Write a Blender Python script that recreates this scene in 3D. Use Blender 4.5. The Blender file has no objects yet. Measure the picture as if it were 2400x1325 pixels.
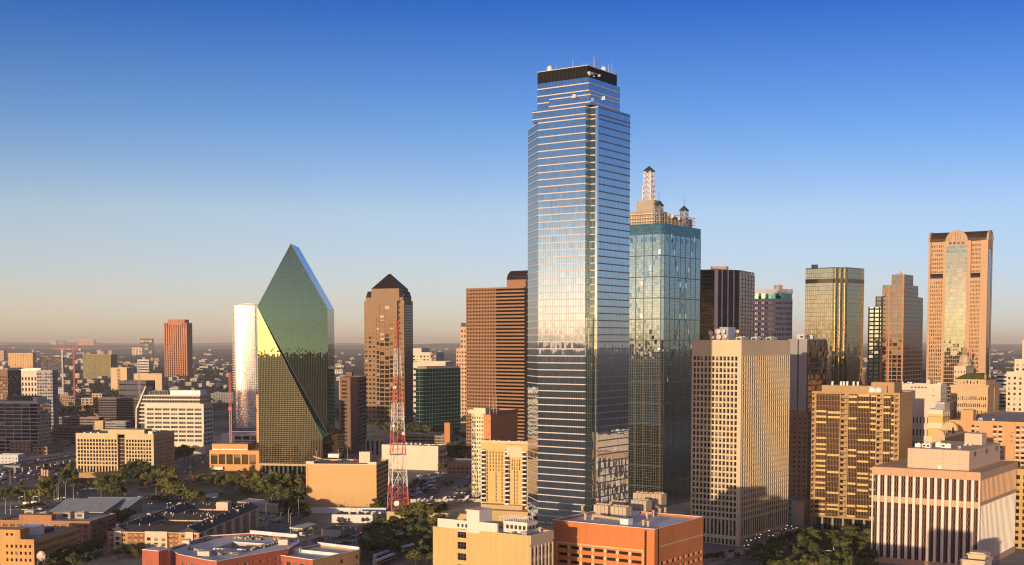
import bpy, math, random
from mathutils import Vector, noise
sc = bpy.context.scene
COL = sc.collection
rad = math.radians
rng = random.Random(7)

# ---------------------------------------------------------------- camera
FPX, CAM_H, V_HOR, TH = 3000.0, 125.0, 803.0, math.atan(0.06)
CT, ST = math.cos(TH), math.sin(TH)
V_PP = V_HOR + FPX * math.tan(TH)
cd = bpy.data.cameras.new("camera")
cam = bpy.data.objects.new("camera", cd)
COL.objects.link(cam)
cam.location = (0, 0, CAM_H)
cam.rotation_euler = (math.pi / 2 - TH, 0, 0)
cd.sensor_width = 36
cd.lens = 36 * FPX / 2400
cd.shift_y = (V_PP - 662.5) / 2400
cd.clip_start, cd.clip_end = 1.0, 120000
sc.camera = cam

# ---------------------------------------------------------------- light
SUN_SIDE, SUN_EL = 22.5, 5.2            # degrees left of straight behind the camera, above the horizon
wd = bpy.data.worlds.new("World")
sc.world = wd
wd.use_nodes = True
wn, wl = wd.node_tree.nodes, wd.node_tree.links
wn.clear()
sky = wn.new("ShaderNodeTexSky")
sky.sky_type = 'NISHITA'
sky.sun_disc = False
sky.sun_elevation = rad(SUN_EL)
sky.sun_rotation = rad(180 + SUN_SIDE)
sky.altitude = 150
sky.air_density = 0.7
sky.dust_density = 0.3
sky.ozone_density = 3.0
# tone of the evening sky by height above the horizon (clear blue overhead, rose grey low down)
tc = wn.new("ShaderNodeTexCoord")
sx = wn.new("ShaderNodeSeparateXYZ")
wl.new(tc.outputs['Generated'], sx.inputs[0])
rp = wn.new("ShaderNodeValToRGB")
SKY_TONE = [(0.0, (1.40, 1.03, 1.03)), (0.035, (1.68, 1.04, 0.95)), (0.10, (1.85, 1.13, 0.95)), (0.165, (0.98, 0.88, 0.97)), (0.26, (0.16, 0.43, 0.86)), (0.36, (0.8, 0.75, 0.9)), (0.55, (3.7, 1.45, 0.85)), (1.0, (5.4, 1.6, 0.8))]
while len(rp.color_ramp.elements) < len(SKY_TONE): rp.color_ramp.elements.new(0.5)
for k_, (p_, c_) in enumerate(SKY_TONE):
    rp.color_ramp.elements[k_].position = p_
    rp.color_ramp.elements[k_].color = (c_[0] / 8, c_[1] / 8, c_[2] / 8, 1)
wl.new(sx.outputs[2], rp.inputs[0])
mm_ = wn.new("ShaderNodeVectorMath"); mm_.operation = 'MULTIPLY'
wl.new(sky.outputs[0], mm_.inputs[0]); wl.new(rp.outputs[0], mm_.inputs[1])
# the glow low down on the side of the setting sun
dt = wn.new("ShaderNodeVectorMath"); dt.operation = 'DOT_PRODUCT'
wl.new(tc.outputs['Generated'], dt.inputs[0]); dt.inputs[1].default_value = (-math.sin(rad(SUN_SIDE)), -math.cos(rad(SUN_SIDE)), 0)
g1_ = wn.new("ShaderNodeMapRange"); g1_.interpolation_type = 'SMOOTHSTEP'
for i_, v_ in enumerate((0.25, 0.95, 0.0, 1.0)): g1_.inputs[1 + i_].default_value = v_
wl.new(dt.outputs['Value'], g1_.inputs[0])
g2_ = wn.new("ShaderNodeMapRange")
for i_, v_ in enumerate((0.0, 0.115, 1.0, 0.0)): g2_.inputs[1 + i_].default_value = v_
wl.new(sx.outputs[2], g2_.inputs[0])
g3_ = wn.new("ShaderNodeMath"); g3_.operation = 'MULTIPLY'; wl.new(g1_.outputs[0], g3_.inputs[0]); wl.new(g2_.outputs[0], g3_.inputs[1])
g4_ = wn.new("ShaderNodeVectorMath"); g4_.operation = 'MULTIPLY_ADD'; wl.new(g3_.outputs[0], g4_.inputs[0]); g4_.inputs[1].default_value = (2.9, 2.35, 1.8); g4_.inputs[2].default_value = (1, 1, 1)
g5_ = wn.new("ShaderNodeVectorMath"); g5_.operation = 'MULTIPLY'; wl.new(mm_.outputs[0], g5_.inputs[0]); wl.new(g4_.outputs[0], g5_.inputs[1])
bg = wn.new("ShaderNodeBackground")
bg.inputs[1].default_value = 0.132 * 8
wo = wn.new("ShaderNodeOutputWorld")
# a little warmer on the west, deeper blue on the east
e1_ = wn.new("ShaderNodeMapRange")
for i_, v_ in enumerate((-0.45, 0.45, 0.0, 1.0)): e1_.inputs[1 + i_].default_value = v_
wl.new(sx.outputs[0], e1_.inputs[0])
e2_ = wn.new("ShaderNodeMix"); e2_.data_type = 'RGBA'
wl.new(e1_.outputs[0], e2_.inputs[0]); e2_.inputs[6].default_value = (1.10, 1.02, 0.93, 1); e2_.inputs[7].default_value = (0.82, 0.90, 1.02, 1)
e3_ = wn.new("ShaderNodeVectorMath"); e3_.operation = 'MULTIPLY'; wl.new(g5_.outputs[0], e3_.inputs[0]); wl.new(e2_.outputs[2], e3_.inputs[1])
wl.new(e3_.outputs[0], bg.inputs[0])
wl.new(bg.outputs[0], wo.inputs[0])

D = Vector((-math.sin(rad(SUN_SIDE)) * math.cos(rad(SUN_EL)), -math.cos(rad(SUN_SIDE)) * math.cos(rad(SUN_EL)), math.sin(rad(SUN_EL))))
sl = bpy.data.lights.new("sun", 'SUN')
sl.energy, sl.angle, sl.color = 3.35, rad(0.5), (1.0, 0.73, 0.46)
so = bpy.data.objects.new("sun", sl)
COL.objects.link(so)
so.rotation_euler = D.to_track_quat('Z', 'Y').to_euler()
so.location = (0, -200, 600)

vs = sc.view_settings
vs.view_transform, vs.look, vs.gamma, vs.use_curve_mapping = 'Standard', 'None', 1.0, False
vs.exposure = 0.55
cy = sc.cycles
cy.max_bounces, cy.diffuse_bounces, cy.glossy_bounces, cy.transparent_max_bounces, cy.volume_bounces = 6, 2, 4, 4, 0
cy.caustics_reflective = cy.caustics_refractive = False
cy.sample_clamp_indirect = 4.0
cy.use_denoising = True
cy.filter_width = 1.15

# ---------------------------------------------------------------- picture <-> world
def ray(u, v):
    x, y = (u - 1200) / FPX, (V_PP - v) / FPX
    return Vector((x, y * ST + CT, y * CT - ST))
def gp(u, v, z=0.0):                    # where the line of sight meets the level z
    r = ray(u, v)
    t = (z - CAM_H) / r.z
    return Vector((r.x * t, r.y * t, z))
def at(u, v, d):                        # where it meets the distance d
    r = ray(u, v)
    t = d / r.y
    return Vector((r.x * t, d, CAM_H + r.z * t))
def zat(v, d): return at(1200, v, d).z
def dof(v, z=0.0): return gp(1200, v, z).y
def kx(u): return (u - 1200) / FPX * CT

# ---------------------------------------------------------------- meshes
class MB:
    def __init__(self):
        self.v, self.f, self.uv, self.m = [], [], [], []
    def poly(self, pts, uv=None, m=0):
        i = len(self.v)
        self.v.extend([tuple(p) for p in pts])
        self.f.append(tuple(range(i, i + len(pts))))
        self.uv.append(uv if uv else [(0, 0)] * len(pts))
        self.m.append(m)
    def wall(self, a, b, z0, z1, m=0, u0=0.0):            # upright quad from plan point a to plan point b
        l = math.hypot(b[0] - a[0], b[1] - a[1])
        self.poly([(a[0], a[1], z0), (b[0], b[1], z0), (b[0], b[1], z1), (a[0], a[1], z1)], [(u0, z0), (u0 + l, z0), (u0 + l, z1), (u0, z1)], m)
    def prism(self, pts, z0, z1, m=0, cap=None, bottom=False):   # counter-clockwise plan
        n, u = len(pts), 0.0
        for i in range(n):
            a, b = pts[i], pts[(i + 1) % n]
            self.wall(a, b, z0, z1, m, u)
            u += math.hypot(b[0] - a[0], b[1] - a[1])
        c = m if cap is None else cap
        self.poly([(p[0], p[1], z1) for p in pts], [(p[0], p[1]) for p in pts], c)
        if bottom: self.poly([(p[0], p[1], z0) for p in reversed(pts)], [(p[0], p[1]) for p in reversed(pts)], c)
    def box(self, x0, y0, z0, x1, y1, z1, m=0, cap=None, bottom=False):
        self.prism([(x0, y0), (x1, y0), (x1, y1), (x0, y1)], z0, z1, m, cap, bottom)
    def slab(self, p0, p1, w, z0, z1, m=0):               # a bar laid level from p0 to p1
        d = Vector((p1[0] - p0[0], p1[1] - p0[1])); d.normalize()
        n = Vector((-d.y, d.x)) * w / 2
        self.prism([(p0[0] - n.x, p0[1] - n.y), (p1[0] - n.x, p1[1] - n.y), (p1[0] + n.x, p1[1] + n.y), (p0[0] + n.x, p0[1] + n.y)], z0, z1, m, None, True)
    def tube(self, a, b, r, n=5, m=0, r2=None, cap=True):
        a, b = Vector(a), Vector(b)
        r2 = r if r2 is None else r2
        d = (b - a).normalized()
        x = d.orthogonal().normalized(); y = d.cross(x)
        A = [a + (x * math.cos(t) + y * math.sin(t)) * r for t in [2 * math.pi * i / n for i in range(n)]]
        Bq = [b + (x * math.cos(t) + y * math.sin(t)) * r2 for t in [2 * math.pi * i / n for i in range(n)]]
        for i in range(n):
            j = (i + 1) % n
            self.poly([A[i], A[j], Bq[j], Bq[i]], None, m)
        if cap: self.poly(Bq, None, m); self.poly(list(reversed(A)), None, m)
    def lathe(self, c, prof, n=16, m=0, axis=None):       # prof: (radius, height) about a vertical (or given) axis
        c = Vector(c)
        zx = Vector(axis).normalized() if axis else Vector((0, 0, 1))
        x = zx.orthogonal().normalized(); y = zx.cross(x)
        ring = [[c + zx * h + (x * math.cos(2 * math.pi * i / n) + y * math.sin(2 * math.pi * i / n)) * r for i in range(n)] for r, h in prof]
        for k in range(len(prof) - 1):
            for i in range(n):
                j = (i + 1) % n
                self.poly([ring[k][i], ring[k][j], ring[k + 1][j], ring[k + 1][i]],
                          [(i / n, prof[k][1]), ((i + 1) / n, prof[k][1]), ((i + 1) / n, prof[k + 1][1]), (i / n, prof[k + 1][1])], m)
    def mesh(self, name, mats):
        me = bpy.data.meshes.new(name)
        me.from_pydata(self.v, [], self.f)
        for mt in (mats if isinstance(mats, (list, tuple)) else [mats]): me.materials.append(mt)
        ul = me.uv_layers.new(name="UVMap")
        flat = [c for f in self.uv for p in f for c in p]
        ul.data.foreach_set("uv", flat)
        me.polygons.foreach_set("material_index", self.m)
        me.update()
        return me
    def obj(self, name, mats, parent=None, loc=None, rz=None, smooth=False):
        me = self.mesh(name, mats)
        if smooth: me.polygons.foreach_set("use_smooth", [True] * len(me.polygons))
        return put(name, me, parent, loc, rz)
def put(name, me, parent=None, loc=None, rz=None):
    o = bpy.data.objects.new(name, me)
    COL.objects.link(o)
    if parent: o.parent = parent
    if loc is not None: o.location = loc
    if rz is not None: o.rotation_euler = (0, 0, rz)
    return o
def tag(o, label=None, cat=None, group=None, kind=None):
    if label: o['label'] = label
    if cat: o['category'] = cat
    if group: o['group'] = group
    if kind: o['kind'] = kind
    return o
def thing(name, label, cat, loc=(0, 0, 0), rz=0.0, group=None):
    o = put(name, None, None, loc, rz)
    o.empty_display_size = 3
    return tag(o, label, cat, group)

# ---------------------------------------------------------------- materials
def lin(h):
    c = [int(h[i:i + 2], 16) / 255 for i in (0, 2, 4)]
    return tuple(x / 12.92 if x <= 0.04045 else ((x + 0.055) / 1.055) ** 2.4 for x in c)
def rgba(c): return (c[0], c[1], c[2], 1.0)
MATS = {}
class NT:
    def __init__(self, name):
        self.mat = bpy.data.materials.new(name); self.mat.use_nodes = True
        self.n, self.l = self.mat.node_tree.nodes, self.mat.node_tree.links
        self.p = self.n['Principled BSDF']; self.out = self.n['Material Output']
    def new(self, t, **kw):
        nd = self.n.new(t)
        for k, v in kw.items(): setattr(nd, k, v)
        return nd
    def set(self, sock, val):
        if hasattr(val, 'links') or isinstance(val, bpy.types.NodeSocket): self.l.new(val, sock)
        else: sock.default_value = val
    def math(self, op, a, b=0.0, clamp=False):
        nd = self.new('ShaderNodeMath', operation=op); nd.use_clamp = clamp
        self.set(nd.inputs[0], a); self.set(nd.inputs[1], b)
        return nd.outputs[0]
    def mixc(self, f, a, b, blend='MIX'):
        nd = self.new('ShaderNodeMix', data_type='RGBA', blend_type=blend)
        self.set(nd.inputs[0], f)
        self.set(nd.inputs[6], rgba(a) if isinstance(a, tuple) else a)
        self.set(nd.inputs[7], rgba(b) if isinstance(b, tuple) else b)
        return nd.outputs[2]
    def noise(self, vec, scale, detail=3.0, rough=0.55):
        nd = self.new('ShaderNodeTexNoise'); self.l.new(vec, nd.inputs['Vector'])
        nd.inputs['Scale'].default_value = scale; nd.inputs['Detail'].default_value = detail; nd.inputs['Roughness'].default_value = rough
        return nd.outputs['Fac']
    def ramp(self, f, stops):
        nd = self.new('ShaderNodeValToRGB'); e = nd.color_ramp.elements
        while len(e) < len(stops): e.new(0.5)
        for k, (p, c) in enumerate(stops): e[k].position = p; e[k].color = rgba(c)
        self.l.new(f, nd.inputs[0]); return nd.outputs[0]
    def scaled(self, vec, s):
        nd = self.new('ShaderNodeMapping'); self.l.new(vec, nd.inputs[0]); nd.inputs['Scale'].default_value = s
        return nd.outputs[0]
    def pos(self): return self.new('ShaderNodeNewGeometry').outputs['Position']
    def uvs(self):
        s = self.new('ShaderNodeSeparateXYZ'); self.l.new(self.new('ShaderNodeUVMap').outputs[0], s.inputs[0])
        return s.outputs[0], s.outputs[1]

def solid(name, c, rough=0.7, metal=0.0, var=0.12, scale=0.15):
    if name in MATS: return MATS[name]
    t = NT(name)
    f = t.noise(t.pos(), scale, 4)
    c2 = tuple(x * (1 - 1.6 * var) for x in c); c3 = tuple(min(1, x * (1 + 1.4 * var)) for x in c)
    t.l.new(t.ramp(f, [(0.3, c2), (0.7, c3)]), t.p.inputs['Base Color'])
    t.p.inputs['Roughness'].default_value = rough; t.p.inputs['Metallic'].default_value = metal
    MATS[name] = t.mat
    return t.mat
def masonry(name, c, streak=0.25, course=0.0, seam=0.0, rough=0.85):
    """stone, brick or concrete: broad patches, rain streaks that run down the wall, fine courses or panel seams"""
    if name in MATS: return MATS[name]
    t = NT(name)
    ps = t.pos()
    big = t.noise(ps, 0.05, 4)
    st = t.noise(t.scaled(ps, (0.9, 0.9, 0.03)), 0.8, 4)
    fine = t.noise(ps, 1.6, 2)
    v = t.math('ADD', t.math('MULTIPLY', big, 0.45), t.math('ADD', t.math('MULTIPLY', st, 0.35), t.math('MULTIPLY', fine, 0.2)))
    lo = tuple(x * (1 - 1.3 * streak) for x in c); hi = tuple(min(1, x * (1 + 0.9 * streak)) for x in c)
    colr = t.ramp(v, [(0.33, lo), (0.67, hi)])
    u, w = t.uvs()
    if course:
        cr = t.math('LESS_THAN', t.math('FRACT', t.math('DIVIDE', w, course)), 0.16)
        colr = t.mixc(t.math('MULTIPLY', cr, 0.22), colr, tuple(x * 0.55 for x in c))
    if seam:
        sm = t.math('LESS_THAN', t.math('FRACT', t.math('DIVIDE', u, seam)), 0.05)
        colr = t.mixc(t.math('MULTIPLY', sm, 0.3), colr, tuple(x * 0.5 for x in c))
    t.l.new(colr, t.p.inputs['Base Color'])
    t.p.inputs['Roughness'].default_value = rough
    MATS[name] = t.mat
    return t.mat
def pane_normal(t, u, w, pw, ph, tilt):
    cx = t.math('FLOOR', t.math('DIVIDE', u, pw)); cz = t.math('FLOOR', t.math('DIVIDE', w, ph))
    cmb = t.new('ShaderNodeCombineXYZ'); t.l.new(cx, cmb.inputs[0]); t.l.new(cz, cmb.inputs[1])
    wn_ = t.new('ShaderNodeTexWhiteNoise', noise_dimensions='3D'); t.l.new(cmb.outputs[0], wn_.inputs['Vector'])
    off = t.new('ShaderNodeVectorMath', operation='SUBTRACT'); t.l.new(wn_.outputs['Color'], off.inputs[0]); off.inputs[1].default_value = (0.5, 0.5, 0.5)
    nz = t.new('ShaderNodeTexNoise'); t.l.new(t.pos(), nz.inputs['Vector']); nz.inputs['Scale'].default_value = 0.35; nz.inputs['Detail'].default_value = 1.0
    of2 = t.new('ShaderNodeVectorMath', operation='SUBTRACT'); t.l.new(nz.outputs['Color'], of2.inputs[0]); of2.inputs[1].default_value = (0.5, 0.5, 0.5)
    a1 = t.new('ShaderNodeVectorMath', operation='SCALE'); t.l.new(off.outputs[0], a1.inputs[0]); a1.inputs['Scale'].default_value = tilt * 2
    a2 = t.new('ShaderNodeVectorMath', operation='SCALE'); t.l.new(of2.outputs[0], a2.inputs[0]); a2.inputs['Scale'].default_value = tilt * 2.5
    s1 = t.new('ShaderNodeVectorMath', operation='ADD'); t.l.new(a1.outputs[0], s1.inputs[0]); t.l.new(a2.outputs[0], s1.inputs[1])
    g = t.new('ShaderNodeNewGeometry')
    s2 = t.new('ShaderNodeVectorMath', operation='ADD'); t.l.new(g.outputs['Normal'], s2.inputs[0]); t.l.new(s1.outputs[0], s2.inputs[1])
    nn = t.new('ShaderNodeVectorMath', operation='NORMALIZE'); t.l.new(s2.outputs[0], nn.inputs[0])
    return nn.outputs[0], wn_.outputs['Value']
def curtain(name, tint, pw=1.5, ph=3.9, mw=0.12, mh=0.12, frame=(0.3, 0.28, 0.25), tilt=0.006, rough=0.03, body=(0.02, 0.025, 0.03), refl=0.75, var=0.15, spandrel=None):
    """mirror glass skin: every pane leans a hair differently, thin frames between panes; spandrel=(share of floor, colour)"""
    if name in MATS: return MATS[name]
    t = NT(name)
    u, w = t.uvs()
    nrm, rnd = pane_normal(t, u, w, pw, ph, tilt)
    t.p.inputs['Metallic'].default_value = 1.0
    k = t.math('ADD', 1 - var, t.math('MULTIPLY', rnd, var))
    colr = t.mixc(1.0, tint, (1, 1, 1), 'MULTIPLY')
    vm = t.new('ShaderNodeVectorMath', operation='SCALE'); t.l.new(colr, vm.inputs[0]); t.l.new(k, vm.inputs['Scale'])
    t.l.new(vm.outputs[0], t.p.inputs['Base Color'])
    t.p.inputs['Roughness'].default_value = rough
    t.l.new(nrm, t.p.inputs['Normal'])
    dark = t.new('ShaderNodeBsdfDiffuse'); dark.inputs[0].default_value = rgba(body)
    mx0 = t.new('ShaderNodeMixShader'); mx0.inputs[0].default_value = refl
    t.l.new(dark.outputs[0], mx0.inputs[1]); t.l.new(t.p.outputs[0], mx0.inputs[2])
    fr = t.math('MAXIMUM', t.math('LESS_THAN', t.math('FRACT', t.math('DIVIDE', u, pw)), mw / pw), t.math('LESS_THAN', t.math('FRACT', t.math('DIVIDE', w, ph)), mh / ph))
    fb = t.new('ShaderNodeBsdfPrincipled'); fb.inputs['Base Color'].default_value = rgba(frame); fb.inputs['Roughness'].default_value = 0.5
    mx = t.new('ShaderNodeMixShader'); t.l.new(fr, mx.inputs[0]); t.l.new(mx0.outputs[0], mx.inputs[1]); t.l.new(fb.outputs[0], mx.inputs[2])
    last = mx
    if spandrel:
        sp = t.math('LESS_THAN', t.math('FRACT', t.math('DIVIDE', w, ph)), spandrel[0])
        sb = t.new('ShaderNodeBsdfPrincipled'); sb.inputs['Base Color'].default_value = rgba(spandrel[1]); sb.inputs['Roughness'].default_value = 0.6
        last = t.new('ShaderNodeMixShader'); t.l.new(sp, last.inputs[0]); t.l.new(mx.outputs[0], last.inputs[1]); t.l.new(sb.outputs[0], last.inputs[2])
    t.l.new(last.outputs[0], t.out.inputs[0])
    MATS[name] = t.mat
    return t.mat
def winmat(name, glass=(0.02, 0.022, 0.026), blind=(0.22, 0.19, 0.145), prob=0.24, tint=(0.5, 0.5, 0.5), refl=0.13, tilt=0.02):
    """window glass: dark room behind a weak mirror, some with blinds drawn"""
    if name in MATS: return MATS[name]
    t = NT(name)
    u, w = t.uvs()
    cmb = t.new('ShaderNodeCombineXYZ')
    t.l.new(t.math('FLOOR', u), cmb.inputs[0]); t.l.new(t.math('FLOOR', w), cmb.inputs[1])
    t.l.new(t.math('MULTIPLY', t.new('ShaderNodeObjectInfo').outputs['Random'], 91.7), cmb.inputs[2])
    wn_ = t.new('ShaderNodeTexWhiteNoise', noise_dimensions='3D'); t.l.new(cmb.outputs[0], wn_.inputs['Vector'])
    sp = t.new('ShaderNodeSeparateColor'); t.l.new(wn_.outputs['Color'], sp.inputs[0])
    bl = t.math('MULTIPLY', t.math('LESS_THAN', sp.outputs[0], prob), t.math('GREATER_THAN', t.math('FRACT', w), sp.outputs[1]))
    sh = t.math('ADD', 0.5, t.math('MULTIPLY', sp.outputs[2], 1.0))
    vm = t.new('ShaderNodeVectorMath', operation='SCALE'); vm.inputs[0].default_value = glass; t.l.new(sh, vm.inputs['Scale'])
    d = t.new('ShaderNodeBsdfDiffuse'); t.l.new(t.mixc(bl, vm.outputs[0], blind), d.inputs[0])
    off = t.new('ShaderNodeVectorMath', operation='SUBTRACT'); t.l.new(wn_.outputs['Color'], off.inputs[0]); off.inputs[1].default_value = (0.5, 0.5, 0.5)
    sc_ = t.new('ShaderNodeVectorMath', operation='SCALE'); t.l.new(off.outputs[0], sc_.inputs[0]); sc_.inputs['Scale'].default_value = tilt
    ad = t.new('ShaderNodeVectorMath', operation='ADD'); t.l.new(t.new('ShaderNodeNewGeometry').outputs['Normal'], ad.inputs[0]); t.l.new(sc_.outputs[0], ad.inputs[1])
    nn = t.new('ShaderNodeVectorMath', operation='NORMALIZE'); t.l.new(ad.outputs[0], nn.inputs[0])
    t.p.inputs['Metallic'].default_value = 1.0; t.p.inputs['Base Color'].default_value = rgba(tint); t.p.inputs['Roughness'].default_value = 0.04
    t.l.new(nn.outputs[0], t.p.inputs['Normal'])
    mx = t.new('ShaderNodeMixShader'); mx.inputs[0].default_value = refl
    t.l.new(d.outputs[0], mx.inputs[1]); t.l.new(t.p.outputs[0], mx.inputs[2]); t.l.new(mx.outputs[0], t.out.inputs[0])
    MATS[name] = t.mat
    return t.mat
def roofmat(name, c, stain=0.35):
    if name in MATS: return MATS[name]
    t = NT(name)
    f = t.math('ADD', t.math('MULTIPLY', t.noise(t.pos(), 0.08, 5, 0.65), 0.6), t.math('MULTIPLY', t.noise(t.pos(), 0.6, 4), 0.4))
    t.l.new(t.ramp(f, [(0.36, tuple(x * (1 - stain) for x in c)), (0.55, c), (0.7, tuple(min(1, x * 1.12) for x in c))]), t.p.inputs['Base Color'])
    t.p.inputs['Roughness'].default_value = 0.9
    MATS[name] = t.mat
    return t.mat

# ---------------------------------------------------------------- building kit
class B:
    """a block whose near upright edge shows at column u0, d metres off; its left side reaches column uL, its right side uR.
    Local frame: origin at the foot of that edge, x along the right side, y along the left side."""
    def __init__(s, name, label, cat, u0, d, uL, uR, a, group=None, LX=None, LY=None):
        s.d, s.a = d, rad(a)
        ca, sa = math.cos(s.a), math.sin(s.a)
        ox, oy = kx(u0) * d, d
        s.o = Vector((ox, oy, 0))
        s.LX = LX or (kx(uR) * oy - ox) / (ca - kx(uR) * sa)
        s.LY = LY or (kx(uL) * oy - ox) / (-sa - kx(uL) * ca)
        s.e = thing(name, label, cat, (ox, oy, 0), s.a, group)
        s.FL, s.FR = ((0, s.LY), (0, -1)), ((0, 0), (1, 0))
        s.FB, s.FC = ((s.LX, 0), (0, 1)), ((s.LX, s.LY), (-1, 0))
    def z(s, v): return zat(v, s.d)
    def xr(s, u, y0=0.0):               # local x at which the line y = y0 shows at column u
        ca, sa = math.cos(s.a), math.sin(s.a); k = kx(u); ox, oy = s.o.x - sa * y0, s.o.y + ca * y0
        return (k * oy - ox) / (ca - k * sa)
    def yl(s, u, x0=0.0):
        ca, sa = math.cos(s.a), math.sin(s.a); k = kx(u); ox, oy = s.o.x + ca * x0, s.o.y + sa * x0
        return (k * oy - ox) / (-sa - k * ca)
    def ul(s, u): return s.LY - s.yl(u) # distance along the left side from its far end
    def loc(s, p):                      # world -> local plan
        q = Vector((p.x - s.o.x, p.y - s.o.y)); ca, sa = math.cos(s.a), math.sin(s.a)
        return (q.x * ca + q.y * sa, -q.x * sa + q.y * ca)
def P(F, u, z, o=0.0):
    (ox, oy), (dx, dy) = F
    return (ox + dx * u + dy * o, oy + dy * u - dx * o, z)
def flat(mb, F, u0, u1, z0, z1, m=0, o=0.0):
    mb.poly([P(F, u0, z0, o), P(F, u1, z0, o), P(F, u1, z1, o), P(F, u0, z1, o)], [(u0, z0), (u1, z0), (u1, z1), (u0, z1)], m)
def lattice(mb, F, u0, u1, z0, z1, cols, rows, wf, hf, dep, m=0, sill=0.5):
    """wall pierced by cols x rows openings with real reveals; returns the openings"""
    cw, rh = (u1 - u0) / cols, (z1 - z0) / rows
    ww, wh = cw * wf, rh * hf
    wins = []
    for i in range(cols):
        a = u0 + i * cw; b = a + (cw - ww) / 2; c = b + ww
        flat(mb, F, a, b, z0, z1, m); flat(mb, F, c, a + cw, z0, z1, m)
        for j in range(rows):
            zb = z0 + j * rh; s0 = zb + (rh - wh) * sill; s1 = s0 + wh
            flat(mb, F, b, c, zb, s0, m); flat(mb, F, b, c, s1, zb + rh, m)
            q = [P(F, b, s0), P(F, c, s0), P(F, c, s1), P(F, b, s1)]
            r = [P(F, b, s0, -dep), P(F, c, s0, -dep), P(F, c, s1, -dep), P(F, b, s1, -dep)]
            for k in range(4):
                n = (k + 1) % 4
                mb.poly([q[k], q[n], r[n], r[k]], [(0, 0), (1, 0), (1, 1), (0, 1)], m)
            wins.append(((b + c) / 2, s0, ww, wh))
    return wins
WM = {}
def win_mesh(w, h, mats, cross=0):
    key = (round(w, 2), round(h, 2), tuple(m.name for m in mats), cross)
    if key in WM: return WM[key]
    mb = MB()
    mb.poly([(-w / 2, 0, 0), (w / 2, 0, 0), (w / 2, 0, h), (-w / 2, 0, h)], [(0.01, 0.01), (0.99, 0.01), (0.99, 0.99), (0.01, 0.99)], 0)
    if cross:
        t = 0.09
        for x in ([0.0] if cross == 1 else [-w / 6, w / 6]): mb.box(x - t / 2, -0.06, 0, x + t / 2, 0.01, h, 1)
        mb.box(-w / 2, -0.05, h * 0.55, w / 2, 0.01, h * 0.55 + t, 1)
    WM[key] = mb.mesh("window", list(mats))
    return WM[key]
def windows(B_, F, wins, dep, mats, limit=100, cross=0, used=None):
    """the openings' glass: up to `limit` panes as parts of their own, the rest as one part"""
    if not isinstance(mats, (list, tuple)): mats = [mats]
    e = B_.e if hasattr(B_, 'e') else B_
    (ox, oy), (dx, dy) = F
    rz = math.atan2(dy, dx)
    wins = sorted(wins, key=lambda w: -w[1])
    left = max(0, limit - e.get('_w', 0))
    for (u, z, w, h) in wins[:left]:
        put('window', win_mesh(w, h, mats, cross), e, P(F, u, z, -dep), rz)
    e['_w'] = e.get('_w', 0) + min(left, len(wins))
    rest = wins[left:]
    if rest:
        mb = MB()
        for n, (u, z, w, h) in enumerate(rest):
            i, j = n % 97, n // 97
            mb.poly([P(F, u - w / 2, z, -dep), P(F, u + w / 2, z, -dep), P(F, u + w / 2, z + h, -dep), P(F, u - w / 2, z + h, -dep)],
                    [(i + .01, j + .01), (i + .99, j + .01), (i + .99, j + .99), (i + .01, j + .99)], 0)
        tag(mb.obj('windows', mats[0], e), kind='stuff')
def rim(mb, x0, y0, x1, y1, z1, h, t=0.4, m=0):
    """the inner face and top of a parapet"""
    A = [(x0, y0), (x1, y0), (x1, y1), (x0, y1)]; I = [(x0 + t, y0 + t), (x1 - t, y0 + t), (x1 - t, y1 - t), (x0 + t, y1 - t)]
    for i in range(4):
        j = (i + 1) % 4
        mb.poly([(*A[i], z1), (*A[j], z1), (*I[j], z1), (*I[i], z1)], None, m)
        mb.poly([(*I[i], z1), (*I[j], z1), (*I[j], z1 - h), (*I[i], z1 - h)], None, m)
def rimp(mb, pts, z1, h, t=0.4, m=0):  # the same for any convex plan
    n = len(pts); c = Vector((sum(p[0] for p in pts) / n, sum(p[1] for p in pts) / n))
    I = []
    for p in pts:
        q = Vector(p); dv = c - q; q = q + dv.normalized() * t * 1.4; I.append((q.x, q.y))
    for i in range(n):
        j = (i + 1) % n
        mb.poly([(*pts[i], z1), (*pts[j], z1), (*I[j], z1), (*I[i], z1)], None, m)
        mb.poly([(*I[i], z1), (*I[j], z1), (*I[j], z1 - h), (*I[i], z1 - h)], None, m)
    return I
def roof(B_, z, mat, h=1.0, x0=0, y0=0, x1=None, y1=None, t=0.4):
    x1 = B_.LX if x1 is None else x1; y1 = B_.LY if y1 is None else y1
    mb = MB(); mb.poly([(x0 + t, y0 + t, z - h), (x1 - t, y0 + t, z - h), (x1 - t, y1 - t, z - h), (x0 + t, y1 - t, z - h)], [(0, 0), (x1, 0), (x1, y1), (0, y1)])
    return mb.obj('roof', mat, B_.e)
UNIT = {}
def roof_units(e, spots, z, mat, dark):
    """air handlers bolted to a roof: a louvred box with a fan cowl on top"""
    for (x, y, w, l, h) in spots:
        k = (round(w, 1), round(l, 1), round(h, 1), mat.name)
        if k not in UNIT:
            mb = MB(); mb.box(-w / 2, -l / 2, 0.25, w / 2, l / 2, h); mb.box(-w / 2 + .15, -l / 2 + .15, 0, w / 2 - .15, l / 2 - .15, .25, 1)
            mb.lathe((0, 0, 0), [(min(w, l) * .36, h), (min(w, l) * .36, h + .35), (min(w, l) * .3, h + .35), (min(w, l) * .3, h + .1)], 10, 0)
            mb.box(-w / 2 - .02, -l * .3, h * .35, -w / 2 + .05, l * .3, h * .75, 1)
            UNIT[k] = mb.mesh('roof_unit', [mat, dark])
        put('roof_unit', UNIT[k], e, (x, y, z), rng.choice([0, 0, math.pi / 2]))
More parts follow.
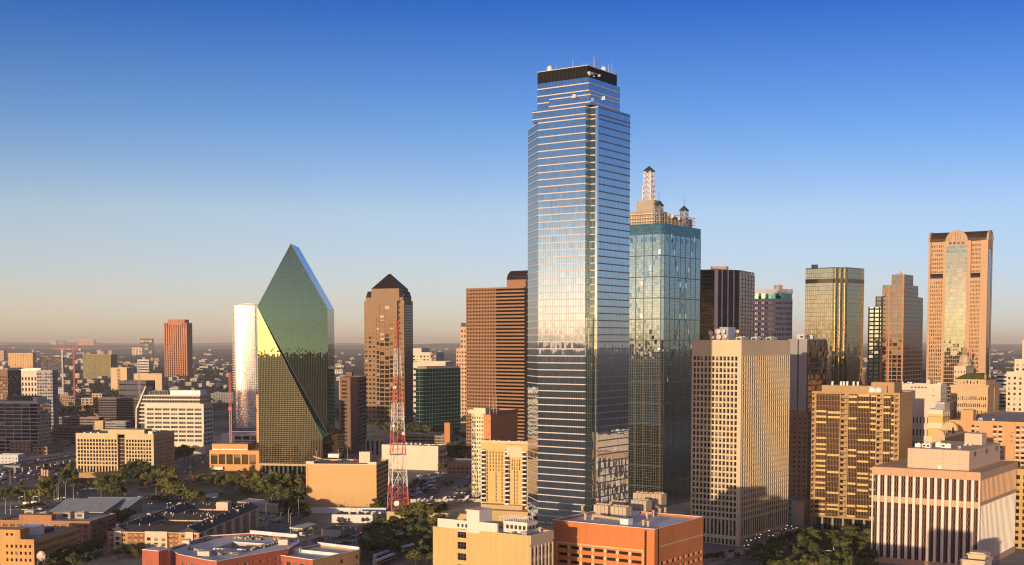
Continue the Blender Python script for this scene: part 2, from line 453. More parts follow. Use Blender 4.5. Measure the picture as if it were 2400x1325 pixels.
def block(name, label, cat, u0, d, uL, uR, vt, a, wall, win, rowh=3.8, cw=3.5, wf=.6, hf=.5, dep=.3, top=1.5, base=0.0, limit=0, roofm=None, group=None, plainL=False, plainR=False, par=1.0, wfr=None, cross=0):
    """an ordinary office or apartment block: pierced walls on the two sides in view"""
    b = B(name, label, cat, u0, d, uL, uR, a, group)
    z1 = b.z(vt); zt = z1 - top; zb = base
    rows = max(1, int(round((zt - zb) / rowh)))
    mb = MB(); jobs = []
    for F, L, plain in ((b.FL, b.LY, plainL), (b.FR, b.LX, plainR)):
        if plain: flat(mb, F, 0, L, 0, z1); continue
        cols = max(1, int(round(L / cw)))
        if zb > 0: flat(mb, F, 0, L, 0, zb)
        w = lattice(mb, F, 0, L, zb, zt, cols, rows, (wfr if (wfr and F is b.FR) else wf), hf, dep)
        flat(mb, F, 0, L, zt, z1)
        jobs.append((F, w))
    flat(mb, b.FB, 0, b.LY, 0, z1); flat(mb, b.FC, 0, b.LX, 0, z1)
    rim(mb, 0, 0, b.LX, b.LY, z1, par)
    mb.obj('wall', wall, b.e)
    for F, w in jobs: windows(b, F, w, dep, win, limit, cross)
    roof(b, z1, roofm or M_ROOF, par)
    b.z1 = z1
    return b
M_ROOF = roofmat('grey gravel roof', (0.33, 0.31, 0.29))
M_ROOFW = roofmat('white membrane roof', (0.72, 0.72, 0.72), 0.25)
M_DARK = solid('dark metal', (0.03, 0.032, 0.036), 0.5)
M_GALV = solid('galvanised metal', (0.5, 0.5, 0.5), 0.45, 0.3)
M_WHITE = solid('white paint', (0.75, 0.73, 0.7), 0.5)
M_BEIGE = masonry('beige render', (0.52, 0.44, 0.34), 0.15)
W_DARK = winmat('dark window glass')
W_BROWN = winmat('bronze window glass', (0.03, 0.022, 0.016), (0.4, 0.3, 0.18), 0.12, (0.5, 0.42, 0.32), 0.14)
# ================================================================ the tall towers
DIRT = lambda c, k: tuple(x * k for x in c)
# ---- tallest tower: silver-blue glass, pale floor bands, stepped top, dark crown
def glass_tower():
    b = B('glass_skyscraper', 'tallest tower in the skyline, silver blue glass with pale floor bands and a dark crown', 'skyscraper', 1389, 605, 1258, 1474, 55.5)
    G = curtain('silver blue glass', (0.55, 0.68, 0.77), 1.31, 3.38, 0.11, 0.10, (0.10, 0.11, 0.13), 0.0028, 0.02, (0.02, 0.03, 0.04), 0.86, 0.07)
    G2 = curtain('green grey notch glass', (0.42, 0.55, 0.50), 1.1, 3.38, 0.16, 0.2, (0.06, 0.07, 0.07), 0.006, 0.03, (0.015, 0.02, 0.02), 0.7)
    band = masonry('pale metal bands', (0.52, 0.49, 0.47), 0.08, rough=0.55)
    crown_m = solid('black louvres', (0.012, 0.013, 0.014), 0.5)
    s, y1 = 4.4, 4.2
    LX, LY = b.LX, b.LY
    c = 11.0                                    # chamfer
    zs, zw, z2, z3, z4, z5 = b.z(243), b.z(272), b.z(212), b.z(193), b.z(176), b.z(146)
    def bands(name, pts, za, zb, close=False, step=3.38, off=0.0, skip=()):
        m = MB(); z = za + off
        n = len(pts) - (0 if close else 1)
        while z < zb - 0.3:
            for i in range(n):
                if i in skip: continue
                p, q = Vector(pts[i]), Vector(pts[(i + 1) % len(pts)])
                dv = (q - p).normalized(); nn = Vector((dv.y, -dv.x)) * 0.22
                A, Q = p + nn, q + nn
                m.poly([(*A, z), (*Q, z), (*Q, z + .52), (*A, z + .52)]); m.poly([(*A, z + .52), (*Q, z + .52), (*q, z + .52), (*p, z + .52)])
                m.poly([(*q, z), (*Q, z), (*A, z), (*p, z)])
                m.poly([(*p, z), (*A, z), (*A, z + .52), (*p, z + .52)]); m.poly([(*Q, z), (*q, z), (*q, z + .52), (*Q, z + .52)])
            z += step
        return m
    yb = b.yl(1261)
    wing = [(s, y1), (s, 0), (LX, 0), (LX + c, c * 1.2), (LX + c, yb), (LX, yb + 16), (15, yb + 16), (0, yb), (0, y1)]
    m = MB(); 
    m.prism(wing, 0, zw)
    tower = [(s, y1), (s, 0), (LX, 0), (LX + .5, LY - 1), (LX - 2, LY), (0, LY), (0, y1)]
    m.prism([(s - .003, y1), (s - .003, 0.003), (LX - .1, 0.003), (LX - .1, yb + 3.4), (0.003, yb + 3.4), (0.003, y1)], zw, zs)
    m.obj('glass_skin', G, b.e)
    n = MB(); n.box(0.4, 0.35, 0, s - .35, y1 - .05, b.z(745), 0); n.obj('corner_glazing', G2, b.e)
    nt = MB(); z7 = b.z(745)
    nt.poly([(0.06, y1 - .05, z7), (s - .05, y1 - .05, z7), (s - .05, y1 - .05, zs), (0.06, y1 - .05, zs)], [(0, z7), (s, z7), (s, zs), (0, zs)])
    nt.poly([(s - .05, y1 - .05, z7), (s - .05, .9, z7), (s - .05, .9, zs), (s - .05, y1 - .05, zs)], [(0, z7), (y1, z7), (y1, zs), (0, zs)])
    nt.obj('notch_glazing', curtain('dark notch glass', (0.32, 0.43, 0.42), 1.1, 3.38, .12, .3, (0.06, 0.06, 0.06), .006, .04, (.012, .016, .016), .8), b.e)
    vert = MB(); vert.box(s - 1.1, -.25, 0, s + .05, .9, zs - 2, 0); vert.obj('corner_mullion', curtain('pale corner glass', (0.8, 0.85, 0.85), 4, 3.38, 0.1, 0.1, (0.3, 0.3, 0.3), 0.003, 0.02, (0.05, 0.05, 0.05), 0.9), b.e)
    slate = solid('shade toned blue bands', (0.13, 0.12, 0.17), .6)  # right side's bands painted darker to carry their shade
    k = bands('b', wing, 3.38, zw, True, skip=(1,)); k.obj('floor_bands', band, b.e)
    k = bands('b', wing[1:3], 3.38, zw); k.obj('shaded_side_bands', slate, b.e)
    k = bands('b', [(0, yb + 3.4), (0, y1), (s, y1), (s, 0), (LX, 0), (LX, yb + 3)], zw + 1.2, zs, skip=(3,)); k.obj('floor_bands', band, b.e)
    k = bands('b', [(s, 0), (LX, 0)], zw + 1.2, zs); k.obj('shaded_side_bands', slate, b.e)
    # set-back tiers under the crown
    def tier(uL, uR, za, zb, x0, y0):
        xr_, yl_ = b.xr(uR, y0), b.yl(uL, x0)
        q = [(x0, y0), (xr_, y0), (xr_, yl_), (x0, yl_)]
        mm = MB(); mm.prism(q, za, zb); o = mm.obj('upper_tier', G, b.e)
        kk = bands('b', [q[3], q[0], q[1], q[2]], za + 1.0, zb); kk.obj('floor_bands', band, o)
    tier(1286, 1449, zs, z2, 1.2, 2.4)
    tier(1259, 1450, zs - 1, z4, 2.6, 4.2)
    tier(1259, 1444, z4, z5 - 5.8, 4.6, 6.0)
    q0x, q0y = 4.6, 6.0
    qx1, qy1 = b.xr(1443, q0y), b.yl(1259, q0x)
    cm = MB(); cm.prism([(q0x, q0y), (qx1, q0y), (qx1, qy1), (q0x, qy1)], z5 - 5.8, z5)
    cm.obj('crown', curtain('black crown cladding', (0.05, 0.055, 0.05), 1.5, 20, 0.2, 0.0, (0.02, 0.02, 0.02), 0.002, 0.35, (0.012, 0.013, 0.013), 0.3), b.e)
    cp = MB(); rim(cp, q0x - .15, q0y - .15, qx1 + .15, qy1 + .15, z5 + .35, .35, .8)
    cp.prism([(q0x - .15, q0y - .15), (qx1 + .15, q0y - .15), (qx1 + .15, qy1 + .15), (q0x - .15, qy1 + .15)], z5 + .005, z5 + .34)
    cp.obj('coping', band, b.e)
    for (x, y, h, r) in [(10 , 27, 8, .16), (12, 25, 8, .14), (9, 17, 11, .16), (12, 13, 8, .13), (16, 12, 9, .15), (12, 6, 12, .22), (12.6, 5.2, 9, .2), (20, 6, 7, .14), (26, 6, 9, .25), (29, 6, 12, .15), (33, 7, 7, .12), (14, 20, 5, .12), (9, 10, 6, .12), (18, 18, 9, .12), (24, 14, 8, .12), (22, 22, 7, .12)]:
        h *= .48; r *= .8
        am = MB(); am.tube((0, 0, 0), (0, 0, h * .55), r, 5, 0, r * .8); am.tube((0, 0, h * .55), (0, 0, h), r * .5, 4)
        am.obj('antenna', M_GALV, b.e, (min(max(x, q0x + 1), qx1 - 1), min(max(y, q0y + 1), qy1 - 1), z5))
    for (x, y) in [(q0x + 1.6, b.yl(1283, q0x)), (b.xr(1420, q0y), q0y + 2)]:
        dm = MB(); dm.lathe((0, 0, 0), [(1.2, 0), (1.2, 2), (.9, 2.6), (.2, 2.9)], 10); dm.obj('antenna_drum', M_WHITE, b.e, (x, y, z5))
    wm = MB(); wm.box(-.8, -.6, 0, 2.6, .6, 1.1); wm.tube((0, 0, 1.1), (9, 0, 1.3), .15); wm.box(8.4, -.5, .3, 9.4, .5, 1.4); wm.tube((0, 0, -.6), (0, 0, 0), .5); wm.tube((4, 0, -.6), (4, 0, 0), .4)
    wm.obj('window_washing_rig', band, b.e, (b.xr(1389), 2.2, z4 + .6), 0)
    for (F, u, v) in ((b.FL, b.ul(1345), 224), (b.FR, b.xr(1409), 228)):
        pm = MB(); p = P(F, u, b.z(v), .6)
        for k in range(4): pm.box(p[0] - .3 + k * .06, p[1] - 1.0 + k * .5, p[2], p[0] - .1 + k * .06, p[1] - .75 + k * .5, p[2] + 1.5)
        pm.box(p[0] - .3, p[1] - 1.2, p[2] - .1, p[0] + .1, p[1] + 1.2, p[2] + .05)
        pm.obj('panel_antenna', M_WHITE, b.e)
    return b
BOA = glass_tower()

# ---- X patterned glass tower with roof masts
def x_tower():
    d = 965
    b = B('glass_tower', 'blue green glass tower with an X pattern of panes and lattice masts on its roof', 'skyscraper', 1553, d, 1395, 1640, 55.5)
    G = curtain('teal mirror glass', (0.35, 0.48, 0.51), 1.95, 2.0, 0.16, 0.14, (0.16, 0.17, 0.13), 0.005, 0.025, (0.012, 0.016, 0.02), 0.88, 0.22)
    z1 = b.z(523)
    m = MB()
    m.prism([(2, 0), (b.LX, 0), (b.LX, b.LY), (0, b.LY), (0, 2)], 0, z1 - 8)
    m.obj('glass_skin', G, b.e)
    hd = MB(); hd.prism([(2, -.05), (b.LX + .05, -.05), (b.LX + .05, b.LY), (-.05, b.LY), (-.05, 2)], z1 - 8, z1)
    hd.obj('parapet_band', curtain('teal parapet glass', (0.10, 0.21, 0.26), 1.95, 4, 0.14, 0.14, (0.08, 0.14, 0.12), 0.004, 0.05, (0.02, 0.06, 0.08), 0.7), b.e)
    g = MB()                                    # the coarse grid that divides the skin into big squares
    step = 15.9
    z = z1 - 8 - step
    k = 0
    while z > 2:
        for F, L in ((b.FL, b.LY), (b.FR, b.LX)): 
            flat(g, F, 0 if F is b.FR else 0, L, z - .3, z + .3, 0, .06)
        z -= step
    for F, L, n in ((b.FL, b.LY - 2, 8), (b.FR, b.LX - 2, 7)):
        for i in range(n + 1):
            u = L * i / n + (2 if F is b.FR else 0)
            flat(g, F, u - .3, u + .3, 0, z1 - 8, 0, .09)
    g.obj('cladding_grid', solid('olive grey cladding', (0.07, 0.08, 0.065), 0.4), b.e)
    AM = [curtain('blue accent glass', (0.16, 0.30, 0.44), 5, 5, 0, 0, tilt=0.01, refl=0.8), curtain('pale accent glass', (0.85, 0.9, 0.92), 5, 5, 0, 0, tilt=0.03, refl=0.9)]
    rr = random.Random(3)
    def xpane(F, u, z, m_): ac = MB(); flat(ac, F, u - .95, u + .95, z, z + 3.7, 0, .12); ac.obj('accent_pane', AM[m_], b.e)
    for F, L, uc, half in ((b.FL, b.LY, b.ul(1483), 40), (b.FR, b.LX, b.LX * .52, 26)):
        zc = b.z(708)
        for side in (-1, 1):
            for upd in (-1, 1):
                for kk in range(1, 17):
                    u = uc + side * kk * half / 16.0; z = zc + upd * kk * 4.0
                    if 1 < u < L - 1 and z < z1 - 10: xpane(F, u, z, 1 if kk % 3 == 0 else 0)
    for i in range(7):
        xpane(b.FR, 4 + i * (b.LX - 6) / 7 + 2.5, z1 - 13.5, 0); 
    for u in (1479, 1490, 1504, 1512, 1525, 1533): xpane(b.FL, b.ul(u), z1 - 13.5, 0)
    # penthouse
    tan = masonry('tan roof cladding', (0.36, 0.30, 0.23), 0.12, seam=4)
    p = MB(); x0, y0 = 9, 12
    p.prism([(x0, y0 - 1), (x0 + 18, y0 - 1), (x0 + 20, y0 + 1), (x0 + 20, b.LY - 8), (x0 - 2, b.LY - 8), (x0 - 2, y0 + 1)], z1, b.z(489))
    p.obj('penthouse', tan, b.e)
    p = MB(); cx, cy_ = b.loc(at(1521, 480, d + 38)); p.prism([(cx - 6, cy_ - 8), (cx + 6, cy_ - 8), (cx + 7, cy_ - 7), (cx + 7, cy_ + 7), (cx - 7, cy_ + 7), (cx - 7, cy_ - 7)], zat(489, d + 38) - 4, zat(472, d + 38))
    p.obj('penthouse', tan, b.e)
    for F in (b.FL, b.FR):                      # dark plant gallery with railings behind the parapet
        pass
    fr = MB()
    for z in (z1 + 2.6, z1 + 5.2, z1 + 8):
        for (A, Q) in (((3, 3), (3, b.LY - 2)), ((3, 3), (b.LX - 3, 3))):
            fr.tube((*A, z), (*Q, z), .28, 4)
    for i in range(26):
        y = 3 + i * (b.LY - 5) / 25; fr.tube((3, y, z1), (3, y, z1 + 8), .16, 4)
        x = 3 + i * (b.LX - 6) / 25; fr.tube((x, 3, z1), (x, 3, z1 + 8), .16, 4)
    fr.obj('roof_railing', solid('cream steel', (0.62, 0.52, 0.42), 0.5), b.e)
    pl = MB(); pl.box(6, 5, z1, b.LX - 5, 10.5, b.z(500)); pl.obj('plant_screen', solid('dark plant screen', (0.05, 0.045, 0.05), .7), b.e)
    def mast(u, dd, vt, vb, w, tiers, name, pyr, big=False, spike=0):
        """square lattice turret with a pyramid cap"""
        q = at(u, vb, dd); x, y = b.loc(q)
        h = at(u, vt, dd).z - q.z
        mm = MB(); hw = w / 2
        for t in range(tiers):
            z0, z1_ = h * t / tiers, h * (t + 1) / tiers
            k0 = hw * (1.25 if big and t < tiers * .45 else 1.0)
            for sx in (-1, 1):
                for sy in (-1, 1): mm.tube((sx * k0, sy * k0, z0), (sx * k0, sy * k0, z1_), w * .075, 4)
            for (ax, ay), (bx, by) in (((-1, -1), (1, -1)), ((1, -1), (1, 1)), ((1, 1), (-1, 1)), ((-1, 1), (-1, -1))):
                mm.tube((ax * k0, ay * k0, z1_), (bx * k0, by * k0, z1_), w * .05, 4)
                mm.tube((ax * k0, ay * k0, z0), (bx * k0, by * k0, z1_), w * .035, 4)
                mm.tube((bx * k0, by * k0, z0), (ax * k0, ay * k0, z1_), w * .035, 4)
        o = mm.obj('roof_mast', solid('cream mast steel' if big else 'grey mast steel', (0.72, 0.62, 0.52) if big else (0.22, 0.23, 0.27), .5), b.e, (x, y, q.z))
        c = MB(); r = hw * 1.35
        A = [(-r, -r), (r, -r), (r, r), (-r, r)]
        ph = pyr
        for i in range(4):
            j = (i + 1) % 4; c.poly([(*A[i], h), (*A[j], h), (0, 0, h + ph)])
        c.poly([(*p_, h) for p_ in reversed(A)])
        c.obj('mast_cap', solid('dark green copper', (0.02, 0.05, 0.05), .5), o)
        if spike:
            s_ = MB(); s_.tube((0, 0, h + ph), (0, 0, h + ph + spike), .14, 4); s_.obj('lightning_rod', M_DARK, o)
        return o
    mast(1521, d + 38, 402, 472.5, 5.6, 6, 'mast', 4.2, True, 0)
    mast(1544, d + 5, 482, 524, 4.6, 4, 'mast', 4.0, False, 6)
    mast(1603, d + 32, 494, 530, 4.6, 4, 'mast', 4.0, False, 5.5)
    for (u, dd, v, r) in [(1493, d + 22, 505, 1.9), (1477, d + 30, 507, 1.6), (1574, d + 16, 507, 1.8), (1590, d + 26, 513, 1.5), (1505, d + 20, 509, 1.3)]:
        q = at(u, v, dd); x, y = b.loc(q)
        c = MB(); c.lathe((0, 0, 0), [(0.05, -.9), (r * .5, -.7), (r, 0), (r * .97, .15), (r * .45, -.4), (0.02, -.6)], 14, 0, (-.6, -.5, .25)); c.tube((0, 0, -r), (0.6, .5, -.5), .2)
        c.obj('roof_dish', solid('cream dish', (0.62, 0.52, 0.44), .5), b.e, (x, y, q.z))
    roof(b, z1, M_ROOF, 1.0)
    return b
REN = x_tower()

# ---- green prism tower: slanted glass planes
def prism_tower():
    d = 1213
    e = thing('prism_tower', 'dark green glass prism tower with slanted faces rising to a sharp ridge', 'skyscraper', (kx(768) * d, d, 0), 0)
    def w(p): return Vector((p[0] - e.location.x, p[1] - e.location.y, p[2]))
    a = rad(91)
    Ld, Rd = Vector((-math.sin(a), math.cos(a))), Vector((math.cos(a), math.sin(a)))
    C = Vector((kx(768) * d, d))
    def onL(u, o=C, dr=Ld):
        k = kx(u); t = (k * o.y - o.x) / (dr.x - k * dr.y); return o + dr * t
    Vp = onL(604)
    Ap = onL(684)
    def zz(p, v): return zat(v, p.y)
    zV, zA, zS, zD = zz(Vp, 719), zz(Ap, 571), zz(C, 722), zz(C, 1020)
    a2 = rad(91 - 10)
    dr2 = Vector((math.sin(a2), -math.cos(a2)))
    D2p = onL(754, Vp, dr2)
    zD2 = zz(D2p, 1027)
    thick = Rd * 52
    def p3(p, z): return (p.x - e.location.x, p.y - e.location.y, z)
    G = lambda n, t, pw=1.55, **k: curtain(n, t, pw, 1.9, 0.12, 0.13, k.get('fr', (0.40, 0.30, 0.15)), 0.0018, 0.02, (0.006, 0.012, 0.010), k.get('rf', 0.82), 0.07)
    g1, g2 = G('deep green mirror glass', (0.016, 0.048, 0.060), fr=(0.07, 0.065, 0.04)), G('glow toned green glass', (0.12, 0.195, 0.13))  # lower face's brighter sky reflection is put into its tint
    base = 9.0
    def face(name, pts, mat, org, hdir):
        mb = MB(); uv = []
        o = Vector(org); hd = Vector(hdir).normalized()
        nrm = (Vector(pts[1]) - Vector(pts[0])).cross(Vector(pts[2]) - Vector(pts[0])).normalized()
        vd = nrm.cross(hd)
        for p in pts:
            q = Vector(p) - o; uv.append((q.dot(hd), q.dot(vd)))
        mb.poly(pts, uv)
        return mb.obj(name, mat, e)
    ld3 = (Rd.x * 0 - Ld.x, -Ld.y, 0)
    V3, A3, S3, D3 = p3(Vp, zV), p3(Ap, zA), p3(C, zS), p3(C, zD)
    face('upper_glass_face', [V3, D3, S3, A3], g1, p3(C, 0), ld3)
    B0, B1, D23 = p3(Vp, base), p3(D2p, base), p3(D2p, zD2)
    face('lower_glass_face', [B0, B1, D23, V3], g2, p3(Vp, 0), (dr2.x, dr2.y, 0))
    face('slanted_ledge', [V3, D23, D3], curtain('teal ledge glass', (0.12, 0.42, 0.46), 1.5, 1.9, 0.1, 0.1, (0.05, 0.2, 0.22), 0.004, 0.04, (0.01, 0.08, 0.10), 0.75), p3(Vp, 0), (dr2.x, dr2.y, 0))
    Sb, Cb = p3(C + thick, zS), p3(C + thick, base)
    face('side_glass_face', [p3(C, zD), p3(C + thick, zD), Sb, S3], G('grey side glass', (0.16, 0.18, 0.18), fr=(0.1, 0.1, 0.1)), p3(C, 0), (Rd.x, Rd.y, 0))
    Ab = p3(Ap + thick, zA)
    face('slanted_roof', [S3, Sb, Ab, A3], curtain('blue roof glass', (0.42, 0.55, 0.75), 1.5, 3.8, 0.1, 0.2, (0.05, 0.07, 0.1), 0.003, 0.03, (0.01, 0.02, 0.04), 0.85), p3(C, 0), (Rd.x, Rd.y, 0))
    Vb = p3(Vp + thick * 1.4, zV)
    face('slanted_roof', [V3, A3, Ab, Vb], g1, V3, (Rd.x, Rd.y, 0))
    # back and underside
    face('back_glass_face', [p3(C + thick, base), p3(Vp + thick * 1.4, base), Vb, Ab, Sb], g1, p3(C, 0), (Ld.x, Ld.y, 0))
    face('back_glass_face', [B0, V3, Vb, p3(Vp + thick * 1.4, base)], g1, p3(C, 0), (Rd.x, Rd.y, 0))
    dk = G('black green glass', (0.10, 0.14, 0.14), fr=(0.03, 0.04, 0.04), rf=.6)
    Cr = C + Rd * 54 - Ld * 9
    face('podium_glass_face', [B1, p3(Cr, base), p3(Cr, zD), D23], dk, B1, (1, 0, 0))
    face('podium_glass_face', [p3(Cr, base), p3(C + thick, base), p3(C + thick, zD + 3), p3(Cr, zD)], dk, B1, (1, 0, 0))
    face('podium_glass_face', [D23, p3(Cr, zD), p3(C + thick, zD + 3), p3(C, zD)], dk, B1, (1, 0, 0))
    st = MB()
    for i in range(14):
        p = Vp.lerp(D2p, (i + .3) / 14) + Rd * 3; q = p - Vector((e.location.x, e.location.y))
        st.box(q.x - .6, q.y - .6, 0, q.x + .6, q.y + .6, base)
    st.obj('base_columns', M_DARK, e)
    bs = MB(); i0 = Vp.lerp(D2p, .03) + Rd * 6 - C; i1 = D2p + Rd * 6 - C
    bs.prism([(i0.x, i0.y), (i1.x, i1.y), (thick.x, thick.y), (i0.x + thick.x, i0.y + thick.y)], 0, base); bs.obj('base', dk, e)
    tr = MB()                                   # pale edge trim along the folds
    for A_, Q_ in ((V3, A3), (V3, D3), (A3, S3), (V3, D23), (B0, B1)): tr.tube(A_, Q_, .22, 4)
    tr.obj('edge_trim', solid('bronze edge trim', (0.09, 0.085, 0.05), .5, .2), e)
    bl = MB(); q0, q1 = Vp - C, D2p - C; bl.slab((q0.x, q0.y), (q1.x, q1.y), .5, base - .6, base + 1.4); bl.obj('base_band', masonry('tan base band', (0.5, 0.38, 0.2), .1), e)
    return e
FOUNTAIN = prism_tower()

# ---- brown tower with a pyramid roof
def pyramid_tower():
    d = 1850
    b = B('pyramid_roof_tower', 'brown granite office tower with notched corners under a dark pyramid roof', 'skyscraper', 944, d, 854, 968, 70)
    st = masonry('brown granite', (0.26, 0.172, 0.10), 0.12, course=3.9)
    z1 = b.z(705); zb = b.z(676)
    mb = MB(); wl_ = []
    LY, LX = b.LY, b.LX
    def strip(F, u0, u1, z0, z1_, cols, wf=.62, hf=.5, o=None): return lattice(mb, F, u0, u1, z0, z1_, cols, max(1, int((z1_ - z0) / 6.6)), wf, hf, .5)
    F = b.FL
    ua, ub, uc, ud = b.ul(882), b.ul(889), b.ul(913), b.ul(922)
    ue, ug = b.ul(931), b.ul(936)
    zt1, zt2, zt3 = b.z(716), b.z(745), b.z(775)
    wins = []
    wins += strip(F, 0, ua - 1, 0, zt3, 3, .6, .42)
    flat(mb, F, 0, ua - 1, zt3, z1)
    flat(mb, F, ua - 1, ua, 0, z1)
    wins += strip(F, ua, ub, 0, zt2, 1, .8, .7); flat(mb, F, ua, ub, zt2, z1)
    wins += strip(F, ub, uc, 0, zt1, 2, .85, .72); flat(mb, F, ub, uc, zt1, z1)
    wins += strip(F, uc, ud, 0, zt2, 1, .8, .7); flat(mb, F, uc, ud, zt2, z1)
    wins += strip(F, ud, ue, 0, zt3, 1, .6, .42); flat(mb, F, ud, ue, zt3, z1)
    # re-entrant notch at the near corner
    n = LY - ue
    q = 5.0
    F2 = ((0, n), (1, 0)); flat(mb, F2, 0, q, 0, z1)
    F3 = ((q, n), (0, -1)); w3 = lattice(mb, F3, 0, n, 0, b.z(690), 2, 26, .5, .42, .4)
    flat(mb, F3, 0, n, b.z(690), z1)
    F4 = ((q, 0), (1, 0)); flat(mb, F4, 0, LX - q, 0, z1)
    flat(mb, b.FB, 0, LY, 0, z1); flat(mb, b.FC, 0, LX, 0, z1)
    mb.poly([(0, n, z1), (q, n, z1), (q, 0, z1), (LX, 0, z1), (LX, LY, z1), (0, LY, z1)])
    mb.obj('wall', st, b.e)
    windows(b, F, wins, .5, W_BROWN, 100); windows(b, F3, w3, .4, W_BROWN, 0)
    sd = MB(); flat(sd, F4, 2, LX - q - 1, 4, z1 - 6, 0, .15); sd.obj('side_glazing', curtain('dark side glass', (0.2, 0.2, 0.22), 1.6, 3.9, .15, 1.2, (0.06, 0.05, 0.04), .005, .05), b.e)
    # upper block, corner roofs and pyramid
    u0, u1 = LY - b.ul(870), LY - b.ul(935)
    xs, xe = 1.5, LX - 3
    m = MB(); m.box(xs, u1, z1, xe, u0, zb); m.obj('upper_block', st, b.e)
    zc = b.z(682); dark = curtain('dark roof glass', (0.10, 0.08, 0.09), 50, 2.4, 0, .35, (0.02, 0.018, 0.018), .002, .25, (0.018, 0.015, 0.015), .35)
    for (y0, y1) in ((u0, LY - 1.5), (.8, u1)):
        m = MB(); lo = [(2.5, y0), (LX - 3, y0), (LX - 3, y1), (2.5, y1)]
        s_ = 1.5
        hi = [(2.5 + 2.5, y0 + (0 if y0 == u0 else 2)), (LX - 5, y0 + (0 if y0 == u0 else 2)), (LX - 5, y1 - (2 if y0 == u0 else 0)), (5, y1 - (2 if y0 == u0 else 0))]
        zlo = z1 + 5
        m.prism(lo, z1, zlo, 1)
        for i in range(4):
            j = (i + 1) % 4; m.poly([(*lo[i], zlo), (*lo[j], zlo), (*hi[j], zc), (*hi[i], zc)], [(0, 0), (9, 0), (8, 9), (1, 9)])
        m.poly([(*h, zc) for h in hi]); m.obj('corner_roof', [dark, st], b.e)
    m = MB(); A = [(xs, u1), (xe, u1), (xe, u0), (xs, u0)]; ap = ((xs + xe) / 2, (u0 + u1) / 2, b.z(638) * 1.0)
    for i in range(4):
        j = (i + 1) % 4
        l = math.dist(A[i], A[j])
        m.poly([(*A[i], zb), (*A[j], zb), ap], [(0, 0), (l, 0), (l / 2, 30)])
    m.obj('pyramid_roof', dark, b.e)
    f = MB(); f.lathe((ap[0], ap[1], ap[2] - 1.5), [(2.2, 0), (1.6, 1.5), (.5, 2.4), (.25, 7), (.05, 12)], 8); f.obj('finial', masonry('pale finial', (0.6, 0.55, 0.48), .1), b.e)
    return b
TCC = pyramid_tower()

# ---- brown banded tower
def banded_tower():
    b = B('banded_tower', 'wide copper brown tower of alternating stone and dark window bands', 'skyscraper', 1229, 1300, 1092, 1239, 55.5, LX=40)
    st = masonry('copper stone', (0.28, 0.16, 0.09), 0.1)
    z1 = b.z(673)
    step = 3.65
    m = MB(); gl = MB(); z = 1.0
    m.box(.5, .5, 0, b.LX - .5, b.LY - .5, z1 - .02)
    while z < z1 - 1:
        zz = min(z + 1.75, z1)
        for F, L in ((b.FL, b.LY), (b.FR, b.LX)):
            flat(m, F, 0, L, z, zz); 
            a, c = P(F, 0, zz), P(F, L, zz); a2, c2 = P(F, 0, zz, -.5), P(F, L, zz, -.5)
            m.poly([a, c, c2, a2]); m.poly([P(F, 0, z, -.5), P(F, L, z, -.5), P(F, L, z), P(F, 0, z)])
        z += step
    for i in range(20):                          # slim piers on the left two thirds give the chequered look
        u = (i + .5) * b.LY * .53 / 20 * 1.0
        flat(m, b.FL, u - .45, u + .45, 0, z1, 0, .02)
    m.obj('stone_bands', st, b.e)
    g = MB()
    for F, L in ((b.FL, b.LY), (b.FR, b.LX)): flat(g, F, 0.3, L - .3, 0, z1 - .3, 0, -.35)
    g.obj('window_bands', curtain('gold brown window glass', (0.20, 0.145, 0.08), 1.5, 3.65, .15, 0, (0.03, 0.025, 0.02), .005, .03, (0.02, 0.015, 0.01), .75), b.e)
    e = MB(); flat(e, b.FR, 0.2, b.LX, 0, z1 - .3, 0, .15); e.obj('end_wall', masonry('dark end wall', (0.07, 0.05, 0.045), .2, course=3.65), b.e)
    p = MB(); y0, y1 = .6, b.yl(1184); x0, x1 = 3, 30
    zp, zc = b.z(655), b.z(632)
    p.box(x0, y0, z1 - .3, x1, y1, zp); p.obj('penthouse', st, b.e)
    v = MB(); N = 10; R_ = zc - zp
    arc = [(x0 + R_ * 1.1 * (1 - math.cos(t)), zp + R_ * math.sin(t)) for t in [i * math.pi / 2 / N for i in range(N + 1)]]
    arc.append((x1, zc)); arc.append((x1, zp))
    s = 0
    for i in range(len(arc) - 1):
        (xa, za), (xb, zb_) = arc[i], arc[i + 1]; l = math.dist(arc[i], arc[i + 1])
        v.poly([(xa, y1, za), (xa, y0, za), (xb, y0, zb_), (xb, y1, zb_)], [(0, s), (y1 - y0, s), (y1 - y0, s + l), (0, s + l)]); s += l
    v.poly([(x, y0, z) for x, z in reversed(arc)]); v.poly([(x, y1, z) for x, z in arc])
    v.obj('vaulted_roof', curtain('dark vault glass', (0.12, 0.11, 0.14), 3.2, 3.2, .3, .3, (0.12, 0.07, 0.05), .004, .08, (0.012, 0.01, 0.014), .6), b.e)
    m = MB(); m.box(0, 0, z1 - .02, b.LX, b.LY, z1 + .4); m.obj('roof', st, b.e)
    return b
BAND = banded_tower()

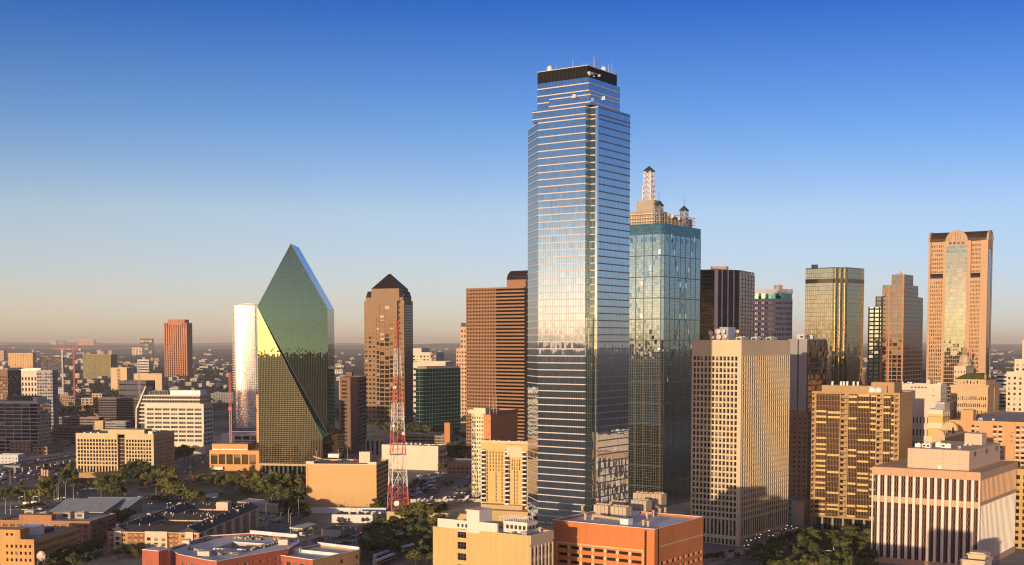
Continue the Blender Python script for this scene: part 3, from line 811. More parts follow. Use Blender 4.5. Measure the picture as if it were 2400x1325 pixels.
# ---- beige gridded office tower
def grid_tower():
    d = 781
    b = B('gridded_tower', 'beige concrete office tower with square deep windows and satellite dishes on its roof', 'office tower', 1738, d, 1622, 1852, 54)
    st = masonry('warm beige concrete', (0.64, 0.515, 0.33), 0.1)
    z1 = b.z(797); zt = b.z(834); zc = b.z(1218); ze = b.z(1262)
    mb = MB()
    F, L = b.FL, b.LY
    pad = 2.2
    j1 = lattice(mb, F, .6, L - pad, zc, zt, 12, 28, .66, .70, 1.0)
    j2 = lattice(mb, F, .6, L - pad, ze, zc, 12, 1, .62, .84, 1.0)
    j3 = lattice(mb, F, .6, L - pad, 0, ze, 12, 1, .6, .7, 1.2, 0, .2)
    flat(mb, F, .6, L - pad, zt, z1); flat(mb, F, 0, .6, 0, z1); flat(mb, F, L - pad, L, 0, z1)
    G, M_ = b.FR, b.LX
    k1 = lattice(mb, G, pad, M_ - .6, zc, zt, 22, 28, .62, .70, .3)
    k2 = lattice(mb, G, pad, M_ - .6, ze, zc, 22, 1, .6, .84, .25)
    k3 = lattice(mb, G, pad, M_ - .6, 0, ze, 22, 1, .55, .7, .25, 0, .2)
    flat(mb, G, pad, M_ - .6, zt, z1); flat(mb, G, 0, pad, 0, z1); flat(mb, G, M_ - .6, M_, 0, z1)
    for i in range(23):                           # fins between the bays of the right side
        u = pad + (M_ - .6 - pad) * i / 22
        q0, q1 = P(G, u - .35, 0), P(G, u + .35, 0)
        mb.box(q0[0], -.2, 0, q1[0], -.004, zt)
    for i in range(1, 12):                        # seams of the blank top panels
        u = .6 + (L - pad - .6) * i / 12
        q = P(F, u, 0); mb.box(-.12, q[1] - .12, zt + .3, -.004, q[1] + .12, z1 - .4)
    flat(mb, b.FB, 0, L, 0, z1); flat(mb, b.FC, 0, M_, 0, z1)
    rim(mb, 0, 0, M_, L, z1, 1.2, .6)
    mb.obj('wall', st, b.e)
    windows(b, F, j1, 1.0, W_DARK, 100); windows(b, F, j2 + j3, 1.0, W_DARK, 0); windows(b, G, k1, .3, W_DARK, 0); windows(b, G, k2 + k3, .25, W_DARK, 0)
    roof(b, z1, M_ROOF, 1.2, t=.6)
    roof_units(b.e, [(M_ * f, 6 + 3 * (i % 2), 5, 4, 3) for i, f in enumerate((.15, .3, .45, .6, .75, .9))], z1 - 1.2, M_GALV, M_DARK)
    sh = MB(); q = b.loc(at(1705, 790, d + 22)); sh.box(q[0] - 5, q[1] - 3, z1 - 1.2, q[0] + 5, q[1] + 3, z1 + 8); sh.obj('dish_screen', solid('grey blue screen', (0.30, 0.36, 0.45), .6), b.e)
    for (u, v, r) in [(1682, 777, 1.7), (1694, 777, 1.6), (1684, 790, 1.7), (1698, 789, 1.55), (1703, 773, 1.7), (1665, 780, 1.5), (1728, 777, 1.2), (1668, 791, 1.4)]:
        p = at(u, v, d + 14 + (8 if u in (1703,) else 0)); x, y = b.loc(p)
        c = MB(); c.lathe((0, 0, 0), [(0.05, -.7), (r * .55, -.5), (r, 0), (r * .97, .15), (r * .5, -.25), (0.02, -.4)], 16, 0, (-.7, -.7, .1)); c.tube((.3, .3, -.4), (.3, .3, -max(1.5, p.z - z1 + 1.1)), .18)
        c.obj('satellite_dish', solid('cream dish', (0.62, 0.52, 0.44), .5), b.e, (x, y, p.z))
    return b
BELL = grid_tower()

# ---- gold and bronze apartment tower
def bronze_tower():
    d = 824
    b = B('bronze_tower', 'bronze apartment tower with gold window panels in a patchwork on its broad side', 'apartment tower', 2112, d, 1905, 2141, 58)
    fr = masonry('bronze frame', (0.40, 0.27, 0.13), 0.15)
    z1 = b.z(921); zb = 9.0
    L = b.LY
    cell = curtain('bronze infill glass', (0.50, 0.36, 0.20), 1.02, 3.6, .32, .35, (0.20, 0.11, 0.05), .008, .05, (0.05, 0.03, 0.02), .55, .5)
    m = MB(); m.box(.3, .3, zb, b.LX - .3, L - .3, z1 - .6); m.obj('bronze_glazing', cell, b.e)
    f = MB()
    rr = random.Random(11)
    rows = int((z1 - zb) / 3.62)
    gold = []
    vcols = [b.ul(u) for u in (1905, 1914, 1926, 1972, 1982, 1990, 2030, 2057, 2072, 2083, 2100, 2112)]
    for u in (0, vcols[1], vcols[3], vcols[5], vcols[7], vcols[8], vcols[10], L - .4):
        flat(f, b.FL, max(0, u - .35), min(L, u + .35), zb, z1, 0, .12)
    n = 60
    for j in range(rows):                         # gold spandrel panels run the length of some rooms and not of others
        z = zb + j * 3.62
        for (s0, s1) in ((vcols[1], vcols[2] + 4), (vcols[2] + 4.4, vcols[3]), (vcols[5], vcols[5] + 6), (vcols[5] + 6.3, vcols[6] + 3), (vcols[6] + 3.3, vcols[7]), (vcols[8], vcols[9] + 2), (vcols[9] + 2, vcols[10])):
            if rr.random() < .58:
                o = rr.random() * 1.2
                gp_ = MB(); flat(gp_, b.FL, s0 + .4, s1 - .3, z + o, z + o + 1.35, 0, -.12); gold.append(gp_)
    flat(f, b.FL, 0, L, zb - .5, zb + .6, 0, .2); flat(f, b.FL, 0, L, z1 - 1.6, z1, 0, .2)
    for j in range(rows):
        for (s0, s1) in ((0.3, vcols[1] - .2), (vcols[3] + .5, vcols[5] - .5), (vcols[7] + .4, vcols[8] - .2), (vcols[10] + .4, L - .4)):
            z = zb + j * 3.62; flat(f, b.FL, s0, s1, z, z + 1.5, 0, .1)
            m2 = (s0 + s1) / 2; flat(f, b.FL, m2, s1, z + 1.5, z + 3.0, 0, -.1)
    f.obj('frame', fr, b.e)
    GM = masonry('gold panels', (0.62, 0.44, 0.16), .15, rough=.45)
    rest = MB()
    for n_, gp_ in enumerate(reversed(gold)):
        if n_ < 100: gp_.obj('gold_panel', GM, b.e)
        else: rest.poly(gp_.v, gp_.uv[0])
    tag(rest.obj('gold_panels', GM, b.e), kind='stuff')
    bal = MB()
    for j in range(rows):
        for (s0, s1) in ((0.5, vcols[1] - .6), (vcols[3] + .8, vcols[5] - .8), (vcols[7] + .5, vcols[8] - .3)):
            z = zb + j * 3.62 + 1.5
            bal.poly([P(b.FL, s0, z, -.25), P(b.FL, (s0 + s1) / 2, z, -.25), P(b.FL, (s0 + s1) / 2, z + 1.7, -.25), P(b.FL, s0, z + 1.7, -.25)], [(j + .02, s0), (j + .9, s0), (j + .9, s0 + .9), (j + .02, s0 + .9)])
    tag(bal.obj('balcony_openings', W_DARK, b.e), kind='stuff')
    r = MB(); flat(r, b.FR, 0, b.LX, zb, z1, 0, .02)
    for i in range(9): flat(r, b.FR, i * b.LX / 9, i * b.LX / 9 + .5, zb, z1, 0, .2)
    for j in range(rows): flat(r, b.FR, 0, b.LX, zb + j * 3.62, zb + j * 3.62 + .35, 0, .12)
    flat(r, b.FB, 0, L, zb, z1); flat(r, b.FC, 0, b.LX, zb, z1)
    r.obj('side_wall', masonry('ochre side wall', (0.58, 0.36, 0.15), .15, course=3.62), b.e)
    c = MB()
    for i in range(9):
        u = 1 + i * (L - 2) / 8; q = P(b.FL, u, 0, -1); c.box(q[0] - .7, q[1] - .7, 0, q[0] + .7, q[1] + .7, zb)
    c.obj('base_columns', masonry('dull concrete', (0.3, 0.28, 0.24), .2), b.e)
    g = MB(); g.box(4, 3, 0, b.LX, L - 3, zb); g.obj('lobby', curtain('lobby glass', (.2, .2, .2), 2, 4, .15, .15, (.1, .09, .08)), b.e)
    p = MB(); y0, y1 = b.yl(2075), b.yl(1922); p.box(5, y0, z1 - .6, b.LX - 6, y1, b.z(907)); p.obj('penthouse', masonry('olive penthouse', (0.40, 0.29, 0.15), .12), b.e)
    p = MB(); p.box(8, b.yl(2090), z1 - .6, b.LX - 4, b.yl(2035), b.z(898)); p.obj('penthouse', masonry('brown penthouse', (0.42, 0.27, 0.14), .12), b.e)
    t = MB()
    for u in (2042, 2058): 
        q = (3.2, b.yl(u)); t.lathe((q[0], q[1], z1 - .6), [(2.3, 0), (2.3, 3), (1.8, 3.2), (1.8, 3.6), (0.1, 3.6)], 14)
    t.obj('cooling_tower', M_WHITE, b.e)
    for u in (1945, 1965, 1972, 1980, 1995, 2005): 
        t = MB(); t.box(-.6, -.6, 0, .6, .6, 2.2); t.lathe((0, 0, 2.2), [(.8, 0), (.8, .5), (0.1, .5)], 8); t.obj('roof_vent', M_WHITE, b.e, (7, b.yl(u), b.z(907)))
    m = MB(); m.poly([(0.3, .3, z1 - .6), (b.LX - .3, .3, z1 - .6), (b.LX - .3, L - .3, z1 - .6), (.3, L - .3, z1 - .6)]); m.obj('roof', M_ROOF, b.e)
    return b
GOLD = bronze_tower()

# ---- white pillared office block
def pillar_block():
    d = 692
    b = B('pillared_block', 'office block striped with white pillars over red brown windows, mechanical box on its roof', 'office block', 2305, d, 2049, 2392, 55.5)
    z1 = b.z(1109)
    L, M_ = b.LY, b.LX
    zc = z1 - 4.2; zu = z1 - 17.5                  # tan cap and upper tier
    white = masonry('white marble pillars', (0.74, 0.68, 0.585), .07)
    tanm = masonry('rose granite cap', (0.56, 0.36, 0.22), .1, seam=2.2)
    m = MB(); m.box(1.2, 1.2, 0, M_ - 1.2, L - 1.2, z1 - 1)
    m.obj('window_wall', curtain('red brown infill', (0.22, 0.16, 0.15), 1.32, 3.9, .24, .34, (0.34, 0.22, 0.12), .006, .06, (0.06, 0.014, 0.010), .30, .5, (0.42, (0.075, 0.016, 0.010))), b.e)
    p = MB(); n = 15
    for i in range(n + 1):
        u = i * L / n
        a, c = max(0, u - .74), min(L, u + .74)
        y0, y1 = L - c, L - a
        p.box(0, y0, 3.2, 1.25, y1, zc)
    p.box(1.251, .3, 3.2, 1.9, 1.25, zc)
    for i in range(31):
        u = i * M_ / 30; x0, x1 = max(1.3, u - .42), min(M_, u + .42)
        if x1 > x0: p.box(x0, 0.7, 3.2, x1, 1.25, zu - 1.2)
    p.obj('pillars', white, b.e)
    c = MB()
    c.prism([(-.1, -.1), (M_ + .1, -.1), (M_ + .1, L + .1), (-.1, L + .1)], zc, z1)
    rim(c, -.1, -.1, M_ + .1, L + .1, z1 + .35, .35, .5)
    c.prism([(-.1, -.1), (M_ + .1, -.1), (M_ + .1, L + .1), (-.1, L + .1)], z1 + .002, z1 + .03)
    flat(c, b.FL, .3, L - .3, zu - 2.2, zu + 1.4, 0, -.9)
    for i in range(31):
        u = i * M_ / 30; x0, x1 = max(.8, u - .42), min(M_, u + .42)
        c.box(x0, .68, zu - 1.2, x1, 1.2, zc)
    flat(c, b.FR, .3, M_ - .3, zu - 1.2, zu + 1, 0, -.7)
    c.box(.2, .2, 0, M_ - .2, L - .2, 3.2)
    c.obj('granite_cap', tanm, b.e)
    h = MB(); x0, y0 = b.loc(at(2298, 1079, d + 12)); 
    zr, zp = z1 + .03, zat(1056, d + 15)
    y1 = b.yl(2104); x1 = M_ - 7
    x0, y0 = 9.0, 8.5
    h.box(x0, y0, zr, x1, y1 - 4, zp); rim(h, x0, y0, x1, y1 - 4, zp + .002, .002, .5)
    h.obj('mechanical_penthouse', masonry('pale penthouse panels', (0.62, 0.46, 0.34), .06, course=2.6, seam=9), b.e)
    v = MB()
    for u in (8, 30, 50): q = ((x0, y0), (1, 0)); flat(v, q, u * (x1 - x0) / 60, u * (x1 - x0) / 60 + 5, zp - 4, zp - 1.2, 0, .08)
    v.obj('louvre', solid('brown louvre', (0.2, 0.15, 0.1), .7), b.e)
    v = MB(); flat(v, ((x0, y1 - 4), (0, -1)), y1 - y0 - 21, y1 - y0 - 19.2, zr, zr + 2.2, 0, .06); v.obj('door', M_WHITE, b.e)
    r = MB(); r.box(x1 - 22, y0 + 5, zp, x1 - 12, y0 + 15, zp + 6.5); r.obj('stair_house', masonry('pale stair house', (0.6, 0.46, 0.34), .06), b.e)
    rr = random.Random(4)
    roof_units(b.e, [(x0 + 4 + rr.random() * 10, y1 - 8 - k * 3.2, 3.2, 2.6, 2.2 + rr.random()) for k in range(6)] + [(x0 + 6 + rr.random() * 30, y0 + 6 + rr.random() * 22, 1.6, 1.3, 1.2) for k in range(8)], zp, M_WHITE, M_DARK)
    return b
PILLAR = pillar_block()

# ---- orange brick block with parking floors
def orange_block():
    d = 520
    b = B('orange_brick_block', 'bright orange brick block with parking decks and a white roof full of cooling units', 'building', 1537, d, 1297, 1652, 55.5)
    z1 = b.z(1241); L, M_ = b.LY, b.LX
    br = masonry('orange brick', (0.60, 0.20, 0.06), .17, course=1.3)
    tr = masonry('yellow stone trim', (0.62, 0.46, 0.26), .08)
    zt, zb = b.z(1296), 0
    mb = MB()
    F = b.FL; a0, a1 = 2.2, L - 5.5
    rows = 12; rh = 3.15; z0 = zt - rows * rh
    o1 = lattice(mb, F, a0, a1, z0, zt, 7, rows, .82, .42, 1.2, 0, .55)
    flat(mb, F, 0, a0, 0, z1); flat(mb, F, a0, a1, zt, z1); flat(mb, F, a0, a1, 0, z0)
    # split corner: two dark slots either side of a brick pier
    flat(mb, F, a1, a1 + .9, 0, z1)
    flat(mb, F, a1 + 1.9, L, 0, z1)
    flat(mb, b.FR, 0, 3.0, 0, z1); flat(mb, b.FR, 3.8, 5.0, 0, z1)
    G = b.FR; z2 = b.z(1318)
    o2 = lattice(mb, G, 5.0, M_ - .8, z2 - 10 * rh, z2, 8, 10, .62, .42, 1.2, 0, .55)
    flat(mb, G, 5.0, M_ - .8, z2, z1); flat(mb, G, M_ - .8, M_, 0, z1); flat(mb, G, 5, M_ - .8, 0, z2 - 10 * rh)
    flat(mb, b.FB, 0, L, 0, z1); flat(mb, b.FC, 0, M_, 0, z1)
    rim(mb, 0, 0, M_, L, z1, .9, .5)
    mb.obj('wall', br, b.e)
    s = MB(); flat(s, F, a1 + .8, a1 + 2, 0, z1 - .5, 0, -.8); flat(s, G, 2.9, 3.9, 0, z1 - .5, 0, -.8); s.obj('corner_slot', solid('dark slot', (0.02, 0.018, 0.015)), b.e)
    t = MB()
    flat(t, F, a0 - .5, a1 + .5, zt, zt + .6, 0, .06); flat(t, F, a0 - .5, a0, z0, zt, 0, .06); flat(t, F, a1, a1 + .5, z0, zt, 0, .06)
    cw = (a1 - a0) / 7
    for i in range(1, 7): flat(t, F, a0 + i * cw - .22, a0 + i * cw + .22, z0, zt, 0, .06)
    for i in range(1, 7):
        for j in range(rows): flat(t, F, a0 + i * cw - .75, a0 + i * cw + .75, z0 + j * rh + rh * .34, z0 + j * rh + rh * .74, 0, .04)
    flat(t, G, 5, M_ - .6, z2 + 5.5, z2 + 6.1, 0, .06)
    cw = (M_ - 5.8) / 8
    for i in range(9):
        for j in range(10): flat(t, G, max(5, 5 + i * cw - .8), min(M_ - .8, 5 + i * cw + .8), z2 - 10 * rh + j * rh + rh * .34, z2 - 10 * rh + j * rh + rh * .74, 0, .04)
        flat(t, G, max(5, 5 + i * cw - .06), min(M_ - .8, 5 + i * cw + .06), z2 + 6.1, z1, 0, .03)
    t.obj('stone_trim', tr, b.e)
    windows(b, F, o1, 1.2, [solid('parking void', (0.012, 0.010, 0.009), .9)], 100); windows(b, G, o2, 1.2, [solid('parking void', (0.012, 0.010, 0.009), .9)], 40)
    cp = MB(); 
    for (A_, Q_) in (((0, 0), (0, L)), ((0, 0), (M_, 0)), ((M_, 0), (M_, L)), ((0, L), (M_, L))): cp.slab(A_, Q_, .7, z1 + .003, z1 + .2)
    cp.obj('coping', M_WHITE, b.e)
    roof(b, z1, M_ROOFW, .9, t=.5)
    unit = masonry('tan cooling unit', (0.50, 0.40, 0.28), .15, course=1.6, seam=1.3)
    def cooler(u, v, w, l, h, fans):
        x, y = b.loc(gp(u, v, z1 - .9))
        c = MB(); c.box(-w / 2, -l / 2, .5, w / 2, l / 2, h); c.box(-w / 2 + .2, -l / 2 + .2, 0, w / 2 - .2, l / 2 - .2, .5, 1)
        for k in range(fans): c.lathe((0, -l / 2 + l * (k + .5) / fans, h), [(1.0, 0), (1.0, .5), (.85, .5), (.85, .1), (.1, .3)], 12)
        for k in range(fans): 
            yy = -l / 2 + l * k / fans; c.box(-w / 2 - .05, yy - .06, .5, -w / 2 + .02, yy + .06, h, 1)
        c.obj('cooling_unit', [unit, M_DARK], b.e, (x, y, z1 - .9))
    for (u, v, w, l, h, f) in [(1415, 1210, 5, 7.5, 5.2, 4), (1456, 1214, 5, 8, 5.2, 4), (1503, 1200, 5, 8, 5.5, 4), (1451, 1194, 4, 8, 3.6, 4), (1520, 1186, 5, 14, 6.0, 6), (1545, 1192, 5, 5, 7, 3)]: cooler(u, v, w, l, h, f)
    for (u0, v0, u1, v1) in [(1390, 1214, 1460, 1224), (1436, 1190, 1475, 1196), (1535, 1190, 1550, 1200)]:
        p, q = b.loc(gp(u0, v0, z1)), b.loc(gp(u1, v1, z1)); c = MB(); c.slab(p, q, 1.1, z1 + .6, z1 + 1.7); 
        for pt in (p, q): c.box(pt[0] - .5, pt[1] - .5, z1 - .9, pt[0] + .5, pt[1] + .5, z1 + .65)
        c.obj('duct', unit, b.e)
    x, y = b.loc(gp(1468, 1231, z1 - .9)); c = MB(); c.box(x - 2, y - 2, z1 - .9, x + 2, y + 2, z1 + 2); c.obj('roof_hatch', M_WHITE, b.e)
    c = MB(); c.box(M_ * .72, L * .62, z1 - .9, M_ - 2, L - 3, z1 + .5); c.obj('roof_hatch', M_WHITE, b.e)
    for (u, v) in [(1516, 1216), (1531, 1211), (1546, 1207), (1559, 1204), (1365, 1200), (1372, 1218), (1508, 1234), (1519, 1236)]:
        x, y = b.loc(gp(u, v, z1 - .9)); c = MB(); c.lathe((0, 0, 0), [(.55, 0), (.55, 2.2), (.75, 2.3), (.7, 2.7), (.1, 2.9)], 9); c.obj('roof_vent', masonry('tan vent', (0.55, 0.42, 0.28), .1), b.e, (x, y, z1 - .9))
    return b
ORANGE = orange_block()

# ---- tan block in front
def tan_block():
    d = 500
    b = B('tan_block', 'tan brick block with a blank front, one column of windows and white roof sheds', 'building', 1242, d, 1013, 1296, 57)
    z1 = b.z(1256); L, M_ = b.LY, b.LX
    br = masonry('tan brick', (0.66, 0.42, 0.17), .14, course=1.2)
    wh = masonry('cream render', (0.72, 0.66, 0.56), .08)
    mb = MB(); F = b.FL
    ua, ub = b.ul(1071), b.ul(1092)
    flat(mb, F, 0, ua, 0, z1); flat(mb, F, ub, L, 0, z1)
    zt = b.z(1255); rh = 4.6
    rows = 9
    w = lattice(mb, F, ua, ub, zt - rows * rh, zt, 1, rows, .98, .62, .35); flat(mb, F, ua, ub, zt, z1); flat(mb, F, ua, ub, 0, zt - rows * rh)
    flat(mb, b.FB, 0, L, 0, z1); flat(mb, b.FC, 0, M_, 0, z1)
    rim(mb, 0, 0, M_, L, z1, 1.1, .5)
    mb.obj('wall', br, b.e)
    windows(b, F, w, .35, [W_DARK, masonry('olive window frame', (0.2, 0.18, 0.12))], 20, 2)
    s = MB(); G = b.FR                             # cast-stone street front with big windows and a fringed cornice
    g = lattice(s, G, .8, M_, 2, z1 - 4.5, 6, 8, .72, .66, .6); flat(s, G, 0, .8, 0, z1 - 4.5, 0, .02); flat(s, G, .8, M_, 0, 2)
    flat(s, G, 0, M_, z1 - 4.5, z1, 0, .02)
    for i in range(44): 
        x = .3 + i * M_ / 44; s.box(x, -.35, z1 - 3.6, x + .45, .01, z1 - .8)
    s.box(0, -.45, z1 - .8, M_, 0.01, z1)
    for i in range(7): x = .8 + i * (M_ - .8) / 6; s.box(x - .5, -.3, 0, x + .5, 0.01, z1 - 4.5)
    s.obj('street_front', masonry('cast stone', (0.60, 0.48, 0.33), .12), b.e)
    windows(b, G, g, .6, [W_DARK, masonry('olive window frame', (0.2, 0.18, 0.12))], 80, 2)
    roof(b, z1, M_ROOFW, 1.1, t=.5)
    h = MB(); ya, yb = b.yl(1093), b.yl(1024); zp = z1 + 3.6; h.box(.02, b.yl(1165), z1 - 1.1, 1.0, yb, zp); h.box(1.0, ya + 6, z1 - 1.1, M_ * .55, yb, zp - 1.4)
    h.obj('roof_shed', wh, b.e)
    h = MB(); h.box(-.03, b.yl(1123), z1 - 1.1, 9, ya, b.z(1207)); h.obj('stair_house', wh, b.e)
    ow = MB()
    for u in (1073, 1083, 1092): flat(ow, F, b.ul(u) - .5, b.ul(u) + .5, z1 + .8, z1 + 2.2, 0, .03)
    ow.obj('shed_opening', M_DARK, b.e)
    h = MB(); h.box(M_ * .35, 5, z1 - 1.1, M_ * .8, L * .35, z1 + 4.0); h.obj('roof_shed', wh, b.e)
    for i in range(6):
        ow = MB(); flat(ow, ((M_ * .35, 5), (1, 0)), 1.5 + i * 2.4, 3 + i * 2.4, z1 + 1, z1 + 2.6, 0, .04); ow.obj('shed_opening', M_DARK, b.e)
        ow = MB(); flat(ow, ((M_ * .35, L * .35), (0, -1)), 1.5 + i * 2, 2.8 + i * 2, z1 + 1, z1 + 2.6, 0, .04); ow.obj('shed_opening', M_DARK, b.e)
    f = MB()
    for i in range(12):
        for j in range(3): 
            x, y = M_ * .38 + j * 3, 6.5 + i * 1.1; f.tube((x, y, z1 + 4), (x, y, z1 + 5.6), .07, 4)
    for j in range(3): f.tube((M_ * .38 + j * 3, 6.5, z1 + 5.5), (M_ * .38 + j * 3, 18.6, z1 + 5.5), .08, 4)
    f.obj('antenna_frame', M_WHITE, b.e)
    roof_units(b.e, [(3, 4, 2.5, 2, 1.8), (6, 7, 1.6, 1.6, 1.5), (2.5, 10, 2, 1.5, 1.4), (M_ * .9, 5, 2, 2, 2), (M_ * .6, L * .6, 3, 3, 2)], z1 - 1.1, M_GALV, M_DARK)
    return b
TAN = tan_block()
# ================================================================ the right half
def plan(name, label, cat, pts, z1, mat, part='glass_skin', z0=0.0, roofm=None):
    """a tower on a free plan given as world points, near side first"""
    e = thing(name, label, cat, (pts[0].x, pts[0].y, 0))
    q = [(p.x - pts[0].x, p.y - pts[0].y) for p in pts]
    m = MB(); m.prism(q, z0, z1); m.obj(part, mat, e)
    r = MB(); I = rimp(r, q, z1 + .5, .5, .5); r.prism([(p[0], p[1]) for p in q], z1 + .002, z1 + .49); r.obj('parapet', roofm or M_DARK, e)
    return e, q
def pw(u, d): return Vector((kx(u) * d, d))

# ---- rose tower with arched top
def arched_tower():
    d = 1215
    b = B('arched_tower', 'rose granite tower with arched vaults on top and a tall green glass bay', 'skyscraper', 2311, d, 2172, 2322, 58)
    st = masonry('rose granite', (0.49, 0.325, 0.19), .08, course=3.7)
    L, M_ = b.LY, b.LX
    z1 = b.z(562); zb = b.z(648); y1, y2 = b.yl(2213), b.yl(2262)
    mb = MB(); F = b.FL
    ua, ub = L - y1, L - y2
    rows = int(zb / 3.75)
    w1 = lattice(mb, F, 2, ua - 2.5, 0, zb - 3, 7, rows - 1, .55, .62, .5)
    w2 = lattice(mb, F, ub + 3.5, L - 6.5, 0, zb - 3, 7, rows - 1, .55, .62, .5)
    up = int((z1 - zb - 6) / 3.75)
    # upper third is set back 3 m beside the bay
    for (a, c) in ((2, ua - 2.5), (ub + 3.5, L - 6.5)):
        FF = ((3, L), (0, -1))
        w = lattice(mb, FF, a, c, zb + 3.4, z1 - 2.5, 7, up, .55, .55, .5)
        windows(b, FF, w, .5, W_BROWN, 0)
        flat(mb, FF, a, c, z1 - 2.5, z1)
        flat(mb, F, a, c, zb - 3, zb - 1)
    flat(mb, F, 0, 2, 0, z1); flat(mb, F, ua - 2.5, ua, 0, z1); flat(mb, F, ub, ub + 3.5, 0, z1); flat(mb, F, L - 6.5, L, 0, z1)
    for y in (L - 2, y1 + 2.5, y2 - 3.5, 6.5): mb.poly([(0, y, zb - 1), (3, y, zb - 1), (3, y, z1), (0, y, z1)])
    flat(mb, b.FR, 0, 3, 0, z1); flat(mb, b.FR, M_ - 3, M_, 0, z1); flat(mb, b.FR, 3, M_ - 3, z1 - 8, z1)
    flat(mb, b.FB, 0, L, 0, z1); flat(mb, b.FC, 0, M_, 0, z1)
    mb.obj('wall', st, b.e)
    windows(b, F, w1 + w2, .5, W_BROWN, 100)
    g = MB(); flat(g, F, ua, ub, 0, z1 - 3.5, 0, .3); g.obj('glass_bay', curtain('pale green bay glass', (0.17, 0.26, 0.25), 1.9, 3.75, .16, .5, (0.50, 0.32, 0.2), .005, .03, (0.015, 0.02, 0.018), .8), b.e)
    g = MB(); flat(g, b.FR, 3, M_ - 3, 0, z1 - 8, 0, -.4); g.obj('side_glass', curtain('side bay glass', (0.42, 0.45, 0.46), 1.9, 3.75, .14, .3, (0.2, 0.15, 0.12), .005, .03, (0.015, 0.015, 0.015), .8), b.e)
    # balconies under glass quarter vaults at the set-back
    v = MB()
    for (y0, yq) in ((y1 + 2.5, L - 2), (6.5, y2 - 3.5)):
        N = 6
        for i in range(N):
            t0, t1 = i * math.pi / 2 / N, (i + 1) * math.pi / 2 / N
            x0, zq0, x1, zq1 = 3 - 3 * math.cos(t0), zb - 1 + 4.8 * math.sin(t0), 3 - 3 * math.cos(t1), zb - 1 + 4.8 * math.sin(t1)
            v.poly([(x0, yq, zq0), (x0, y0, zq0), (x1, y0, zq1), (x1, yq, zq1)], [(0, i), (yq - y0, i), (yq - y0, i + 1), (0, i + 1)])
        flat(v, ((0, yq), (0, -1)), 0, yq - y0, zb - 3, zb - 1, 0, -.3)
    v.obj('quarter_vault', curtain('dark blue vault glass', (0.10, 0.12, 0.16), 1.5, 1, .15, .15, (0.1, .07, .06), .004, .06, (.01, .012, .016), .7), b.e)
    # crossing barrel vaults
    cop = solid('brown copper roof', (0.05, 0.03, 0.02), .45, .2, .2)
    r = M_ / 2; zsp = z1
    hgt = b.z(539) - z1
    v = MB(); N = 12
    arc = [(r - r * math.cos(t), hgt * math.sin(t)) for t in [i * math.pi / N for i in range(N + 1)]]
    for i in range(N):
        (xa, za), (xb, zb2) = arc[i], arc[i + 1]
        v.poly([(xa, L - .6, zsp + za), (xa, .6, zsp + za), (xb, .6, zsp + zb2), (xb, L - .6, zsp + zb2)])
    v.obj('barrel_vault', cop, b.e)
    v = MB(); rc = (y1 - y2) / 2; yc = (y1 + y2) / 2; h2 = b.z(538) - z1
    arc2 = [(yc - rc * math.cos(t), h2 * math.sin(t)) for t in [i * math.pi / N for i in range(N + 1)]]
    for i in range(N):
        (ya, za), (yb, zb2) = arc2[i], arc2[i + 1]
        v.poly([(.3, ya, zsp + za), (M_ - .3, ya, zsp + za), (M_ - .3, yb, zsp + zb2), (.3, yb, zsp + zb2)])
    v.obj('barrel_vault', cop, b.e)
    def gable(c, rr, hh, axis, pos, sgn):
        """arched stone hood with a glazed fan inside"""
        h = MB(); g = MB(); n = 14
        th = [math.pi * i / n for i in range(n + 1)]
        def pt(t, k, o):
            a_ = c - rr * k * math.cos(t); z = zsp + hh * k * math.sin(t)
            return (pos + sgn * o, a_, z) if axis == 'x' else (a_, pos + sgn * o, z)
        for i in range(n):
            o0, o1, i0, i1 = pt(th[i], 1.06, .5), pt(th[i + 1], 1.06, .5), pt(th[i], .82, .5), pt(th[i + 1], .82, .5)
            h.poly([o0, o1, i1, i0]); h.poly([pt(th[i], 1.06, -1.5), pt(th[i + 1], 1.06, -1.5), o1, o0]); h.poly([i0, i1, pt(th[i + 1], .82, 0), pt(th[i], .82, 0)])
        gp_ = [pt(t, .83, .1) for t in th]
        g.poly(gp_, [((p[1] if axis == 'x' else p[0]), p[2]) for p in gp_])
        h.obj('arch_hood', st, b.e); g.obj('arch_glass', curtain('bronze fan glass', (0.4, 0.32, 0.2), 2.2, 40, .45, 0, (0.5, .32, .18), .004, .05, (.03, .02, .015), .6), b.e)
    gable(yc, rc, h2, 'x', 0, -1); gable(r, r, hgt, 'y', 0, -1); gable(r, r, hgt, 'y', L, 1)
    s = MB()
    for i in range(4): flat(s, F, ua + 2 + i * (ub - ua - 4) / 4 + .6, ua + 2 + (i + 1) * (ub - ua - 4) / 4 - .6, z1 - 3, z1 - .8, 0, .05)
    s.obj('attic_windows', W_DARK, b.e)
    s = MB(); flat(s, F, ua, ub, z1 - 3.5, z1 + .2, 0, .01); s.obj('attic_band', st, b.e)
    return b
COM = arched_tower()

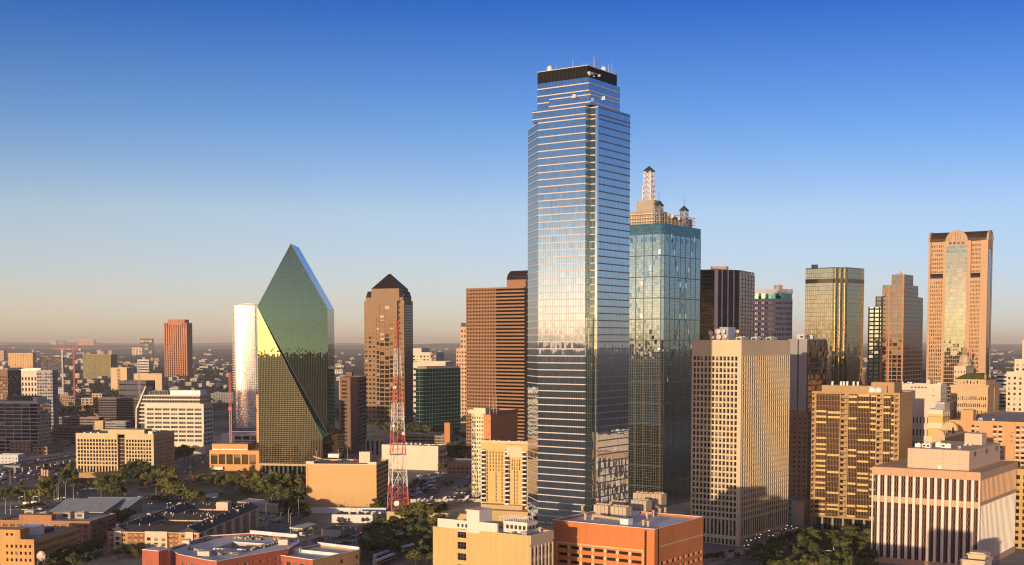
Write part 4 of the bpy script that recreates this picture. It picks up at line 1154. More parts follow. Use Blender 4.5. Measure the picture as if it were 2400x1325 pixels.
# ---- gold glass tower with pleats
def pleated_tower():
    d = 1150
    a = rad(47)
    Rd, Ld = Vector((math.cos(a), math.sin(a))), Vector((-math.sin(a), math.cos(a)))
    def hit(o, dr, u): k = kx(u); return o + dr * ((k * o.y - o.x) / (dr.x - k * dr.y))
    p0 = pw(1950, d); ch = (Rd - Ld).normalized(); q = hit(p0, ch, 1984)
    n = Vector((ch.y, -ch.x))
    pts = [p0]
    for i in range(1, 7):
        pts.append(p0.lerp(q, i / 6) + (n * -1.8 if i % 2 else n * 0))
    r = hit(q, Rd, 2023); l = hit(p0, Ld, 1886)
    pts += [r, r + Ld * 40, l + Rd * 25, l]
    z1 = zat(628, d); z0b, z1b = zat(663, d), zat(653, d)
    g = curtain('pale gold mirror glass', (0.46, 0.45, 0.34), 1.95, 3.9, .2, .26, (0.12, 0.11, 0.07), .005, .02, (0.03, 0.028, 0.015), .86, .12)
    e, qq = plan('pleated_tower', 'gold mirror glass tower with pleated corner and a dark band near the top', 'skyscraper', pts, z1, g)
    m = MB(); m.prism([((p[0] * 1.0), p[1]) for p in qq], z0b, z1b)
    c = Vector((sum(p[0] for p in qq) / len(qq), sum(p[1] for p in qq) / len(qq)))
    m.v = [(c.x + (x - c.x) * 1.004, c.y + (y - c.y) * 1.004, z) for x, y, z in m.v]
    m.obj('dark_band', solid('dark bronze band', (0.10, 0.085, 0.05), .4), e)
    w = MB(); x, y = qq[-1]; w.box(x + 4, y - 9, z1, x + 9, y - 5, z1 + 3.5); w.obj('roof_hut', M_DARK, e)
pleated_tower()

# ---- dark office tower with white lines
def lined_tower():
    z1 = zat(633, 1262)
    pts = [pw(1677, 1262), pw(1732, 1274), pw(1766, 1322), pw(1720, 1360), pw(1600, 1300), pw(1612, 1268)]
    e, q = plan('black_office_tower', 'black glass office tower ruled with thin white vertical lines', 'skyscraper', pts, z1,
                curtain('smoked glass', (0.10, 0.09, 0.10), 2.2, 3.9, .12, .5, (0.03, 0.025, 0.03), .005, .04, (0.008, 0.007, 0.01), .45))
    m = MB()
    def lines(i, n, w, skip0=False):
        A, Q = Vector(q[i]), Vector(q[i + 1]); dv = (Q - A).normalized(); nn = Vector((dv.y, -dv.x)); L = (Q - A).length
        for k in range(1 if skip0 else 0, n + 1):
            p = A + dv * (L * k / n); m.slab(p - dv * w / 2, p + dv * w / 2, 1.0, 0, z1)
    lines(0, 4, 1.1); lines(1, 5, .9, True)
    p = Vector(q[0]); m.slab(p + Vector((-1.5, -.2)), p + Vector((1.8, .3)), 1.6, 0, z1 + .02)
    m.obj('white_lines', masonry('pale mullions', (0.62, 0.58, 0.56), .06), e)
    g = MB(); A, Q = Vector(q[1]), Vector(q[2]); dv = (Q - A).normalized(); nn = Vector((dv.y, -dv.x)) * .06  # right side's sunlight painted in as brighter bronze; the other faces stay dark
    g.wall(A + nn, Q + nn, 0, z1 - .3); g.obj('sunlit_tone_face', curtain('bronze lit glass', (0.5, 0.36, 0.22), 2.0, 3.9, .5, 1.1, (0.42, 0.26, 0.16), .006, .04, (.03, .02, .012), .6), e)
    h = MB(); h.box(0, 24, z1, 16, 36, z1 + 5); h.obj('roof_hut', masonry('tan hut', (.4, .32, .25)), e)
    for (x, y, hh) in [(10, 15, 12), (8, 30, 14), (-20, 25, 9)]:
        t = MB(); t.tube((0, 0, 0), (0, 0, hh), .15, 4); t.obj('antenna', M_GALV, e, (x, y, z1))
lined_tower()

# ---- round-fronted white tower
def round_tower():
    d = 1500
    c = pw(1803, d + 30); r = 27
    e = thing('curved_white_tower', 'white tower with a curved front, dotted windows and a green glass belt', 'office tower', (c.x, c.y, 0))
    z1 = zat(676, d); za, zb = zat(699, d), zat(687, d)
    n = 40
    def ring(r_): return [(r_ * 1.0 * math.cos(2 * math.pi * i / n), r_ * .45 * math.sin(2 * math.pi * i / n)) for i in range(n)]
    m = MB(); w = MB()
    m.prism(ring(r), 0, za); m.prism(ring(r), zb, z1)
    m.obj('wall', masonry('white precast', (0.46, 0.43, 0.42), .08), e)  # wall tone lowered to carry part of the shade on this tower
    rows = int(za / 6.2)
    for i in range(n):
        t0 = 2 * math.pi * (i + .0) / n; t1 = 2 * math.pi * (i + 1) / n
        A, Q = Vector((math.cos(t0) * (r + .03), math.sin(t0) * (r * .45 + .05))), Vector((math.cos(t1) * (r + .03), math.sin(t1) * (r * .45 + .05)))
        if A.y > 4: continue
        for j in range(rows):
            for f in (.1, .6):
                p, s = A.lerp(Q, f), A.lerp(Q, f + .28); z = 3 + j * 6.2
                w.poly([(p.x, p.y, z), (s.x, s.y, z), (s.x, s.y, z + 2.6), (p.x, p.y, z + 2.6)], [(i + .1, j + .1), (i + .9, j + .1), (i + .9, j + .9), (i + .1, j + .9)])
    tag(w.obj('windows', W_DARK, e), kind='stuff')
    g = MB(); g.prism(ring(r - .5), za, zb); g.obj('glass_belt', curtain('green belt glass', (0.16, 0.40, 0.32), 3, 6, .3, .2, (.1, .2, .16), .01, .05, (.02, .08, .06), .7), e)
    p = MB(); p.box(6, -4, z1, 14, 4, z1 + 5); p.obj('penthouse', masonry('tan hut', (.4, .32, .25)), e)
round_tower()

# ---- stepped orange framed tower
def stepped_tower():
    d = 1325
    b = B('stepped_tower', 'orange granite tower rising in steps with a grid of square windows', 'skyscraper', 2116, d, 2034, 2162, 55.5)
    g1 = curtain('orange framed glass', (0.13, 0.18, 0.17), 5.6, 4.3, 1.0, 1.05, (0.31, 0.14, 0.075), .006, .03, (0.01, 0.012, 0.014), .75)
    for k, (uL, uR, vt, y0) in enumerate([(2034, 2162, 719, 0.0), (2050, 2161.5, 694, .04), (2066, 2150, 667, .08), (2087, 2138, 643, .12)]):
        z1 = b.z(vt); m = MB()
        x0 = y0
        m.prism([(x0, y0), (b.xr(uR), y0), (b.xr(uR), b.yl(uL)), (x0, b.yl(uL))], 0 if k == 0 else b.z([0, 719, 694, 667][k]) - .0, z1)
        m.obj('tower_step', g1, b.e)
    f = MB(); zz = [b.z(719), b.z(694), b.z(667), b.z(643)]
    f.box(-.5, -.5, 0, 1.2, 1.2, zz[3]); 
    for uL, z in ((2083, zz[2]), (2066, zz[1])):
        y = b.yl(uL); f.box(-.4, y - .9, 0, .3, y + .9, z)
    f.obj('corner_pier', masonry('orange granite', (0.45, 0.22, 0.12), .1), b.e)
    dk = MB(); y0 = b.yl(2066); F = ((0, b.LY), (0, -1)); flat(dk, F, 0, b.LY - y0 - 1, 0, zz[0], 0, .1)  # the gold tower's cast shadow painted as a dark front on this wing
    dk.obj('shaded_wing_front', curtain('shade toned teal glass', (0.36, 0.52, 0.50), 5.6, 4.3, 1.5, 1.4, (0.045, 0.03, 0.028), .006, .03, (.01, .02, .02), .75), b.e)
    s = MB(); s.lathe((4, 5, zz[3]), [(1.8, 0), (.6, 3), (.1, 5)], 6); s.obj('finial', masonry('rose finial', (.55, .33, .22), .05), b.e)
stepped_tower()

# ---- grey concrete and brown glass block
def slab_tower():
    b = B('grey_slab_tower', 'windowless grey concrete tower with black joints and a brown glass side', 'office tower', 1894, 950, 1846, 1939, 55.5)
    z1 = b.z(796)
    m = MB(); m.box(0, 0, 0, b.LX, b.LY, z1); rim(m, 0, 0, b.LX, b.LY, z1 + .4, .4); m.obj('wall', masonry('grey concrete', (0.30, 0.29, 0.29), .1), b.e)
    j = MB(); 
    for u in (1871, 1893): y = b.yl(u); flat(j, b.FL, b.LY - y - .5, b.LY - y + .6, 0, z1, 0, .04)
    j.obj('joint', M_DARK, b.e)
    g = MB(); flat(g, b.FR, .6, b.LX, 0, z1 - .5, 0, .05); g.obj('brown_glass', curtain('rippled brown glass', (0.42, 0.27, 0.17), 2.2, 4.2, .12, .9, (0.10, 0.06, 0.04), .03, .08, (0.035, 0.02, 0.012), .6, .5), b.e)
    roof_units(b.e, [(5, 6, 5, 4, 3.5), (12, 9, 8, 5, 4), (20, 6, 5, 4, 3)], z1 + .002, M_GALV, M_DARK)
slab_tower()

cream = masonry('cream stone', (0.62, 0.50, 0.34), .1)
pinkst = masonry('rose buff stone', (0.58, 0.41, 0.24), .08)
W_TAN = winmat('tan window glass', (0.05, 0.035, 0.02), (0.55, 0.40, 0.22), .65, (.5, .45, .4), .2)

# ---- white block with a blank upper half
b = B('blank_white_block', 'cream white block with a blank top, windows only low down', 'building', 2207, 930, 2108, 2221, 56)
m = MB(); z1, zw = b.z(901), b.z(972)
flat(m, b.FL, 0, b.LY, zw, z1)
jobs = lattice(m, b.FL, 0, b.LY, 0, zw, 12, 8, .36, .5, .3)
flat(m, b.FR, 0, b.LX, 0, z1); flat(m, b.FB, 0, b.LY, 0, z1); flat(m, b.FC, 0, b.LX, 0, z1); rim(m, 0, 0, b.LX, b.LY, z1, 1)
m.obj('wall', masonry('white plaster', (0.66, 0.56, 0.43), .08), b.e); windows(b, b.FL, jobs, .3, W_DARK, 60); roof(b, z1, M_ROOF)
w = MB()
for u in (2139, 2148, 2156, 2164, 2172): flat(w, b.FL, b.ul(u) - .8, b.ul(u) + .8, b.z(911), b.z(907.5), 0, .04)
for v in (914, 927): flat(w, b.FL, b.ul(2190) - .8, b.ul(2190) + .8, b.z(v + 1.5), b.z(v), 0, .04)
for v in (923, 936): 
    for x in (.25, .6): flat(w, b.FR, b.LX * x, b.LX * x + 2.4, b.z(v + 2), b.z(v), 0, .04)
w.obj('attic_openings', winmat('brown shutters', (.15, .09, .04), (.3, .2, .1), .5), b.e)
h = MB(); h.box(2, b.yl(2180), z1 - 1, 9, b.yl(2172), z1 + 3.2); h.obj('roof_hut', cream, b.e)
for u in (2114, 2128, 2134, 2200, 2206): roof_units(b.e, [(3, b.yl(u), 1.6, 1.4, 2)], z1 - 1, M_WHITE, M_DARK)

# ---- hotel with a green roof
def green_roof_hotel():
    b = B('green_roofed_hotel', 'old cream stone hotel with a mossy green hipped roof and paired windows', 'hotel', 2318, 1050, 2231, 2345, 57)
    z1, zp = b.z(906), b.z(890)
    m = MB(); F = b.FL
    w = lattice(m, F, 1, b.LY - 1, 0, z1 - 7, 18, 14, .5, .5, .4); flat(m, F, 0, 1, 0, z1); flat(m, F, b.LY - 1, b.LY, 0, z1); flat(m, F, 1, b.LY - 1, z1 - 7, z1)
    k = b.LX * .52
    flat(m, b.FR, 0, k, 0, z1); flat(m, b.FR, k + 2, b.LX, 0, z1)
    m.poly([(k, 0, 0), (k, 6, 0), (k, 6, z1), (k, 0, z1)]); m.poly([(k + 2, 6, 0), (k + 2, 0, 0), (k + 2, 0, z1), (k + 2, 6, z1)]); flat(m, ((k, 6), (1, 0)), 0, 2, 0, z1)
    flat(m, b.FB, 0, b.LY, 0, z1); flat(m, b.FC, 0, b.LX, 0, z1); m.box(1.2, 1.2, z1 - .01, b.LX - 1.2, b.LY - 1.2, z1)
    m.obj('wall', pinkst, b.e); windows(b, F, w, .4, W_TAN, 100)
    c = MB(); c.box(-.9, -.9, z1, b.LX + .9, b.LY + .9, z1 + .9); c.box(-.5, -.5, z1 - 1.2, b.LX + .5, b.LY + .5, z1 - .002); c.obj('cornice', pinkst, b.e)
    a = MB(); x0, y0 = 2.2, 2.2; aw = lattice(a, ((x0, b.LY - 3), (0, -1)), 0, b.LY - 3 - y0, z1 + .9, zp, 9, 1, .4, .55, .3); a.box(x0 + .4, y0, z1 + .9, b.LX - 3, b.LY - 3, zp); a.obj('attic', pinkst, b.e)
    windows(b, ((x0, b.LY - 3), (0, -1)), aw, .3, W_TAN, 0)
    r = MB(); zt = b.z(877); A = [(x0 - 1, y0 - 1), (b.LX - 2, y0 - 1), (b.LX - 2, b.LY - 2), (x0 - 1, b.LY - 2)]; I = [(x0 + 5, y0 + 5), (b.LX - 8, y0 + 5), (b.LX - 8, b.LY - 10), (x0 + 5, b.LY - 10)]
    for i in range(4): j = (i + 1) % 4; r.poly([(*A[i], zp), (*A[j], zp), (*I[j], zt), (*I[i], zt)])
    r.poly([(*p, zt) for p in I]); r.obj('hipped_roof', solid('mossy green tiles', (0.07, 0.09, 0.025), .8, 0, .35, .4), b.e)
    s = MB()
    for (x, y) in ((3, 3), (b.LX * .45, 3)): s.lathe((x, y, zp), [(1.1, 0), (1.1, 3), (.5, 4.5), (.7, 5.2), (.1, 8.5)], 8)
    s.obj('roof_urn', masonry('green stone urn', (.32, .3, .16), .1), b.e)
    v = MB(); v.poly([(-.05, b.yl(2244), 20), (-.05, b.yl(2238), 20), (-.05, b.yl(2238), b.z(943)), (-.05, b.yl(2244), b.z(943))]); v.obj('service_shaft', masonry('olive shaft', (.22, .16, .07), .1), b.e)
green_roof_hotel()

# ---- ornate crown tower behind it
def lantern_tower():
    b = B('ornate_lantern_tower', 'ornate cream stone tower top with a round lantern and a small red flag sign', 'tower', 2265, 1160, 2237, 2284, 57)
    z1 = b.z(858); m = MB(); w = lattice(m, b.FL, 0, b.LY, z1 - 45, z1 - 3, 4, 9, .3, .4, .4); flat(m, b.FL, 0, b.LY, 0, z1 - 45); flat(m, b.FL, 0, b.LY, z1 - 3, z1)
    flat(m, b.FR, 0, b.LX, 0, z1); flat(m, b.FB, 0, b.LY, 0, z1); flat(m, b.FC, 0, b.LX, 0, z1); m.box(.5, .5, z1 - .5, b.LX - .5, b.LY - .5, z1)
    m.obj('wall', cream, b.e); windows(b, b.FL, w, .4, W_DARK, 36)
    t = MB(); cx, cy_ = b.loc(pw(2261, 1166)); zt = b.z(831)
    t.lathe((cx, cy_, z1), [(6.5, 0), (6.5, 2), (5, 3.2), (5, 6.5), (4.2, 8), (2.8, 10), (2.2, 10.2)], 8)
    t.obj('lantern_drum', masonry('weathered cream stone', (.50, .40, .27), .3), b.e)
    t = MB(); 
    for i in range(8): t.tube((cx + 2 * math.cos(i * math.pi / 4), cy_ + 2 * math.sin(i * math.pi / 4), z1 + 10), (cx + 1.8 * math.cos(i * math.pi / 4), cy_ + 1.8 * math.sin(i * math.pi / 4), z1 + 14), .3, 5)
    t.lathe((cx, cy_, z1 + 14), [(2.5, 0), (2.2, .8), (1.2, 2.4), (.2, 3.4), (.1, 6)], 8); t.obj('lantern_cap', masonry('green stone urn', (.32, .3, .16), .1), b.e)
    f = MB()
    for i in range(4): f.tube((cx + 5 + (i % 2) * 1.2, cy_ - 4 + (i // 2) * 1.2, z1), (cx + 5.6, cy_ - 3.4, z1 + 15), .14, 4)
    f.obj('sign_mast', M_GALV, b.e)
    f = MB(); f.poly([(cx + 5.4, cy_ - 3.4, z1 + 11), (cx + 5.9, cy_ - 4.4, z1 + 12), (cx + 5.9, cy_ - 4.6, z1 + 14.5), (cx + 5.4, cy_ - 3.2, z1 + 16)])
    f.poly([(cx + 5.4, cy_ - 3.4, z1 + 11), (cx + 5.0, cy_ - 2.4, z1 + 12), (cx + 5.0, cy_ - 2.2, z1 + 13.5), (cx + 5.4, cy_ - 3.2, z1 + 16)])
    f.obj('red_sign', solid('red enamel', (.55, .04, .04), .4), b.e)
lantern_tower()

# ---- white wedding-cake tower at the right edge
def setback_tower():
    b = B('setback_tower', 'pale stone tower with setbacks cut by the right border of the picture', 'tower', 2440, 1000, 2361, 2470, 57)
    for k, (uL, vt, v0, ins) in enumerate([(2361, 872, None, 0), (2378, 842, 872, 1.5), (2394, 797, 842, 4)]):
        F = ((ins, b.yl(uL)), (0, -1)); L = b.yl(uL) - ins; z0 = 0 if v0 is None else b.z(v0); z1 = b.z(vt); m = MB()
        w = lattice(m, F, 0, L, z0, z1 - 3, max(2, int(L / 4)), max(1, int((z1 - z0) / 4.2)), .4, .5, .3); flat(m, F, 0, L, z1 - 3, z1)
        x1 = b.LX - ins
        m.wall((ins, ins), (x1, ins), z0, z1); m.wall((x1, ins), (x1, b.yl(uL)), z0, z1); m.wall((x1, b.yl(uL)), (ins, b.yl(uL)), z0, z1); m.poly([(ins, ins, z1), (x1, ins, z1), (x1, b.yl(uL), z1), (ins, b.yl(uL), z1)])
        m.obj('tower_stage', masonry('pale limestone', (0.64, 0.53, 0.40), .1), b.e); windows(b, F, w, .3, W_TAN, 60 if k == 0 else 0)
setback_tower()

# ---- yellow striped block with a lavender mansard
def striped_block():
    b = B('striped_block', 'narrow yellow and white striped block with a sloping lavender metal roof', 'building', 2213, 872, 2178, 2230, 57)
    z1 = b.z(962); m = MB()
    flat(m, b.FL, 0, b.LY, 0, z1); w = lattice(m, b.FR, 0, b.LX, 0, z1, 4, 13, .5, .5, .3); flat(m, b.FB, 0, b.LY, 0, z1); flat(m, b.FC, 0, b.LX, 0, z1)
    m.obj('wall', curtain('yellow white striped render', (0, 0, 0), 999, 9.5, 0, 3.6, (0.68, 0.60, 0.46), 0, 1, (0.64, 0.46, 0.17), 0.0), b.e); windows(b, b.FR, w, .3, W_DARK, 52)
    s = MB(); zt = b.z(946); s.box(b.LX * .2, 0.01, z1, b.LX - .2, b.LY * .55, zt); s.obj('attic', cream, b.e)
    r = MB(); r.poly([(0, 0, z1), (0, b.LY * .6, z1), (b.LX * .2, b.LY * .55, z1 + 4), (b.LX * .2, 0, z1 + 4)]); r.box(-.2, b.LY * .55, z1, b.LX, b.LY, z1 + .6)
    r.box(b.LX * .15, -.3, zt, b.LX, b.LY * .58, zt + .7); r.obj('metal_roof', solid('lavender metal', (.42, .40, .46), .5), b.e)
    c = MB(); c.box(-.5, -.5, b.z(979), b.LX + .3, b.LY + .1, b.z(977)); c.obj('cornice', masonry('grey cornice', (.35, .3, .24), .1), b.e)
striped_block()

# ---- block with arched gables
def arch_block():
    b = B('arched_gable_block', 'ochre building with two rounded gables and a brown lattice wall between them', 'building', 2219, 800, 2189, 2272, 57)
    z1 = b.z(1024); m = MB(); m.box(0, 0, 0, b.LX, b.LY, z1); 
    N = 10
    def hump(x0, y0, y1, dp, zz):
        r_ = (y1 - y0) / 2; pts = [(y0 + r_ - r_ * math.cos(t), zz + r_ * 1.1 * math.sin(t)) for t in [i * math.pi / N for i in range(N + 1)]]
        m.poly([(x0, y, z) for y, z in reversed(pts)]); m.poly([(x0 + dp, y, z) for y, z in pts])
        for i in range(N): m.poly([(x0, pts[i][0], pts[i][1]), (x0, pts[i + 1][0], pts[i + 1][1]), (x0 + dp, pts[i + 1][0], pts[i + 1][1]), (x0 + dp, pts[i][0], pts[i][1])])
    hump(0, 0, b.LY, 3, z1); hump(b.LX * .55, 0, b.LY * 1.3, 4, z1 + 2)
    m.obj('wall', masonry('ochre plaster', (0.54, 0.40, 0.22), .08), b.e)
    s = MB(); flat(s, b.FR, 0, b.LX * .9, z1 - 14, z1 - .5, 0, .06); s.obj('lattice_wall', masonry('brown lattice', (.22, .12, .06), .25, course=2), b.e)
    h = MB(); h.poly([(b.LX * .55 - .05, b.LY * .45, z1), (b.LX * .55 - .05, b.LY * .3, z1), (b.LX * .55 - .05, b.LY * .3, z1 + 4), (b.LX * .55 - .05, b.LY * .45, z1 + 4)]); h.obj('window', W_DARK, b.e)
arch_block()

# ---- long brick block
def long_brick():
    b = B('long_brick_block', 'long orange brick block with pale balcony stacks behind the pillared office', 'building', 2470, 850, 2228, 2600, 57)
    z1 = b.z(992); br = masonry('pale orange brick', (0.60, 0.34, 0.16), .1, course=1.2)
    m = MB(); F = b.FL; L = b.LY
    flat(m, F, 0, L, 0, z1); m.wall((0, 0), (b.LX, 0), 0, z1); m.wall((b.LX, 0), (b.LX, L), 0, z1); m.wall((b.LX, L), (0, L), 0, z1); rim(m, 0, 0, b.LX, L, z1, 1)
    for u in (2279, 2331, 2384): x = b.ul(u); q = P(F, x, 0); m.box(-.7, q[1] - .3, 0, 0.0 - .004, q[1] + .3, z1)
    m.obj('wall', br, b.e); roof(b, z1, M_ROOF)
    bal = MB(); wn_ = MB()
    for (ua, ub) in ((2279, 2302), (2330, 2356), (2384, 2410)):
        x0, x1 = b.ul(ua), b.ul(ub)
        for j in range(9):
            z = b.z(1013) - j * 3.4
            for (p, s) in ((x0 + .4, (x0 + x1) / 2 - .3), ((x0 + x1) / 2 + .3, x1 - .4)):
                flat(bal, F, p, s, z, z + 1.3, 0, .5); bal.poly([P(F, p, z + 1.3, .5), P(F, s, z + 1.3, .5), P(F, s, z + 1.3, 0), P(F, p, z + 1.3, 0)])
                bal.poly([P(F, p, z, 0), P(F, p, z, .5), P(F, p, z + 1.3, .5), P(F, p, z + 1.3, 0)]); bal.poly([P(F, s, z, .5), P(F, s, z, 0), P(F, s, z + 1.3, 0), P(F, s, z + 1.3, .5)])
                wn_.poly([P(F, p + .3, z + 1.4, .03), P(F, s - .3, z + 1.4, .03), P(F, s - .3, z + 3.1, .03), P(F, p + .3, z + 3.1, .03)], [(j + .1, p), (j + .9, p), (j + .9, p + .8), (j + .1, p + .8)])
    for v in (1016, 1026, 1037):
        flat(wn_, F, b.ul(2374), b.ul(2379), b.z(v + 2), b.z(v - 1), 0, .04)
    bal.obj('balconies', masonry('cream balcony', (.64, .52, .38), .08), b.e)
    tag(wn_.obj('windows', W_TAN, b.e), kind='stuff')
    h = MB(); h.box(3, b.yl(2282), z1 - 1, 12, b.yl(2253), z1 + 7); h.obj('roof_hut', br, b.e)
    for u in (2298, 2302, 2330): roof_units(b.e, [(3, b.yl(u), 1.5, 1.5, 2.5)], z1 - 1, M_GALV, M_DARK)
long_brick()

# ---- brown apartment block behind the gridded tower, and what stands at the street corner
block('brown_apartment_block', 'dark brown brick apartment block between the gridded tower and the bronze tower', 'apartment block', 1896, 935, 1846, 1913, 966, 57, masonry('brown brick', (.26, .17, .10), .12), W_BROWN, 3.6, 3.9, .3, .42, .25, 3, 0, 60)
block('small_pale_block', 'small pale stone block at the end of the shaded street', 'building', 1890, 868, 1861, 1905, 1176, 57, masonry('pale ashlar', (.48, .40, .27), .12, course=1.4), W_DARK, 30, 20, .02, .02, .2, 1, 0, 0)
block('grey_low_block', 'low grey block tucked behind the gridded tower at street level', 'building', 1862, 905, 1840, 1880, 1168, 57, masonry('grey stone', (.3, .28, .27), .12), W_DARK, 4, 4, .4, .5, .2, 1, 0, 20)
block('ochre_corner_block', 'ochre stone block cut by the right border below the pillared office', 'building', 2450, 765, 2386, 2500, 1102, 57, masonry('ochre stone', (.5, .33, .13), .15), W_BROWN, 4.2, 4.0, .5, .6, .4, 3, 0, 30)
block('far_orange_slab', 'small orange slab seen between the gold glass tower and the stepped tower', 'building', 2030, 2600, 2022, 2036, 862, 60, masonry('far orange', (.6, .35, .18)), W_BROWN, 6, 8, .4, .4, .2, 2)
block('far_blue_block', 'small blue shaded block beside the foot of the arched rose tower', 'building', 2166, 1900, 2152, 2172, 868, 60, masonry('far blue grey', (.2, .2, .24)), W_DARK, 6, 8, .4, .4, .2, 2)
block('far_white_office', 'white banded office far behind the green roofed hotel', 'office block', 2372, 1700, 2338, 2390, 878, 60, masonry('far white', (.6, .57, .52)), W_DARK, 5, 40, .95, .45, .3, 1)
block('far_grey_office', 'grey banded office half hidden at the right of the green roofed hotel', 'office block', 2366, 1350, 2340, 2378, 910, 60, masonry('far grey', (.34, .33, .34)), W_DARK, 4, 40, .95, .45, .3, 1)

# ---- rooftop pavilion low at the right
b = B('roof_pavilion', 'low cream building whose roof lantern shows at the bottom border', 'building', 2318, 590, 2262, 2336, 1316, 55)
z1 = b.z(1318); m = MB(); m.box(0, 0, 0, b.LX, b.LY, z1 - .6); rim(m, 0, 0, b.LX, b.LY, z1, .61, .6); m.prism([(0, 0), (b.LX, 0), (b.LX, b.LY), (0, b.LY)], z1 - .6, z1 - .595)
for a_, c_ in (((0, 0), (0, b.LY)), ((0, 0), (b.LX, 0)), ((b.LX, 0), (b.LX, b.LY)), ((0, b.LY), (b.LX, b.LY))): m.slab(a_, c_, .7, z1 - .58, z1 + .5)
m.obj('wall', cream, b.e)
l = MB(); x, y = b.loc(at(2294, 1316, 603)); l.box(x - 4, y - 4, z1 - .5, x + 4, y + 4, z1 + 1.6); l.box(x - 4.6, y - 4.6, z1 + 1.6, x + 4.6, y + 4.6, z1 + 2.2); l.box(x - 3.4, y - 3.4, z1 + 2.2, x + 3.4, y + 3.4, z1 + 2.9); l.obj('roof_lantern', cream, b.e)
# ================================================================ the left half
# ---- tan government block with two window wings
def twin_wing_block():
    d = 1221
    b = B('tan_government_block', 'tan stone office block with a dark slot between its two window wings', 'office block', 356, d, 173, 405, 82)
    st = masonry('warm tan stone', (0.62, 0.47, 0.26), .07)
    z1, zt, zc = b.z(1017), b.z(1030), b.z(1091.5)
    m = MB(); F = b.FL; L = b.LY
    a, c, e1, e2 = b.ul(176), b.ul(271), b.ul(288), b.ul(351)
    j = []
    for (p, q, n) in ((a, c - .5, 13), (e1 + 1, e2, 9)):
        j += lattice(m, F, p, q, zc, zt, n, 7, .68, .70, .9)
        k = lattice(m, F, p, q, 0, zc, n, 1, .62, .86, .9, 0, .1); j += k
        flat(m, F, p, q, zt, z1)
    flat(m, F, 0, a, 0, z1); flat(m, F, c - .5, c, 0, z1); flat(m, F, e1, e1 + 1, 0, z1); flat(m, F, e2, L, 0, z1)
    for u in (c, e1): y = L - u; m.poly([(0, y, 0), (3, y, 0), (3, y, z1), (0, y, z1)] if u == c else [(3, y, 0), (0, y, 0), (0, y, z1), (3, y, z1)])
    k = lattice(m, b.FR, 1, b.LX - 1, 3, zt, 11, 8, .55, .62, .6); flat(m, b.FR, 0, 1, 0, z1); flat(m, b.FR, b.LX - 1, b.LX, 0, z1); flat(m, b.FR, 1, b.LX - 1, zt, z1); flat(m, b.FR, 1, b.LX - 1, 0, 3)
    flat(m, b.FB, 0, L, 0, z1); flat(m, b.FC, 0, b.LX, 0, z1); rim(m, 0, 0, b.LX, L, z1, 1, .5)
    m.obj('wall', st, b.e); windows(b, F, j, .9, W_DARK, 100); windows(b, b.FR, k, .6, W_DARK, 0)
    g = MB(); flat(g, F, c, e1, 0, z1 - 4, 0, -3); g.obj('slot_glazing', curtain('brown slot glass', (.16, .12, .08), 2.5, 3.6, .3, .9, (.2, .12, .06), .006, .06, (.03, .02, .012), .5), b.e)
    roof(b, z1, M_ROOF, 1)
    h = MB(); h.box(12, b.yl(322), z1 - 1, 30, b.yl(236), b.z(1010)); h.obj('penthouse', st, b.e)
    roof_units(b.e, [(6 + i * 3, b.yl(345) + 2 * (i % 3), 3, 2.5, 2.4) for i in range(8)] + [(4, b.yl(u), 2, 2, 1.4) for u in (190, 205, 222)], z1 - 1, M_GALV, M_DARK)
    w = MB(); p, q = gp(186, 1121), gp(289, 1116); w.slab(b.loc(p), b.loc(q), 1.2, 0, 5); w.slab(b.loc(q), b.loc(gp(300, 1108)), 1.2, 0, 5.4); w.obj('terrace_wall', masonry('orange terrace stone', (.64, .40, .16), .08), b.e)
twin_wing_block()

